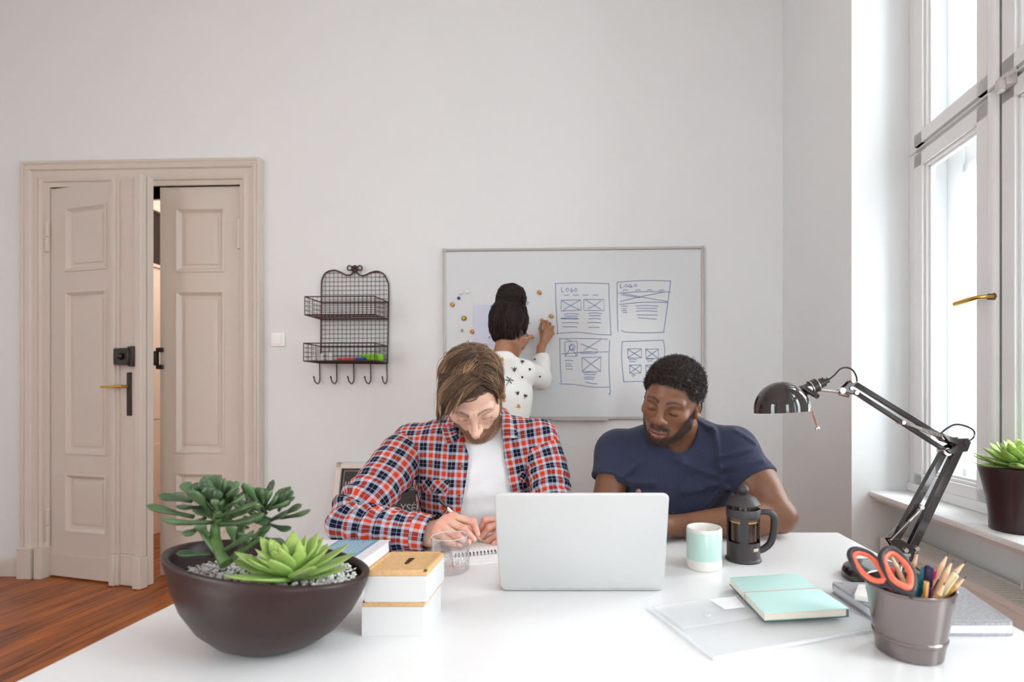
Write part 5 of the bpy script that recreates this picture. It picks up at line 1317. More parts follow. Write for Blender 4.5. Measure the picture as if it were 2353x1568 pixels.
def np_mesh(name, v, f, mats_, parent, col=None, uv=None, smooth=True, angle=180, label=None, mi=None):
    v = np.asarray(v, float); origin = WPOS[parent] if parent is not None else v.mean(0)
    me = bpy.data.meshes.new(name); me.vertices.add(len(v)); me.vertices.foreach_set('co', (v - origin).ravel())
    f = np.asarray(f); nf, k = f.shape
    me.loops.add(nf * k); me.loops.foreach_set('vertex_index', f.ravel().astype(np.int32))
    me.polygons.add(nf); me.polygons.foreach_set('loop_start', np.arange(0, nf * k, k, dtype=np.int32))
    for m in (mats_ if isinstance(mats_, (list, tuple)) else [mats_]): me.materials.append(m)
    if mi is not None: me.polygons.foreach_set('material_index', np.asarray(mi, np.int32))
    me.polygons.foreach_set('use_smooth', np.full(nf, bool(smooth)))
    if col is not None:
        ca = me.color_attributes.new('Col', 'FLOAT_COLOR', 'POINT'); ca.data.foreach_set('color', np.concatenate([col, np.ones((len(v), 1))], 1).astype(f32).ravel())
    if uv is not None:
        ul = me.uv_layers.new(name='UV'); ul.data.foreach_set('uv', np.asarray(uv, f32)[f.ravel()].ravel())
    me.update(calc_edges=True); me.validate()
    if smooth and angle < 180: me.set_sharp_from_angle(angle=math.radians(angle))
    o = bpy.data.objects.new(name, me); COL.objects.link(o); WPOS[o] = origin
    if parent is not None: o.parent = parent
    else: o.location = origin
    if label: o['label'] = label
    return o
def join(parts):
    vs, fs, n = [], [], 0
    for v, f in parts: vs.append(v); fs.append(f + n); n += len(v)
    return np.concatenate(vs), np.concatenate(fs)

# ------------------------------------------------------------------ heads
def head_frame(O, yaw, pitch, roll):
    y, p, r = (math.radians(k) for k in (yaw, pitch, roll))
    f = np.array([math.sin(y) * math.cos(p), -math.cos(y) * math.cos(p), -math.sin(p)])
    u = np.array([math.sin(y) * math.sin(p), -math.cos(y) * math.sin(p), math.cos(p)])
    x = np.cross(f, u); u2 = u * math.cos(r) - x * math.sin(r); x2 = x * math.cos(r) + u * math.sin(r)
    return np.asarray(O, float), np.array([x2, f, u2])          # rows: side, face, crown
def to_loc(p, fr): return ((p - fr[0].astype(f32)) @ fr[1].T.astype(f32))
def to_world(p, fr): return fr[0] + np.asarray(p, float) @ fr[1]

def head_sdf(q, k):
    """q: points in the head's own frame (side, face, crown)"""
    ax = np.abs(q[:, 0]); m = np.column_stack([ax, q[:, 1], q[:, 2]]).astype(f32)
    d = s_ell(m, (0, -.012, .038), (.0765, .097, .079))
    d = smin(d, s_ell(m, (0, .030, -.012), (.065, .061, .080)), .022)
    d = smin(d, s_ell(m, (0, -.010, -.020), (.0715, .055, .064)), .020)
    d = smin(d, s_ell(m, (0, .030, -.060), (.050 * k.get('jaw', 1), .054, .055)), .022)
    d = smin(d, s_cap(m, (.053 * k.get('jaw', 1), .0, -.058), (.016, .074, -.098), .0165, .0135), .022)
    d = smin(d, s_ell(m, (0, .078, -.097), (.020, .018, .017)), .014)
    d = smin(d, s_ell(m, (.046, .056, -.020), (.020, .021, .015)), .022)
    d = smin(d, s_cap(m, (.010, .091, .017), (.046, .074, .021), .008), .016)
    d = smax(d, -s_ell(m, (.0325, .104, -.002), (.019, .020, .0145)), .012)
    d = smin(d, s_ell(m, (.0318, .0745, -.003), (.0152, .0152, .0138)), .005)
    # lid crease, closed-lid line
    e = np.asarray((.0318, .0745, -.003), f32); r = m - e
    rad = np.sqrt((r * r).sum(1)); near = (rad < .021)
    zl = k.get('lid', -.0075) - (r[:, 0] * 9) ** 2 * .05
    fo = np.exp(-(r[:, 0] / .0125) ** 6) * near
    d = d + .0012 * fo * np.exp(-((r[:, 2] - zl) / .0011) ** 2) + .0007 * fo * np.exp(-((r[:, 2] - .0075 + (r[:, 0] * 8) ** 2 * .08) / .0014) ** 2)
    nw = k.get('nose', 1.); nz = k.get('nz', 0.); bw = k.get('bridge', 1.)
    d = smin(d, s_cap(m, (0, .090, .014), (0, .1165 * k.get('nl', 1), -.031 + nz), .0075 * bw, .0098 * nw), .017)
    d = smin(d, s_ell(m, (0, .1165 * k.get('nl', 1), -.0345 + nz), (.0115 * nw, .0115, .0105)), .009)
    d = smin(d, s_ell(m, (.0130 * nw, .1015, -.0380 + nz), (.0078 * nw, .0105, .0080)), .011)
    d = smax(d, -s_ell(m, (.0070 * nw, .110, -.0475 + nz), (.0042 * nw, .0062, .0045)), .003)
    mo = np.asarray((0, 0, k.get('mz', 0.)), f32); m0 = m; m = m - mo
    lp = k.get('lips', 1.)
    d = smin(d, s_ell(m, (0, .074, -.065), (.030, .023, .026)), .016)
    up = s_poly(m, [(0, .0985, -.0615), (.008, .0985, -.0603), (.024, .0845, -.0672)], [.0050 * lp, .0056 * lp, .0026])
    lo = s_poly(m, [(0, .0965, -.0735), (.010, .0945, -.0730), (.0235, .0845, -.0680)], [.0066 * lp, .0058 * lp, .0026])
    d = smin(d, up, .004); d = smin(d, lo, .004)
    d = smax(d, -s_poly(m, [(0, .1065, -.0672), (.012, .1015, -.0668), (.027, .0865, -.0685)], [.0016, .0015, .001]), .0025)
    m = m0
    # ear
    ea = np.array([[math.cos(.35), math.sin(.35), 0], [-math.sin(.35), math.cos(.35), -.15], [0, .15, 1]])
    ec = np.array((.0775, -.012, -.006))
    d = smin(d, s_ell(m, ec, (.0085, .0185, .031), ea), .005)
    d = smin(d, s_ell(m, ec + np.array((.002, .003, -.025)), (.006, .009, .009), ea), .005)
    d = smax(d, -s_ell(m, ec + np.array((.0085, .004, .001)), (.0075, .0115, .0205), ea), .003)
    d = smin(d, s_ell(m, ec + np.array((.0035, .003, .002)), (.004, .006, .0135), ea), .004)
    d = smin(d, s_cap(m, ec + np.array((-.002, .019, -.008)), ec + np.array((.002, .017, -.002)), .0035), .003)
    return d

def mixc(c, t, w): w = np.clip(w, 0, 1)[:, None]; return c * (1 - w) + np.asarray(t) * w
def sstep(x, a, b): t = np.clip((x - a) / (b - a), 0, 1); return t * t * (3 - 2 * t)
def face_colour(q, skin, lip, brow, k, beard=None, scalp=None, red=(.5, .12, .08), redk=.10):
    ax = np.abs(q[:, 0]); c = np.tile(np.asarray(skin, float), (len(q), 1))
    m = np.column_stack([ax, q[:, 1], q[:, 2]]).astype(f32)
    c = c * (1 + .05 * vnoise(q, 90, 3) + .03 * vnoise(q, 300, 4))[:, None]
    for cc, rr, w in (((.042, .075, -.03), .028, 1), ((0, .118, -.036 + k.get('nz', 0.)), .016, 1.3), ((.079, -.012, -.006), .03, 1.6)):
        dd = np.sqrt(((m - np.asarray(cc)) ** 2).sum(1)); c = mixc(c, red, redk * w * np.exp(-(dd / rr) ** 2))
    hd = q[:, 1] > .03
    # beard
    if beard is not None:
        col, f = beard; c = mixc(c, col, f(q) * (1 + .25 * vnoise(q, 700, 9)))
    lp = k.get('lips', 1.); m1 = m; m = m - np.asarray((0, 0, k.get('mz', 0.)), f32)
    up = s_poly(m, [(0, .0985, -.0615), (.008, .0985, -.0603), (.024, .0845, -.0672)], [.0050 * lp, .0056 * lp, .0026])
    lo = s_poly(m, [(0, .0965, -.0735), (.010, .0945, -.0730), (.0235, .0845, -.0680)], [.0066 * lp, .0058 * lp, .0026])
    c = mixc(c, lip, (1 - sstep(np.minimum(up, lo), .0004, .0018)) * hd)
    c = mixc(c, np.asarray(lip) * .5, k.get('upk', 0.) * (1 - sstep(up, .0004, .0018)) * hd * (m[:, 2] > -.0672))
    c = mixc(c, np.asarray(lip) * .35, np.exp(-((s_poly(m, [(0, .1005, -.0672), (.012, .0975, -.0668), (.0245, .0855, -.0685)], [.0004] * 3)) / .0014) ** 2) * .8 * hd)
    m = m1
    # brows
    t = (ax - .012) / .036; zb = k.get('bz', .0215) + .0065 * np.sin(np.clip(t, 0, 1) * 2.3) - .003 * t
    th = .0042 * np.clip(1.15 - .75 * t, .2, 1)
    w = np.exp(-((q[:, 2] - zb) / th) ** 4) * (t > -.06) * (t < 1.05) * (q[:, 1] > .05)
    c = mixc(c, brow, w * (.82 + .18 * vnoise(q, 900, 5)) * k.get('browk', .85))
    # lashes and lid line
    r = m - np.asarray((.0318, .0745, -.003), f32); rad = np.sqrt((r * r).sum(1))
    zl = k.get('lid', -.0075) - (r[:, 0] * 9) ** 2 * .05
    w = np.exp(-((r[:, 2] - zl) / .0015) ** 2) * (rad < .0185) * (np.abs(r[:, 0]) < .0142)
    c = mixc(c, np.asarray(brow) * .45, w * .95)
    c = mixc(c, np.asarray(skin) * .72, .45 * np.exp(-((r[:, 2] - .0075 + (r[:, 0] * 8) ** 2 * .08) / .0016) ** 2) * np.exp(-(r[:, 0] / .0125) ** 6) * (rad < .021))
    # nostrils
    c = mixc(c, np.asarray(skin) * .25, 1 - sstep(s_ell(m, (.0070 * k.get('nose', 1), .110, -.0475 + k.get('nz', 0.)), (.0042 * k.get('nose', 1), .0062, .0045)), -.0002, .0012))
    if scalp is not None:
        col, f = scalp; c = mixc(c, col, f(q))
    return np.clip(c, .002, 1)

def strands(paths, normals, w0, cols, prof=None):
    """ridge-section ribbons along many paths; returns verts, quads, colours"""
    S, K, _ = paths.shape
    t = np.gradient(paths, axis=1); t /= np.linalg.norm(t, axis=2, keepdims=True) + 1e-9
    side = np.cross(t, normals); side /= np.linalg.norm(side, axis=2, keepdims=True) + 1e-9
    nn = np.cross(side, t)
    pr = np.asarray(prof if prof is not None else np.sqrt(np.clip(1 - np.linspace(0, 1, K) ** 2.2, .0, 1)) * .94 + .06)[None, :, None]
    w = np.asarray(w0).reshape(-1, 1, 1) * pr
    v = np.stack([paths - side * w, paths + nn * w * .75, paths + side * w, paths - nn * w * .4], 2)    # S,K,4,3
    i = np.arange(S)[:, None, None] * K * 4 + np.arange(K - 1)[None, :, None] * 4; j = np.arange(4)[None, None]
    a = i + j; b = i + (j + 1) % 4
    f = np.stack([a, b, b + 4, a + 4], -1).reshape(-1, 4)
    c = np.repeat(cols.reshape(S, K, 1, 3), 4, 2).reshape(-1, 3)
    return v.reshape(-1, 3), f, c

# ------------------------------------------------------------------ hands
def hand_sdf(p, W, palm, fingers, thumb, kr=1.0):
    """W wrist (pos, r); palm: knuckle points; fingers: list of (pts, radii)"""
    d = None
    for kn, r in palm:
        e = s_cap(p, W[0], kn, W[1] * .72, r); d = e if d is None else smin(d, e, .012)
    for a, b in zip(palm[:-1], palm[1:]): d = smin(d, s_cap(p, a[0], b[0], a[1] * .95, b[1] * .95), .008)
    fg = None
    for pts, rs in fingers:
        e = s_poly(p, pts, rs, .003)
        for q, r in zip(pts[1:-1], rs[1:-1]): e = smin(e, s_ell(p, q, (r * 1.08,) * 3), .003)
        fg = e if fg is None else smin(fg, e, .0012)
    pts, rs = thumb; e = s_poly(p, pts, rs, .005); d = smin(d, e, .009)
    return smin(d, fg, .006)

def clump(paths, guides, amount=.75, power=1.2):
    """draw strands toward the nearest guide lock along their length"""
    r0, g0 = paths[:, 0], guides[:, 0]; ix = np.empty(len(r0), int)
    for i in range(0, len(r0), 500): ix[i:i + 500] = ((r0[i:i + 500, None] - g0[None]) ** 2).sum(2).argmin(1)
    k = (np.linspace(0, 1, paths.shape[1]) ** power * amount)[None, :, None]
    off = (r0 - g0[ix])[:, None] * .25
    return paths * (1 - k) + (guides[ix] + off) * k, ix
# ------------------------------------------------------------------ people
def plaid_material():
    m = bpy.data.materials.new('brushed plaid cotton'); m.use_nodes = True
    nt = m.node_tree; L = nt.links.new; N = nt.nodes.new; b = nt.nodes['Principled BSDF']
    uv = N('ShaderNodeUVMap'); uv.uv_map = 'UV'; sp = N('ShaderNodeSeparateXYZ'); L(uv.outputs[0], sp.inputs[0])
    O, W, B, T_ = srgb(205, 66, 26), srgb(186, 192, 206), srgb(20, 20, 44), srgb(170, 176, 196)
    cols = []
    for ax in (0, 1):
        fr = N('ShaderNodeMath'); fr.operation = 'FRACT'; L(sp.outputs[ax], fr.inputs[0])
        r = N('ShaderNodeValToRGB'); r.color_ramp.interpolation = 'LINEAR'; e = r.color_ramp.elements
        e[0].position = 0; e[0].color = O; e[1].position = 1; e[1].color = O
        g = .012
        st = [(.0, O), (.25, W), (.41, B), (.606, T_), (.63, B), (.83, W), (.995, O)]
        for k in range(1, len(st)):
            e.new(st[k][0] - g * (0 if k in (3, 4) else 1)).color = st[k - 1][1]; e.new(st[k][0] + g * (.3 if k in (3, 4) else 1)).color = st[k][1]
        L(fr.outputs[0], r.inputs[0]); cols.append(r.outputs[0])
    mx = N('ShaderNodeMix'); mx.data_type = 'RGBA'; mx.inputs[0].default_value = .5; L(cols[0], mx.inputs[6]); L(cols[1], mx.inputs[7])
    L(mx.outputs[2], b.inputs['Base Color']); b.inputs['Roughness'].default_value = .85; b.inputs['Specular IOR Level'].default_value = .15
    n = N('ShaderNodeTexNoise'); n.inputs['Scale'].default_value = 900; tcn = N('ShaderNodeTexCoord'); L(tcn.outputs['Object'], n.inputs['Vector'])
    bp = N('ShaderNodeBump'); bp.inputs['Strength'].default_value = .2; bp.inputs['Distance'].default_value = .001; L(n.outputs[0], bp.inputs['Height']); L(bp.outputs[0], b.inputs['Normal'])
    return m
m_plaid = plaid_material(); PER = .050
m_skin = mat('skin', (1, 1, 1, 1), .40, spec=.5, attr='Col', sss=.12, bump=.08, bscale=900)
m_hair = mat('hair', (1, 1, 1, 1), .42, spec=.45, attr='Col')
m_tee = mat('white cotton jersey', srgb(232, 232, 234), .9, spec=.15, bump=.12, bscale=500)
m_jean = mat('dark denim', srgb(48, 54, 74), .9); m_shoe = mat('dark leather', srgb(44, 36, 34), .5)
m_button = mat('metal shirt button', srgb(150, 136, 124), .35, metal=.5); m_btnc = mat('dark button centre', srgb(44, 34, 34), .5)

def sleeve(name, parent, ctrl, rad, m, wr=(), n=84, per=10, toff=0., flatz=None, label=None, phase=(0, 0), noise=.0016, sq=None, attr=None, seed=0):
    c = catmull(ctrl, per); K = len(c); s = np.concatenate([[0], np.cumsum(np.linalg.norm(np.diff(c, axis=0), axis=1))])
    # even rings along the arc
    ss = np.linspace(0, s[-1], int(s[-1] / .004)); c = np.column_stack([np.interp(ss, s, c[:, i]) for i in range(3)])
    rr = np.interp(ss, np.interp(np.arange(len(ctrl)) * per, np.arange(K), s), rad)
    for _ in range(12): c[1:-1] = (c[:-2] + c[1:-1] * 2 + c[2:]) / 4; rr[1:-1] = (rr[:-2] + 2 * rr[1:-1] + rr[2:]) / 4
    t, Nn, Bb = transport(c, (0, 0, 1)); th = np.linspace(0, 2 * math.pi, n + 1)
    dirs = np.cos(th)[None, :, None] * Nn[:, None] + np.sin(th)[None, :, None] * Bb[:, None]
    base = c[:, None] + dirs * rr[:, None, None]
    disp = noise * vnoise(base.reshape(-1, 3), 55, seed).reshape(base.shape[:2])
    for s0, amp, lam, wid, thc, tw in wr:      # (place, depth, spacing, reach, facing angle, spiral)
        env = np.exp(-((ss - s0) / wid) ** 2)[:, None] * (.25 + .75 * np.clip(.5 + .5 * np.cos(th - thc), 0, 1) ** 1.3)[None]
        w_ = np.sin(2 * math.pi * (ss[:, None] - s0) / lam + tw * np.cos(th - thc)[None] + 1.2 * vnoise(base.reshape(-1, 3), 14, seed + 7).reshape(base.shape[:2]))
        disp = disp + amp * env * (np.sign(w_) * np.abs(w_) ** .7)
    v = base + dirs * disp[..., None]
    if flatz is not None: v[..., 2] = np.where(v[..., 2] < flatz + .004, flatz + .0006 + .15 * np.clip(v[..., 2] - flatz + .012, 0, .016), v[..., 2])
    A, Bn = v.shape[:2]; i, j = np.meshgrid(np.arange(A - 1), np.arange(n), indexing='ij'); a = i * (n + 1) + j
    f = np.stack([a, a + 1, a + n + 2, a + n + 1], -1).reshape(-1, 4)
    R = rr.mean(); uv = np.stack(np.broadcast_arrays(th[None] * R / PER + phase[0], (ss[:, None]) / PER + phase[1]), -1).reshape(-1, 2)
    o = np_mesh(name, v.reshape(-1, 3), f, m, parent, uv=uv, label=label)
    so = o.modifiers.new('cloth', 'SOLIDIFY'); so.thickness = .0022; so.offset = -1
    return o, c, t, Nn, Bb, rr
def sheet_grid(name, parent, inner, outer, m, nv=10, bulge=.0, thick=.0025, uvrot=0., label=None, n=6, uo=(0, 0)):
    a, c = catmull(inner, n), catmull(outer, n); w = np.linspace(0, 1, nv)[:, None, None]
    v = a[None] * (1 - w) + c[None] * w
    t1 = np.gradient(v, axis=1); t2 = np.gradient(v, axis=0); nn = np.cross(t1, t2); nn /= np.linalg.norm(nn, axis=2, keepdims=True) + 1e-9
    v = v + nn * bulge * np.sin(math.pi * w)
    A, B_ = v.shape[:2]; i, j = np.meshgrid(np.arange(A - 1), np.arange(B_ - 1), indexing='ij'); q = i * B_ + j
    f = np.stack([q, q + 1, q + B_ + 1, q + B_], -1).reshape(-1, 4)
    su = np.concatenate([[0], np.cumsum(np.linalg.norm(np.diff(v[A // 2], axis=0), axis=1))]); sv = np.linspace(0, np.linalg.norm(v[-1, B_ // 2] - v[0, B_ // 2]), A)
    U, Vv = np.meshgrid(su, sv); cr, sr_ = math.cos(uvrot), math.sin(uvrot)
    uv = np.stack([(U * cr - Vv * sr_) / PER + uo[0], (U * sr_ + Vv * cr) / PER + uo[1]], -1).reshape(-1, 2)
    o = np_mesh(name, v.reshape(-1, 3), f, m, parent, uv=uv, label=label)
    so = o.modifiers.new('cloth', 'SOLIDIFY'); so.thickness = thick; so.offset = 0
    return o
def button(parent, p, nrm, r=.0052):
    ax = frame_z(nrm); b = MB(); b.lathe([(r * .9, -.001), (r, .0008), (r, .0018), (r * .75, .0024), (r * .6, .0016), (r * .2, .0015)], p, 18, ax=ax); o = b.build('button', m_button, parent)
    b = MB(); b.lathe([(r * .42, .0014), (r * .42, .0022), (r * .2, .0023)], p, 12, ax=ax); b.build('button_centre', m_btnc, o)
def lower_body(parent, pelvis, hips, knees, feet, top):
    def f(p):
        d = s_ell(p, pelvis, (.165, .125, .12))
        for h, k, q in zip(hips, knees, feet):
            d = smin(d, s_cap(p, h, k, .085, .062), .04); d = smin(d, s_cap(p, k, q, .062, .048), .02)
        return smax(d, p[:, 2] - top, .01)
    al = np.array([pelvis, *hips, *knees, *feet]); v, q = mesh_sdf(f, al.min(0) - .2, al.max(0) + .2, .009)
    np_mesh('trousers', v, q, m_jean, parent)
    for k in feet:
        b = MB(); k = np.array(k); b.sphere([k[0], k[1] - .05, .045], (.05, .13, .045), 18); b.build('shoe', m_shoe, parent)

# ================================================================== the writing man in the plaid shirt
def man_plaid():
    O = P(1089, 905, 1.40); fr = head_frame(O, 13, 48, -8)
    NB = P(1107, 992, 1.57); CHc = P(1100, 1105, 1.575); SL, SR = P(950, 1022, 1.57), P(1236, 1012, 1.54)
    root = empty('person', [NB[0], 1.62, 0], 'person in a plaid shirt over a white tee, head bowed, writing with a pencil', 'person')
    K = dict(nose=.93, nl=1.02, lips=.88, jaw=1.02, lid=-.0085, browk=.8)
    neck = [to_world((0, -.022, -.055), fr), NB, NB - [0, -.01, .06]]
    belly, pel = np.array([-.33, 1.63, .70]), np.array([-.33, 1.68, .52])
    def torso(p):
        d = s_ell(p, CHc, (.178, .112, .185)); d = smin(d, s_ell(p, belly, (.165, .115, .19)), .07); d = smin(d, s_ell(p, pel, (.165, .125, .13)), .06)
        for S in (SL, SR):
            d = smin(d, s_cap(p, NB - [0, 0, .045], S, .060, .052), .045)
            d = smin(d, s_cap(p, NB + [0, .005, .01], NB + (S - NB) * .55 + [0, 0, .0], .045, .045), .03)
        return d
    LW, LE = P(992, 1228, 1.268), P(803, 1197, 1.325)
    RE, RW_ = P(1290, 1212, 1.41), P(1215, 1206, 1.385)
    def fig(pts): return [np.asarray(P(*q)) for q in pts]
    # right hand (viewer's left) round the pencil
    h1 = dict(W=(LW + [.0, 0, 0], .031), palm=[(P(1040, 1190, 1.283), .0125), (P(1024, 1197, 1.268), .0125), (P(1012, 1208, 1.254), .012), (P(1004, 1222, 1.245), .0115)],
              fingers=[(fig([(1040, 1188, 1.283), (1087, 1200, 1.268), (1097, 1228, 1.272)]), (.0108, .0098, .0078)),
                       (fig([(1024, 1196, 1.266), (1066, 1216, 1.25), (1088, 1240, 1.26)]), (.0108, .0098, .0080)),
                       (fig([(1012, 1208, 1.252), (1050, 1232, 1.238), (1076, 1248, 1.25)]), (.0104, .0094, .0078)),
                       (fig([(1004, 1222, 1.243), (1034, 1246, 1.232), (1056, 1254, 1.242)]), (.0096, .0084, .0072))],
              thumb=(fig([(1012, 1215, 1.29), (1040, 1214, 1.305), (1070, 1213, 1.30), (1093, 1229, 1.29)]), (.015, .0135, .0110, .0086)))
    h2 = dict(W=(RW_, .030), palm=[(P(1150, 1195, 1.335), .0125), (P(1152, 1205, 1.318), .0125), (P(1156, 1215, 1.302), .012), (P(1162, 1224, 1.29), .0115)],
              fingers=[(fig([(1150, 1193, 1.335), (1115, 1196, 1.33), (1101, 1222, 1.332)]), (.0104, .0092, .0076)),
                       (fig([(1152, 1204, 1.318), (1124, 1213, 1.312), (1104, 1238, 1.318)]), (.0104, .0094, .0078)),
                       (fig([(1156, 1215, 1.302), (1144, 1228, 1.298), (1122, 1243, 1.304)]), (.0102, .0092, .0078)),
                       (fig([(1162, 1226, 1.29), (1150, 1240, 1.288), (1136, 1250, 1.292)]), (.0094, .0084, .0070))],
              thumb=(fig([(1180, 1215, 1.37), (1150, 1228, 1.36), (1120, 1240, 1.345)]), (.014, .012, .0088)))
    def hand(p, h): return smin(hand_sdf(p, h['W'], h['palm'], h['fingers'], h['thumb']), s_cap(p, h['W'][0], h['arm'], .030, .036), .012)
    h1['arm'] = LW + (LE - LW) * .45; h2['arm'] = RW_ + (RE - RW_) * .45
    def body(p):
        d = torso(p) + .010
        d = smin(d, s_cap(p, SL, LE, .048, .042), .03); d = smin(d, s_cap(p, LE, LW, .042, .030), .012)
        d = smin(d, s_poly(p, [SR, P(1256, 1085, 1.51), P(1266, 1150, 1.46), P(1274, 1200, 1.42), P(1250, 1208, 1.40), RW_], [.044, .042, .040, .036, .034, .030]), .02)
        d = smin(d, s_poly(p, neck, [.054, .056, .058]), .03)
        return d
    skin = np.array([.72, .46, .35])
    bv, bf = mesh_sdf(body, (-.74, 1.18, .42), (-.02, 1.82, 1.12), .008)
    nk = to_loc(np.array(neck), fr)
    def hf(q): return smin(head_sdf(q, K), s_poly(q, nk, [.054, .0565, .058]), .018)
    hv, hfc = mesh_sdf(hf, (-.1, -.16, -.24), (.1, .145, .135), .0019)
    def beard_mask(q):
        ax = np.abs(q[:, 0]); z, y = q[:, 2], q[:, 1]
        zt = np.interp(ax, [0, .012, .022, .032, .044, .058, .075], [-.0445, -.045, -.048, -.057, -.056, -.032, .006])    # upper beard line
        w = sstep(zt - z, -.004, .006) * sstep(y, -.018, .0) * (1 - sstep(-z, .104, .122) * 0)
        w *= np.where((ax < .019) & (z > -.0615) & (z < -.050), 1, 1)
        return np.clip(w, 0, 1) * .88
    def scalp_mask(q): return sstep(q[:, 2], .058, .075) * (q[:, 1] > .02) * sstep(s_ell(q.astype(f32), (-.040, .092, .030), (.036, .045, .044)), -.002, .004) + sstep(-q[:, 1] + .3 * (q[:, 2]), .01, .03) * (q[:, 2] > -.05)
    hc = face_colour(hv, skin, (.62, .24, .20), (.10, .055, .036), K, beard=((.20, .105, .058), beard_mask), scalp=((.08, .045, .03), scalp_mask))
    hands = []
    for h in (h1, h2):
        pts = np.concatenate([np.array(q[0]) for q in h['fingers']] + [np.array(h['thumb'][0]), [h['W'][0], h['arm']]])
        v, f = mesh_sdf(lambda p, h=h: hand(p, h), pts.min(0) - .04, pts.max(0) + .04, .0017)
        c = np.tile(skin, (len(v), 1)) * (1 + .05 * vnoise(v, 160, 2))[:, None]
        for fg in h['fingers']:
            for kk, s_ in ((0, .011), (1, .009), (2, .008)):
                dd = np.linalg.norm(v - fg[0][kk], axis=1); c = mixc(c, (.72, .26, .19), .5 * np.exp(-((dd - .0095) / s_) ** 2))
            tip = fg[0][-1]; d_ = tip - fg[0][-2]; d_ /= np.linalg.norm(d_); up_ = np.array([0, -.55, .83]); up_ -= np.dot(up_, d_) * d_; up_ /= np.linalg.norm(up_)
            rel = v - (tip - d_ * .001); sd_ = np.cross(d_, up_)
            nail = (np.abs(rel @ d_) < .0058) & (np.abs(rel @ sd_) < .0050) & ((rel @ up_) > .0045)
            c[nail] = np.array([.80, .52, .44])
        hands.append((v, f, c))
    v, f = join([(bv, bf), (to_world(hv, fr), hfc)] + [(a, b_) for a, b_, _ in hands])
    col = np.concatenate([np.tile(skin, (len(bv), 1)), hc] + [c for _, _, c in hands])
    np_mesh('body', v, f, m_skin, root, col=col)

    # ---- hair: a cap and many locks
    rs = np.random.RandomState(3)
    cc, cr = np.array([0, -.020, .044]), np.array([.0835, .103, .0835])
    def capf(q):
        d = s_ell(q, cc, cr * .985) + .002 * vnoise(q, 60, 5).astype(f32)
        m = np.column_stack([np.abs(q[:, 0]), q[:, 1], q[:, 2]]).astype(f32)
        d = smax(d, -s_ell(m, (0, .105, -.012), (.081, .078, .098)), .006); d = smax(d, -s_ell(q, (-.040, .092, .030), (.038, .045, .046)), .005)
        d = smax(d, -(q[:, 2] + .065 - .0 + .9 * np.clip(q[:, 1] + .03, 0, 1)), .01)
        return smax(d, -s_ell(m, (.085, -.008, -.012), (.03, .02, .03)), .006)
    cv, cf = mesh_sdf(capf, (-.1, -.14, -.09), (.1, .12, .145), .0028)
    ccol = np.tile(np.array([.062, .033, .021]), (len(cv), 1)) * (1 + .25 * vnoise(cv, 150, 6))[:, None]
    g = fr[1] @ np.array([0, 0, -1.])
    def rooted(n, seed):
        r = np.random.RandomState(seed); u = r.normal(size=(n * 4, 3)); u /= np.linalg.norm(u, axis=1)[:, None]
        q = cc + u * cr; ok = capf(q.astype(f32)) < .006; return q[ok][:n]
    def field(q):
        x, y, z = q[:, 0], q[:, 1], q[:, 2]
        F1 = np.column_stack([.85 + 0 * x, .62 + .2 * (z < .09), -.1 + 0 * x])            # top, swept to his right and forward
        F2 = np.column_stack([-.75 + 0 * x, -.05 + 0 * x, -.6 + 0 * x])                     # beyond the parting
        F3 = np.column_stack([.12 + 0 * x, .35 + 0 * x, -1 + 0 * x]); F4 = np.column_stack([-.1 + 0 * x, -.12 + 0 * x, -1 + 0 * x]); F5 = np.column_stack([.2 * np.sign(x), -.4 + 0 * x, -1 + 0 * x])
        wl = sstep(-x + .010 * vnoise(q, 55, 41), .014, .044); wr_ = sstep(x, .045, .07); wL = sstep(-x, .055, .075); wb = sstep(-y, .055, .085)
        f_ = F1 * (1 - wl)[:, None] + F2 * wl[:, None]; f_ = f_ * (1 - wr_)[:, None] + F3 * wr_[:, None]; f_ = f_ * (1 - wL)[:, None] + F4 * wL[:, None]; return f_ * (1 - wb)[:, None] + F5 * wb[:, None]
    def grow(q, L, steps=12, lift=.05, wob=.35, grav=.35, seed=1):
        r = np.random.RandomState(seed); n = len(q); path = [q.copy()]; nz = r.normal(size=(n, 3)) * wob; ph = r.uniform(0, 6.3, n); lf = np.abs(r.normal(size=n)) * lift + .012; cv_ = r.normal(size=n) * .5
        for k in range(1, steps):
            e = (q - cc) / cr; nr = e / cr; nr /= np.linalg.norm(nr, axis=1)[:, None]
            fd = field(q); fl = fd + nz + (.18 * np.sin(ph + k * .5) + cv_ * wob * k / steps)[:, None] * np.cross(nr, fd) + grav * (k / steps) * g
            fl -= (fl * nr).sum(1)[:, None] * nr * .96; fl /= np.linalg.norm(fl, axis=1)[:, None] + 1e-9
            q = q + fl * (L / steps)[:, None]
            e = (q - cc) / cr; lev = np.linalg.norm(e, axis=1); tgt = 1.0 + lf * math.sin(min(1, k / steps * 1.25) * math.pi * .62)
            q = np.where((lev < tgt)[:, None], cc + (q - cc) * (tgt / lev)[:, None], q)
            path.append(q.copy())
        return np.stack(path, 1)
    vs, fs, cs = [cv], [cf], [ccol]; n0 = len(cv)
    dark, lite = np.array([.050, .024, .015]), np.array([.47, .28, .15])
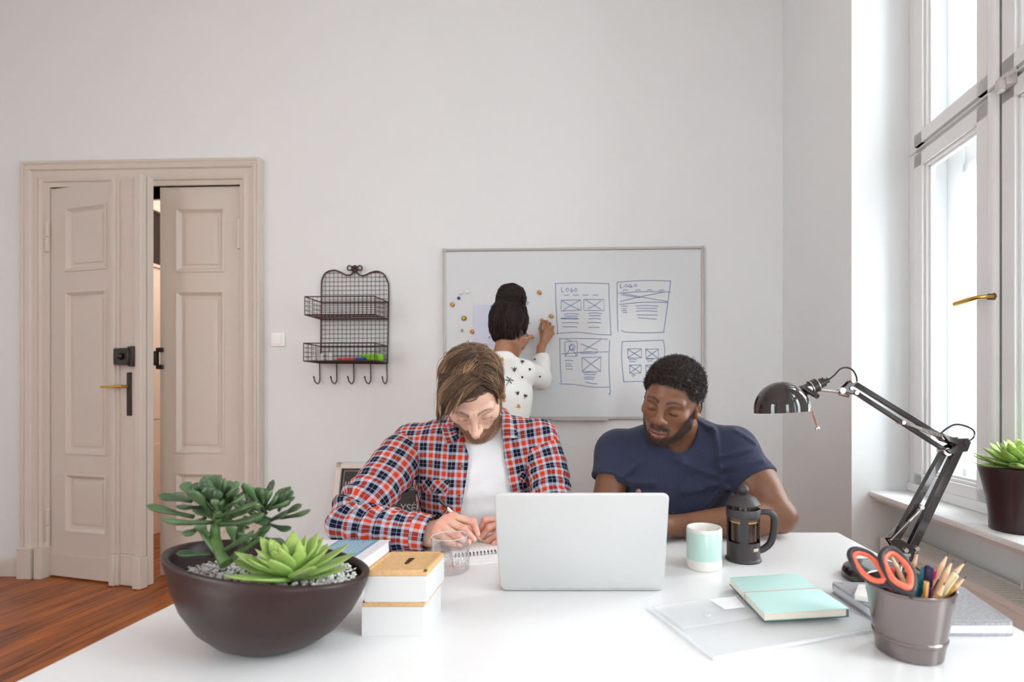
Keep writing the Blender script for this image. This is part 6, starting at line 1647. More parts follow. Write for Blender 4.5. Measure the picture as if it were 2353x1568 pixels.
    def lay(pa, ix, gt, w, sd, nrm):
        nonlocal n0
        e_ = (np.abs(pa) * [1, 0, 0] + pa * [0, 1, 1] - [.083, -.010, -.008]) / [.026, .024, .038]; ok = (np.linalg.norm(e_, axis=2) > 1).all(1)
        fo = (pa - [-.040, .092, .030]) / [.038, .045, .046]; ok &= (np.linalg.norm(fo, axis=2) > 1).all(1) | (pa[:, 0, 0] > .02)
        if sd != 63: ok &= ~((pa[..., 1] > .070) & (pa[..., 2] < .035)).any(1)
        pa, ix, nrm = pa[ok], ix[ok], nrm[ok]
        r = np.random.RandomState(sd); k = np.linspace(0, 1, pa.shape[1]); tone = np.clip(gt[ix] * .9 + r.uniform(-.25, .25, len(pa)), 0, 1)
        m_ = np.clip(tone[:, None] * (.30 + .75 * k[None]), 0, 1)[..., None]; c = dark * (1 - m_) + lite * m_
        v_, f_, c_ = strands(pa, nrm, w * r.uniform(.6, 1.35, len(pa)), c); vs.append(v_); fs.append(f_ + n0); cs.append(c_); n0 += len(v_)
    def nrm_of(pa): e = (pa - cc) / cr / cr; return e / np.linalg.norm(e, axis=2, keepdims=True)
    for n, ng, L0, lift, wob, seed, w in ((4400, 260, .050, .035, .26, 21, .00085), (3000, 130, .074, .065, .38, 22, .0008)):
        gq = rooted(ng, seed + 50); ga = grow(gq, np.full(len(gq), L0 * 1.15), lift=lift, wob=wob, seed=seed + 3); gt = np.random.RandomState(seed).uniform(0, 1, len(gq)) ** 1.2
        q = rooted(n, seed); pa = grow(q, L0 * rs.uniform(.75, 1.25, len(q)), lift=lift, wob=.10, seed=seed); pa, ix = clump(pa, ga, .82)
        lay(pa, ix, gt, w, seed, nrm_of(pa))
    fly = grow(rooted(70, 31), np.full(70, .05), lift=.10, wob=.6, seed=31); lay(fly, np.zeros(len(fly), int), np.array([.6]), .0005, 31, nrm_of(fly))
    # fringe: rooted behind the hairline, swept across the brow to his right
    def fringe(n, seed, wob):
        r = np.random.RandomState(seed); x = r.uniform(-.026, .070, n); y = .050 - .30 * np.abs(x - .01) + r.uniform(-.035, .010, n)
        q = np.column_stack([x, y, np.full(n, .09)]); e = (q - cc) / cr; q = cc + (q - cc) / np.linalg.norm(e, axis=1)[:, None] * r.uniform(1.03, 1.09, n)[:, None]
        path = [q.copy()]; L = (.066 + .064 * r.uniform(0, 1, n) ** .7) * np.interp(x, [-.03, .02, .045, .07], [1.0, 1.08, .95, .72]); nz = r.normal(size=(n, 3)) * wob; St = 15
        for k in range(1, St):
            s_ = k / St; fl = np.column_stack([np.interp(x, [-.03, .03, .07], [1.2, .9, .3]) * (1 - .45 * s_) * (1 - sstep(q[:, 0], .064, .084)), .42 * (1 - s_) + 0 * x, -.15 + 0 * x]) + g * (.15 + 1.0 * s_) + nz
            fl /= np.linalg.norm(fl, axis=1)[:, None]; q = q + fl * (L / St)[:, None]
            for c0, r0 in ((cc, cr * 1.03), (np.array([0, .030, -.012]), np.array([.076, .072, .092]))):
                lev = np.linalg.norm((q - c0) / r0, axis=1); q = np.where((lev < 1)[:, None], c0 + (q - c0) / lev[:, None], q)
            path.append(q.copy())
        return np.stack(path, 1)
    ga = fringe(70, 61, .16); pa = fringe(2400, 62, .05); pa, ix = clump(pa, ga, .8); nr = pa - np.array([0, 0, .0]); nr /= np.linalg.norm(nr, axis=2, keepdims=True)
    lay(pa, ix, np.random.RandomState(5).uniform(0, 1, 70) ** 1.3, .0008, 63, nr)
    wp_ = fringe(40, 71, .12); nr = wp_ / np.linalg.norm(wp_, axis=2, keepdims=True); lay(wp_, np.zeros(len(wp_), int), np.array([.5]), .0004, 63, nr)
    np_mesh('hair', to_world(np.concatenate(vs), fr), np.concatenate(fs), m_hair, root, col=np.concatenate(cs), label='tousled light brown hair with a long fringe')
    # beard
    bm = beard_mask(hv); pick = np.where((bm > .3) & (hv[:, 1] > -.015))[0]; pick = rs.choice(pick, 8000)
    q = hv[pick]; nr = q - np.array([0, .0, -.045]); nr /= np.linalg.norm(nr, axis=1)[:, None]
    lipd = s_poly(np.column_stack([np.abs(q[:, 0]), q[:, 1], q[:, 2]]).astype(f32), [(0, .0985, -.067), (.0245, .0845, -.068)], [.0066, .003]); ok = lipd > 0; q, nr = q[ok], nr[ok]
    dr = nr * .35 + np.array([0, .15, -1.]) + rs.normal(size=q.shape) * .25; dr /= np.linalg.norm(dr, axis=1)[:, None]; L = rs.uniform(.003, .0062, len(q))
    pa = q[:, None] + dr[:, None] * (np.linspace(0, 1, 4)[None, :, None] * L[:, None, None]) + nr[:, None] * .0006
    tone = rs.uniform(0, 1, len(q)); c = (np.array([.17, .085, .045]) * (1 - tone[:, None]) + np.array([.42, .25, .14]) * tone[:, None])[:, None].repeat(4, 1)
    v_, f_, c_ = strands(pa, nr[:, None].repeat(4, 1), .00034 * rs.uniform(.7, 1.3, len(q)), c)
    np_mesh('beard', to_world(v_, fr), f_, m_hair, root, col=c_, label='short reddish brown beard')

    # ---- white tee
    nh = NB + np.array([.0, -.046, .030])
    zs_ = lambda p: .0016 * vnoise(p, 30, 12) + .0022 * np.sin(p[:, 2] * 95 + p[:, 0] * 40 + 2 * np.sin(p[:, 0] * 30)) * np.exp(-((p[:, 2] - .83) / .07) ** 2)
    def tee(p):
        d = torso(p) - .006 + zs_(p)
        return smax(smax(d, -s_ell(p, nh, (.071, .085, .070)), .004), -(p[:, 2] - .62), .01)
    v, f = mesh_sdf(tee, (-.56, 1.38, .6), (-.10, 1.76, 1.1), .0042)
    np_mesh('white_tee', v, f, m_tee, root)
    def shirt_edge(z):
        """left and right edge of the open front (x) by height"""
        yy = np.interp(z, [.80, .86, .90, .945, .985, 1.03], [1180, 1140, 1095, 1052, 1010, 960])
        d0 = 1.462
        xl = np.interp(yy, [955, 1000, 1050, 1092, 1140, 1200], [1052, 1056, 1077, 1073, 1066, 1052]); xr = np.interp(yy, [955, 1000, 1060, 1120, 1140, 1200], [1152, 1152, 1157, 1168, 1172, 1186])
        return (xl - PX0) / F * d0, (xr - PX0) / F * d0
    def zof(py, d=1.462): return CH - (py - PY0) / F * d
    def shirt_edge(z):
        ys = np.array([955, 1000, 1050, 1092, 1140, 1200.]); zz = zof(ys)[::-1]
        xl = np.interp(z, zz, np.array([1052, 1056, 1077, 1073, 1066, 1052])[::-1]); xr = np.interp(z, zz, np.array([1152, 1152, 1156, 1166, 1173, 1186])[::-1])
        return (xl - PX0) / F * 1.462, (xr - PX0) / F * 1.462
    folds = [(P(1165, 1030, 1.46), P(1205, 1130, 1.46), .006, .009), (P(1180, 1015, 1.46), P(1218, 1085, 1.46), .004, .008), (P(1030, 1020, 1.46), P(1040, 1180, 1.46), .005, .010), (P(965, 1010, 1.48), P(960, 1120, 1.48), .004, .010), (P(1150, 1070, 1.45), P(1190, 1150, 1.45), .004, .007), (P(1000, 1010, 1.47), P(985, 1090, 1.47), -.003, .012), (P(1230, 1040, 1.48), P(1200, 1140, 1.47), -.004, .010)]
    def shirt(p):
        d = torso(p) - .0155
        for a, b_, am, w in folds:
            ab = b_ - a; q = p.copy(); t = np.clip(((q - a) @ ab) / (ab @ ab), 0, 1); r = q - a - t[:, None] * ab; d = d - 1.4 * am * np.exp(-(r[:, 0] ** 2 + r[:, 2] ** 2) / (w * w)) * (p[:, 1] < 1.6)
        d = d - .0022 * vnoise(p, 26, 15)
        xl, xr = shirt_edge(p[:, 2]); op = np.maximum(np.maximum(xl - p[:, 0], p[:, 0] - xr), p[:, 1] - 1.585)
        pk = np.where((p[:, 1] < 1.58) & (p[:, 0] < xl + .001), np.clip(1 - np.abs(xl - p[:, 0] - .014) / .016, 0, 1), 0); d = d - .0016 * sstep(pk, 0, .3)
        d = smax(d, -op, .003)
        d = smax(d, -s_ell(p, nh + [0, .02, .02], (.078, .092, .068)), .004)
        return smax(d, -(p[:, 2] - .60), .006)
    v, f = mesh_sdf(shirt, (-.62, 1.36, .58), (-.06, 1.78, 1.1), .0036)
    xm = CHc[0]; R_ = .165; hi_ = sstep(v[:, 2], .93, .97); bk_y = np.maximum(v[:, 1] - 1.50, 0); uu = (v[:, 0] - xm) * 1.06 + np.sign(v[:, 0] - xm) * bk_y * (1 - hi_); vv = v[:, 2] + .95 * bk_y * hi_
    lf_ = v[:, 0] < xm + .02; al = np.where(lf_, -.03, .17); U = np.where(lf_, uu, uu + .012) * np.cos(al) + vv * np.sin(al); W_ = -uu * np.sin(al) + vv * np.cos(al)
    np_mesh('plaid_shirt', v, f, m_plaid, root, uv=np.column_stack([U / PER + .32, W_ / PER + .12]))
    # sleeves and cuffs
    A = P(965, 1018, 1.575)
    o, c, t, Nn, Bb, rr = sleeve('sleeve', root, [A, P(935, 1036, 1.55), P(892, 1092, 1.47), P(836, 1160, 1.37), P(803, 1198, 1.322), P(846, 1210, 1.293), P(915, 1219, 1.276), P(958, 1223, 1.270)], [.060, .070, .0715, .066, .0585, .056, .053, .050], m_plaid,
        wr=[(.31, .0085, .040, .075, 0.6, 1.6), (.43, .0055, .034, .09, 0.2, 1.2), (.10, .0045, .05, .08, 2.2, 1.0), (.22, .004, .06, .1, 3.5, 2.0)], flatz=TZ, phase=(.1, .35), seed=2)
    c0 = [P(950, 1222, 1.271), P(966, 1224, 1.268), P(988, 1228, 1.266)]
    sleeve('cuff', root, c0, [.0495, .0490, .0455], m_plaid, noise=.0006, flatz=TZ, phase=(.2, .62), seed=4)
    sleeve('sleeve', root, [P(1222, 1012, 1.545), P(1243, 1030, 1.535), P(1259, 1085, 1.51), P(1268, 1150, 1.46), P(1277, 1203, 1.42), P(1250, 1210, 1.40), P(1228, 1208, 1.39)], [.055, .062, .062, .059, .054, .049, .044], m_plaid,
        wr=[(.12, .004, .045, .08, 3.0, 1.5), (.24, .005, .035, .08, 0.5, 1.5)], flatz=TZ, phase=(.55, .2), seed=6)
    # collar
    for nm, inn, out, ur, uo in (('collar', [P(1096, 950, 1.60), P(1062, 958, 1.56), P(1045, 975, 1.505), P(1050, 995, 1.455), P(1055, 1006, 1.438)], [P(1092, 962, 1.64), P(1040, 962, 1.60), P(1016, 974, 1.52), P(1018, 1002, 1.45), P(1025, 1021, 1.432)], .0, (.1, .45)),
                             ('collar', [P(1096, 950, 1.60), P(1138, 945, 1.57), P(1152, 950, 1.515), P(1152, 985, 1.455), P(1154, 1010, 1.437)], [P(1098, 962, 1.64), P(1152, 938, 1.60), P(1172, 952, 1.535), P(1184, 985, 1.46), P(1190, 1008, 1.437)], .05, (.4, .62))):
        sheet_grid(nm, root, inn, out, m_plaid, bulge=.004, uvrot=ur, uo=uo)
    # pocket flaps with buttons
    def front(px, py, off=.0):
        lo, hi = 1.36, 1.58
        o_, d_ = P(px, py, 1.0), None
        dd = np.linspace(lo, hi, 240); pts = np.array([P(px, py, k) for k in dd]).astype(f32); s = shirt(pts); i = int(np.argmax(s < 0)) if (s < 0).any() else len(dd) // 2
        return P(px, py, dd[i] - off)
    def patch(name, quad, uvr, uo, off=.0035):
        (x0, y0), (x1, y1), (x2, y2), (x3, y3) = quad
        U = np.linspace(0, 1, 9)
        inn = [front(x0 + (x1 - x0) * u, y0 + (y1 - y0) * u, off) for u in U]; mid = []; out = [front(x3 + (x2 - x3) * u, y3 + (y2 - y3) * u + 9 * (1 - abs(2 * u - 1)) - 4, off) for u in U]
        return sheet_grid(name, root, inn, out, m_plaid, bulge=.0015, thick=.0022, uvrot=uvr, uo=uo, n=3)
    patch('pocket_flap', ((951, 1103), (1031, 1103), (1030, 1128), (953, 1132)), .78, (.3, .1)); patch('pocket_flap', ((1193, 1086), (1249, 1070), (1238, 1103), (1199, 1112)), .9, (.75, .2))
    patch('pocket', ((956, 1128), (1030, 1124), (1030, 1186), (962, 1190)), .72, (.6, .4), .0018); patch('pocket', ((1200, 1104), (1240, 1096), (1236, 1160), (1206, 1164)), .8, (.2, .7), .0018)
    for x, y in ((991, 1124), (1226, 1097), (1061, 1072), (1055, 1139)): q = front(x, y, .0062 if x in (991, 1226) else .002); button(root, q, (0, -1, .1))
    lower_body(root, (-.33, 1.68, .52), [(-.42, 1.66, .52), (-.24, 1.66, .52)], [(-.45, 1.27, .53), (-.2, 1.27, .53)], [(-.46, 1.36, .06), (-.19, 1.36, .06)], .66)
    # the pencil in his hand
    tip = np.array(T(1111, 1247, PADZ)); up_ = P(1004, 1145, 1.285); d = up_ - tip; Ln = np.linalg.norm(d); ax = frame_z(d); r = .0038
    t_ = empty('pencil', tip, 'white pencil with a black end held in the writing hand', 'pencil')
    b = MB(); b.lathe([(r, .022), (r, Ln * .78)], tip, 8, ax=ax); b.build('shaft', mat('white pencil lacquer', srgb(236, 230, 224), .35), t_, angle=25)
    b = MB(); b.lathe([(r * 1.04, Ln * .78), (r * 1.04, Ln - .001), (r * .8, Ln)], tip, 12, ax=ax); b.build('black_end', mat('black pencil lacquer', srgb(40, 36, 38), .25), t_, angle=40)
    b = MB(); b.lathe([(r * 1.03, Ln * .765), (r * 1.05, Ln * .785)], tip, 12, ax=ax); b.build('silver_band', m_chrome, t_)
    b = MB(); b.lathe([(r * .15, 0), (r * .98, .022)], tip, 12, ax=ax); b.build('sharpened_cone', m_tipw, t_)
man_plaid()

# ================================================================== the man in the navy tee
m_navy = mat('navy heather jersey', srgb(53, 57, 78), .88, spec=.2, var=.14, vscale=420, bump=.15, bscale=600, sheen=.12)
def man_navy():
    O = P(1543, 921, 1.46); fr = head_frame(O, -27, 16, 15)
    NB = P(1572, 1004, 1.575); CHc = P(1552, 1112, 1.59); SL, SR = P(1420, 1040, 1.585), P(1686, 1036, 1.51)
    root = empty('person', [NB[0], 1.64, 0], 'person in a navy tee leaning on the desk and looking toward the notepad', 'person')
    K = dict(nose=1.24, nl=.965, nz=.0065, mz=-.0045, bridge=1.05, lips=1.08, upk=.55, jaw=1.10, lid=-.0055, bz=.0225, browk=.95)
    neck = [to_world((0, -.020, -.055), fr), NB, NB - [0, -.01, .07]]
    belly, pel = np.array([.27, 1.64, .70]), np.array([.27, 1.69, .52])
    EL, WL = P(1388, 1184, 1.49), P(1450, 1176, 1.40)
    ER, WR = P(1792, 1187, 1.395), P(1556, 1209, 1.362)
    def torso(p):
        d = s_ell(p, CHc, (.182, .118, .185)); d = smin(d, s_ell(p, belly, (.160, .118, .19)), .07); d = smin(d, s_ell(p, pel, (.165, .13, .13)), .06)
        for S in (SL, SR):
            d = smin(d, s_cap(p, NB - [0, 0, .05], S, .068, .062), .05)
            d = smin(d, s_cap(p, NB + [0, .01, .012], NB + (S - NB) * .55 + [0, 0, .0], .050, .048), .03)
        return d
    uR = (ER - SR) / np.linalg.norm(ER - SR); uL = (EL - SL) / np.linalg.norm(EL - SL)
    def armR(p):
        d = smin(s_cap(p, SR, SR + (ER - SR) * .55, .056, .057), s_cap(p, SR + (ER - SR) * .5, ER, .055, .046), .03)
        mid = ER + (WR - ER) * .28
        e = smin(s_cap(p, ER, mid, .046, .0475), s_cap(p, mid, WR, .0465, .029), .02)
        return smin(d, e, .010)
    def armL(p): return smin(s_cap(p, SL, EL, .054, .044), smin(s_cap(p, EL, EL + (WL - EL) * .35, .042, .043), s_cap(p, EL + (WL - EL) * .35, WL, .043, .028), .02), .012)
    def fig(pts): return [np.asarray(P(*q)) for q in pts]
    hR = dict(W=(WR, .029), palm=[(P(1498, 1190, 1.345), .0125), (P(1494, 1200, 1.33), .0125), (P(1494, 1210, 1.315), .012), (P(1500, 1222, 1.305), .0115)],
              fingers=[(fig([(1498, 1188, 1.345), (1465, 1184, 1.35), (1446, 1196, 1.355)]), (.0105, .0095, .0078)), (fig([(1494, 1199, 1.33), (1458, 1198, 1.335), (1438, 1210, 1.34)]), (.0105, .0095, .0078)),
                       (fig([(1494, 1210, 1.315), (1460, 1214, 1.318), (1442, 1224, 1.32)]), (.0103, .0092, .0076)), (fig([(1500, 1222, 1.305), (1474, 1232, 1.305), (1458, 1240, 1.306)]), (.0094, .0084, .007))],
              thumb=(fig([(1530, 1192, 1.37), (1500, 1180, 1.372), (1475, 1184, 1.37)]), (.014, .0115, .009)), arm=WR + (ER - WR) * .3)
    hL = dict(W=(WL, .028), palm=[(P(1462, 1158, 1.365), .0125), (P(1478, 1164, 1.36), .0125), (P(1490, 1172, 1.358), .012), (P(1498, 1182, 1.358), .0115)],
              fingers=[(fig([(1462, 1157, 1.365), (1466, 1143, 1.35), (1467, 1130, 1.345)]), (.0105, .0092, .0074)), (fig([(1478, 1164, 1.36), (1490, 1150, 1.345), (1496, 1143, 1.335)]), (.0105, .0094, .0076)),
                       (fig([(1490, 1172, 1.358), (1508, 1163, 1.342), (1516, 1160, 1.33)]), (.0102, .0092, .0076)), (fig([(1498, 1182, 1.358), (1514, 1178, 1.345), (1522, 1180, 1.335)]), (.0094, .0084, .007))],
              thumb=(fig([(1458, 1176, 1.385), (1448, 1160, 1.37), (1446, 1148, 1.36)]), (.014, .0115, .009)), arm=WL + (EL - WL) * .4)
    def body(p):
        d = torso(p) + .014; d = smin(d, smin(armR(p), armL(p), .01), .012)
        return smin(d, s_poly(p, neck, [.060, .063, .066]), .035)
    skin = np.array([.205, .088, .046])
    bv, bf = mesh_sdf(body, (-.08, 1.24, .42), (.68, 1.84, 1.12), .0052)
    nk = to_loc(np.array(neck), fr)
    def hf(q): return smin(head_sdf(q, K), s_poly(q, nk, [.060, .063, .066]), .020)
    hv, hfc = mesh_sdf(hf, (-.105, -.16, -.22), (.105, .145, .135), .0019)
    def beard_mask(q):
        ax = np.abs(q[:, 0]); z, y = q[:, 2], q[:, 1]
        zt = np.interp(ax, [0, .012, .026, .034, .048, .060, .072, .08], [-.083, -.083, -.074, -.078, -.060, -.036, -.005, .02])
        w = sstep(zt - z, -.007, .012) * sstep(y, -.010, .012) * (ax < .0745)
        mo = np.exp(-((z + .0535 + .14 * np.clip(ax - .008, 0, 1)) / .0068) ** 4) * (ax < .027) * (y > .06)
        line = np.exp(-((ax - .0285) / .004) ** 2) * (z < -.055) * (z > -.085) * (y > .05)
        return np.clip(np.maximum(w * .85, np.maximum(mo * .85, line * .5)), 0, .9)
    hline = lambda q: np.interp(np.abs(q[:, 0]), [0, .03, .05, .062, .072, .078], [.066, .064, .056, .036, .020, .004])
    def hair_in(q):
        """hair region: above the hairline in front, down to the nape behind the ears"""
        zl = np.where(q[:, 1] > .0, hline(q), np.interp(q[:, 1], [-.06, -.028, -.006, 0], [-.060, -.035, .012, .02]))
        return q[:, 2] - zl
    hc = face_colour(hv, skin, (.25, .092, .074), (.010, .006, .005), K, beard=((.022, .013, .011), beard_mask), scalp=((.022, .013, .011), lambda q: sstep(hair_in(q), -.010, .006)), red=(.30, .09, .045), redk=.14)
    hands = []
    for h in (hR, hL):
        hd_ = lambda p, h=h: smin(hand_sdf(p, h['W'], h['palm'], h['fingers'], h['thumb']), s_cap(p, h['W'][0], h['arm'], .029, .035), .012)
        pts = np.concatenate([np.array(q[0]) for q in h['fingers']] + [np.array(h['thumb'][0]), [h['W'][0]]]); v, f = mesh_sdf(hd_, pts.min(0) - .03, pts.max(0) + .03, .0024)
        c = np.tile(skin, (len(v), 1)) * (1 + .06 * vnoise(v, 160, 2))[:, None]
        for fg in h['fingers']:
            dd = np.linalg.norm(v - fg[0][-1], axis=1); c = mixc(c, (.40, .20, .13), .6 * np.exp(-(dd / .010) ** 2))
        hands.append((v, f, c))
    v, f = join([(bv, bf), (to_world(hv, fr), hfc)] + [(a, b_) for a, b_, _ in hands])
    bc = np.tile(skin, (len(bv), 1)) * (1 + .07 * vnoise(bv, 40, 8) + .04 * vnoise(bv, 220, 9))[:, None]
    bc = mixc(bc, (.13, .05, .026), .5 * np.exp(-(np.linalg.norm(bv - (ER + [.03, 0, 0]), axis=1) / .03) ** 2))
    np_mesh('body', v, f, m_skin, root, col=np.concatenate([bc, hc] + [c for _, _, c in hands]))
    # ---- tight curls
    rs = np.random.RandomState(14); cc, cr = np.array([0, -.014, .040]), np.array([.0785, .0985, .0805])
    def capf(q):
        m = q.astype(f32); d = s_ell(m, cc, cr + .0045) + (.0028 * vnoise(q, 190, 5) + .0020 * vnoise(q, 420, 6)).astype(f32)
        ed = np.clip(hair_in(q), -.02, .02).astype(f32)
        thin = (.010 * (1 - sstep(hair_in(q), .0, .030))).astype(f32)
        return smax(d + thin, -ed * .8, .004)
    cv, cf = mesh_sdf(capf, (-.1, -.135, -.08), (.1, .11, .14), .0019)
    ccol = np.tile(np.array([.020, .013, .012]), (len(cv), 1)) * (1 + .4 * vnoise(cv, 400, 6))[:, None]
    u = rs.normal(size=(16000, 3)); u /= np.linalg.norm(u, axis=1)[:, None]; q = cc + u * (cr + .003); hi = hair_in(q); q = q[hi > .002][:5200]; hi = hair_in(q)
    K_ = 9; th = np.linspace(0, 1, K_); nr = (q - cc) / cr ** 2; nr /= np.linalg.norm(nr, axis=1)[:, None]
    a = np.cross(nr, rs.normal(size=q.shape)); a /= np.linalg.norm(a, axis=1)[:, None]; b_ = np.cross(nr, a)
    full = sstep(hi, .002, .035); H = (.003 + .0065 * full) * rs.uniform(.6, 1.2, len(q)); R_ = (.0013 + .0020 * full) * rs.uniform(.7, 1.3, len(q)); ph = rs.uniform(0, 6.28, len(q)); tw = rs.uniform(7, 12, len(q)) * rs.choice([-1, 1], len(q))
    ang = ph[:, None] + tw[:, None] * th[None]
    lean = rs.normal(size=q.shape) * .5
    pa = q[:, None] + (nr + lean * .45)[:, None] * (th[None, :, None] * H[:, None, None]) + R_[:, None, None] * (np.cos(ang)[..., None] * a[:, None] + np.sin(ang)[..., None] * b_[:, None])
    tone = rs.uniform(0, 1, len(q)); c = (np.array([.016, .010, .009]) * (1 - tone[:, None]) + np.array([.060, .042, .038]) * tone[:, None])[:, None].repeat(K_, 1)
    v_, f_, c_ = strands(pa, np.cross(np.gradient(pa, axis=1), a[:, None]), .00075 * rs.uniform(.7, 1.3, len(q)), c, prof=np.linspace(1, .6, K_))
    np_mesh('hair', to_world(np.concatenate([cv, v_]), fr), np.concatenate([cf, f_ + len(cv)]), m_hair, root, col=np.concatenate([ccol, c_]), label='short black curls')
    bm = beard_mask(hv); pick = rs.choice(np.where(bm > .35)[0], 6000); q = hv[pick]; nr = q - np.array([0, .0, -.045]); nr /= np.linalg.norm(nr, axis=1)[:, None]
    dr = nr * .5 + np.array([0, .1, -1.]) + rs.normal(size=q.shape) * .5; dr /= np.linalg.norm(dr, axis=1)[:, None]; L = rs.uniform(.0014, .0030, len(q))
    pa = q[:, None] + dr[:, None] * (np.linspace(0, 1, 4)[None, :, None] * L[:, None, None]) + nr[:, None] * .0004; tone = rs.uniform(0, 1, len(q))
    c = (np.array([.018, .011, .010]) * (1 - tone[:, None]) + np.array([.075, .055, .048]) * tone[:, None])[:, None].repeat(4, 1)
    v_, f_, c_ = strands(pa, nr[:, None].repeat(4, 1), .00032 * rs.uniform(.7, 1.3, len(q)), c); np_mesh('beard', to_world(v_, fr), f_, m_hair, root, col=c_, label='short black beard')
    # ---- tee
    hemR, hemL = SR + (ER - SR) * .50, SL + (EL - SL) * .46
    axR = uR + np.array([-.10, 0, .10]); axR /= np.linalg.norm(axR)
    nh = NB + np.array([-.034, -.058, .034])
    arm_pit = P(1672, 1108, 1.47)
    folds = [(P(1640, 985, 1.48), P(1655, 1085, 1.45), .0045, .008), (P(1652, 1050, 1.45), P(1740, 1030, 1.42), .0030, .007), (P(1658, 1075, 1.45), P(1752, 1058, 1.42), .0035, .007), (P(1655, 1090, 1.45), P(1720, 1085, 1.42), -.003, .006), (P(1660, 1100, 1.46), P(1560, 1060, 1.45), .0040, .012), (P(1655, 1115, 1.46), P(1575, 1130, 1.46), .0055, .013), (P(1665, 1120, 1.47), P(1600, 1180, 1.48), .006, .012), (P(1640, 1130, 1.47), P(1590, 1100, 1.45), -.004, .010),
             (P(1420, 1100, 1.5), P(1480, 1060, 1.46), .004, .011), (P(1425, 1110, 1.5), P(1500, 1110, 1.46), .005, .013), (P(1600, 960, 1.52), P(1640, 990, 1.49), .003, .008), (P(1570, 1060, 1.45), P(1530, 1170, 1.47), .004, .014), (P(1610, 1060, 1.45), P(1560, 1170, 1.47), -.004, .014), (P(1690, 990, 1.47), P(1740, 1020, 1.44), .0025, .006)]
    def tee(p):
        d = torso(p) - .008
        sR = smin(s_cap(p, SR - uR * .005, SR + uR * .20, .064, .067), armR(p) - .007, .006); sR = smax(sR, ((p - hemR) @ axR), .004)
        sL = smin(s_cap(p, SL, SL + uL * .18, .066, .064), armL(p) - .007, .006); sL = smax(sL, ((p - hemL) @ uL), .004)
        d = smin(d, smin(sR, sL, .01), .028)
        for a, b2, am, w in folds:
            ab = b2 - a; t = np.clip(((p - a) @ ab) / (ab @ ab), 0, 1); r = p - a - t[:, None] * ab; d = d - (2.7 * am if am > 0 else am) * np.exp(-(r[:, 0] ** 2 + r[:, 2] ** 2) / (w * w)) * (p[:, 1] < 1.62)
        d = d - .0016 * vnoise(p, 30, 25)
        hb = np.exp(-(((p - hemR) @ axR + .016) / .0012) ** 2) + np.exp(-(((p - hemL) @ uL + .016) / .0012) ** 2); d = d + .0008 * hb
        ring = s_ell(p, nh, (.058, .098, .080)); d = d - .0018 * np.exp(-((ring - .006) / .007) ** 4)
        d = smax(d, -ring, .004)
        return smax(d, -(p[:, 2] - .60), .008)
    v, f = mesh_sdf(tee, (-.06, 1.34, .58), (.60, 1.80, 1.14), .0036)
    np_mesh('navy_tee', v, f, m_navy, root)
    lower_body(root, (.27, 1.70, .52), [(.36, 1.68, .52), (.18, 1.68, .52)], [(.42, 1.28, .53), (.12, 1.28, .53)], [(.42, 1.38, .06), (.12, 1.38, .06)], .66)
man_navy()

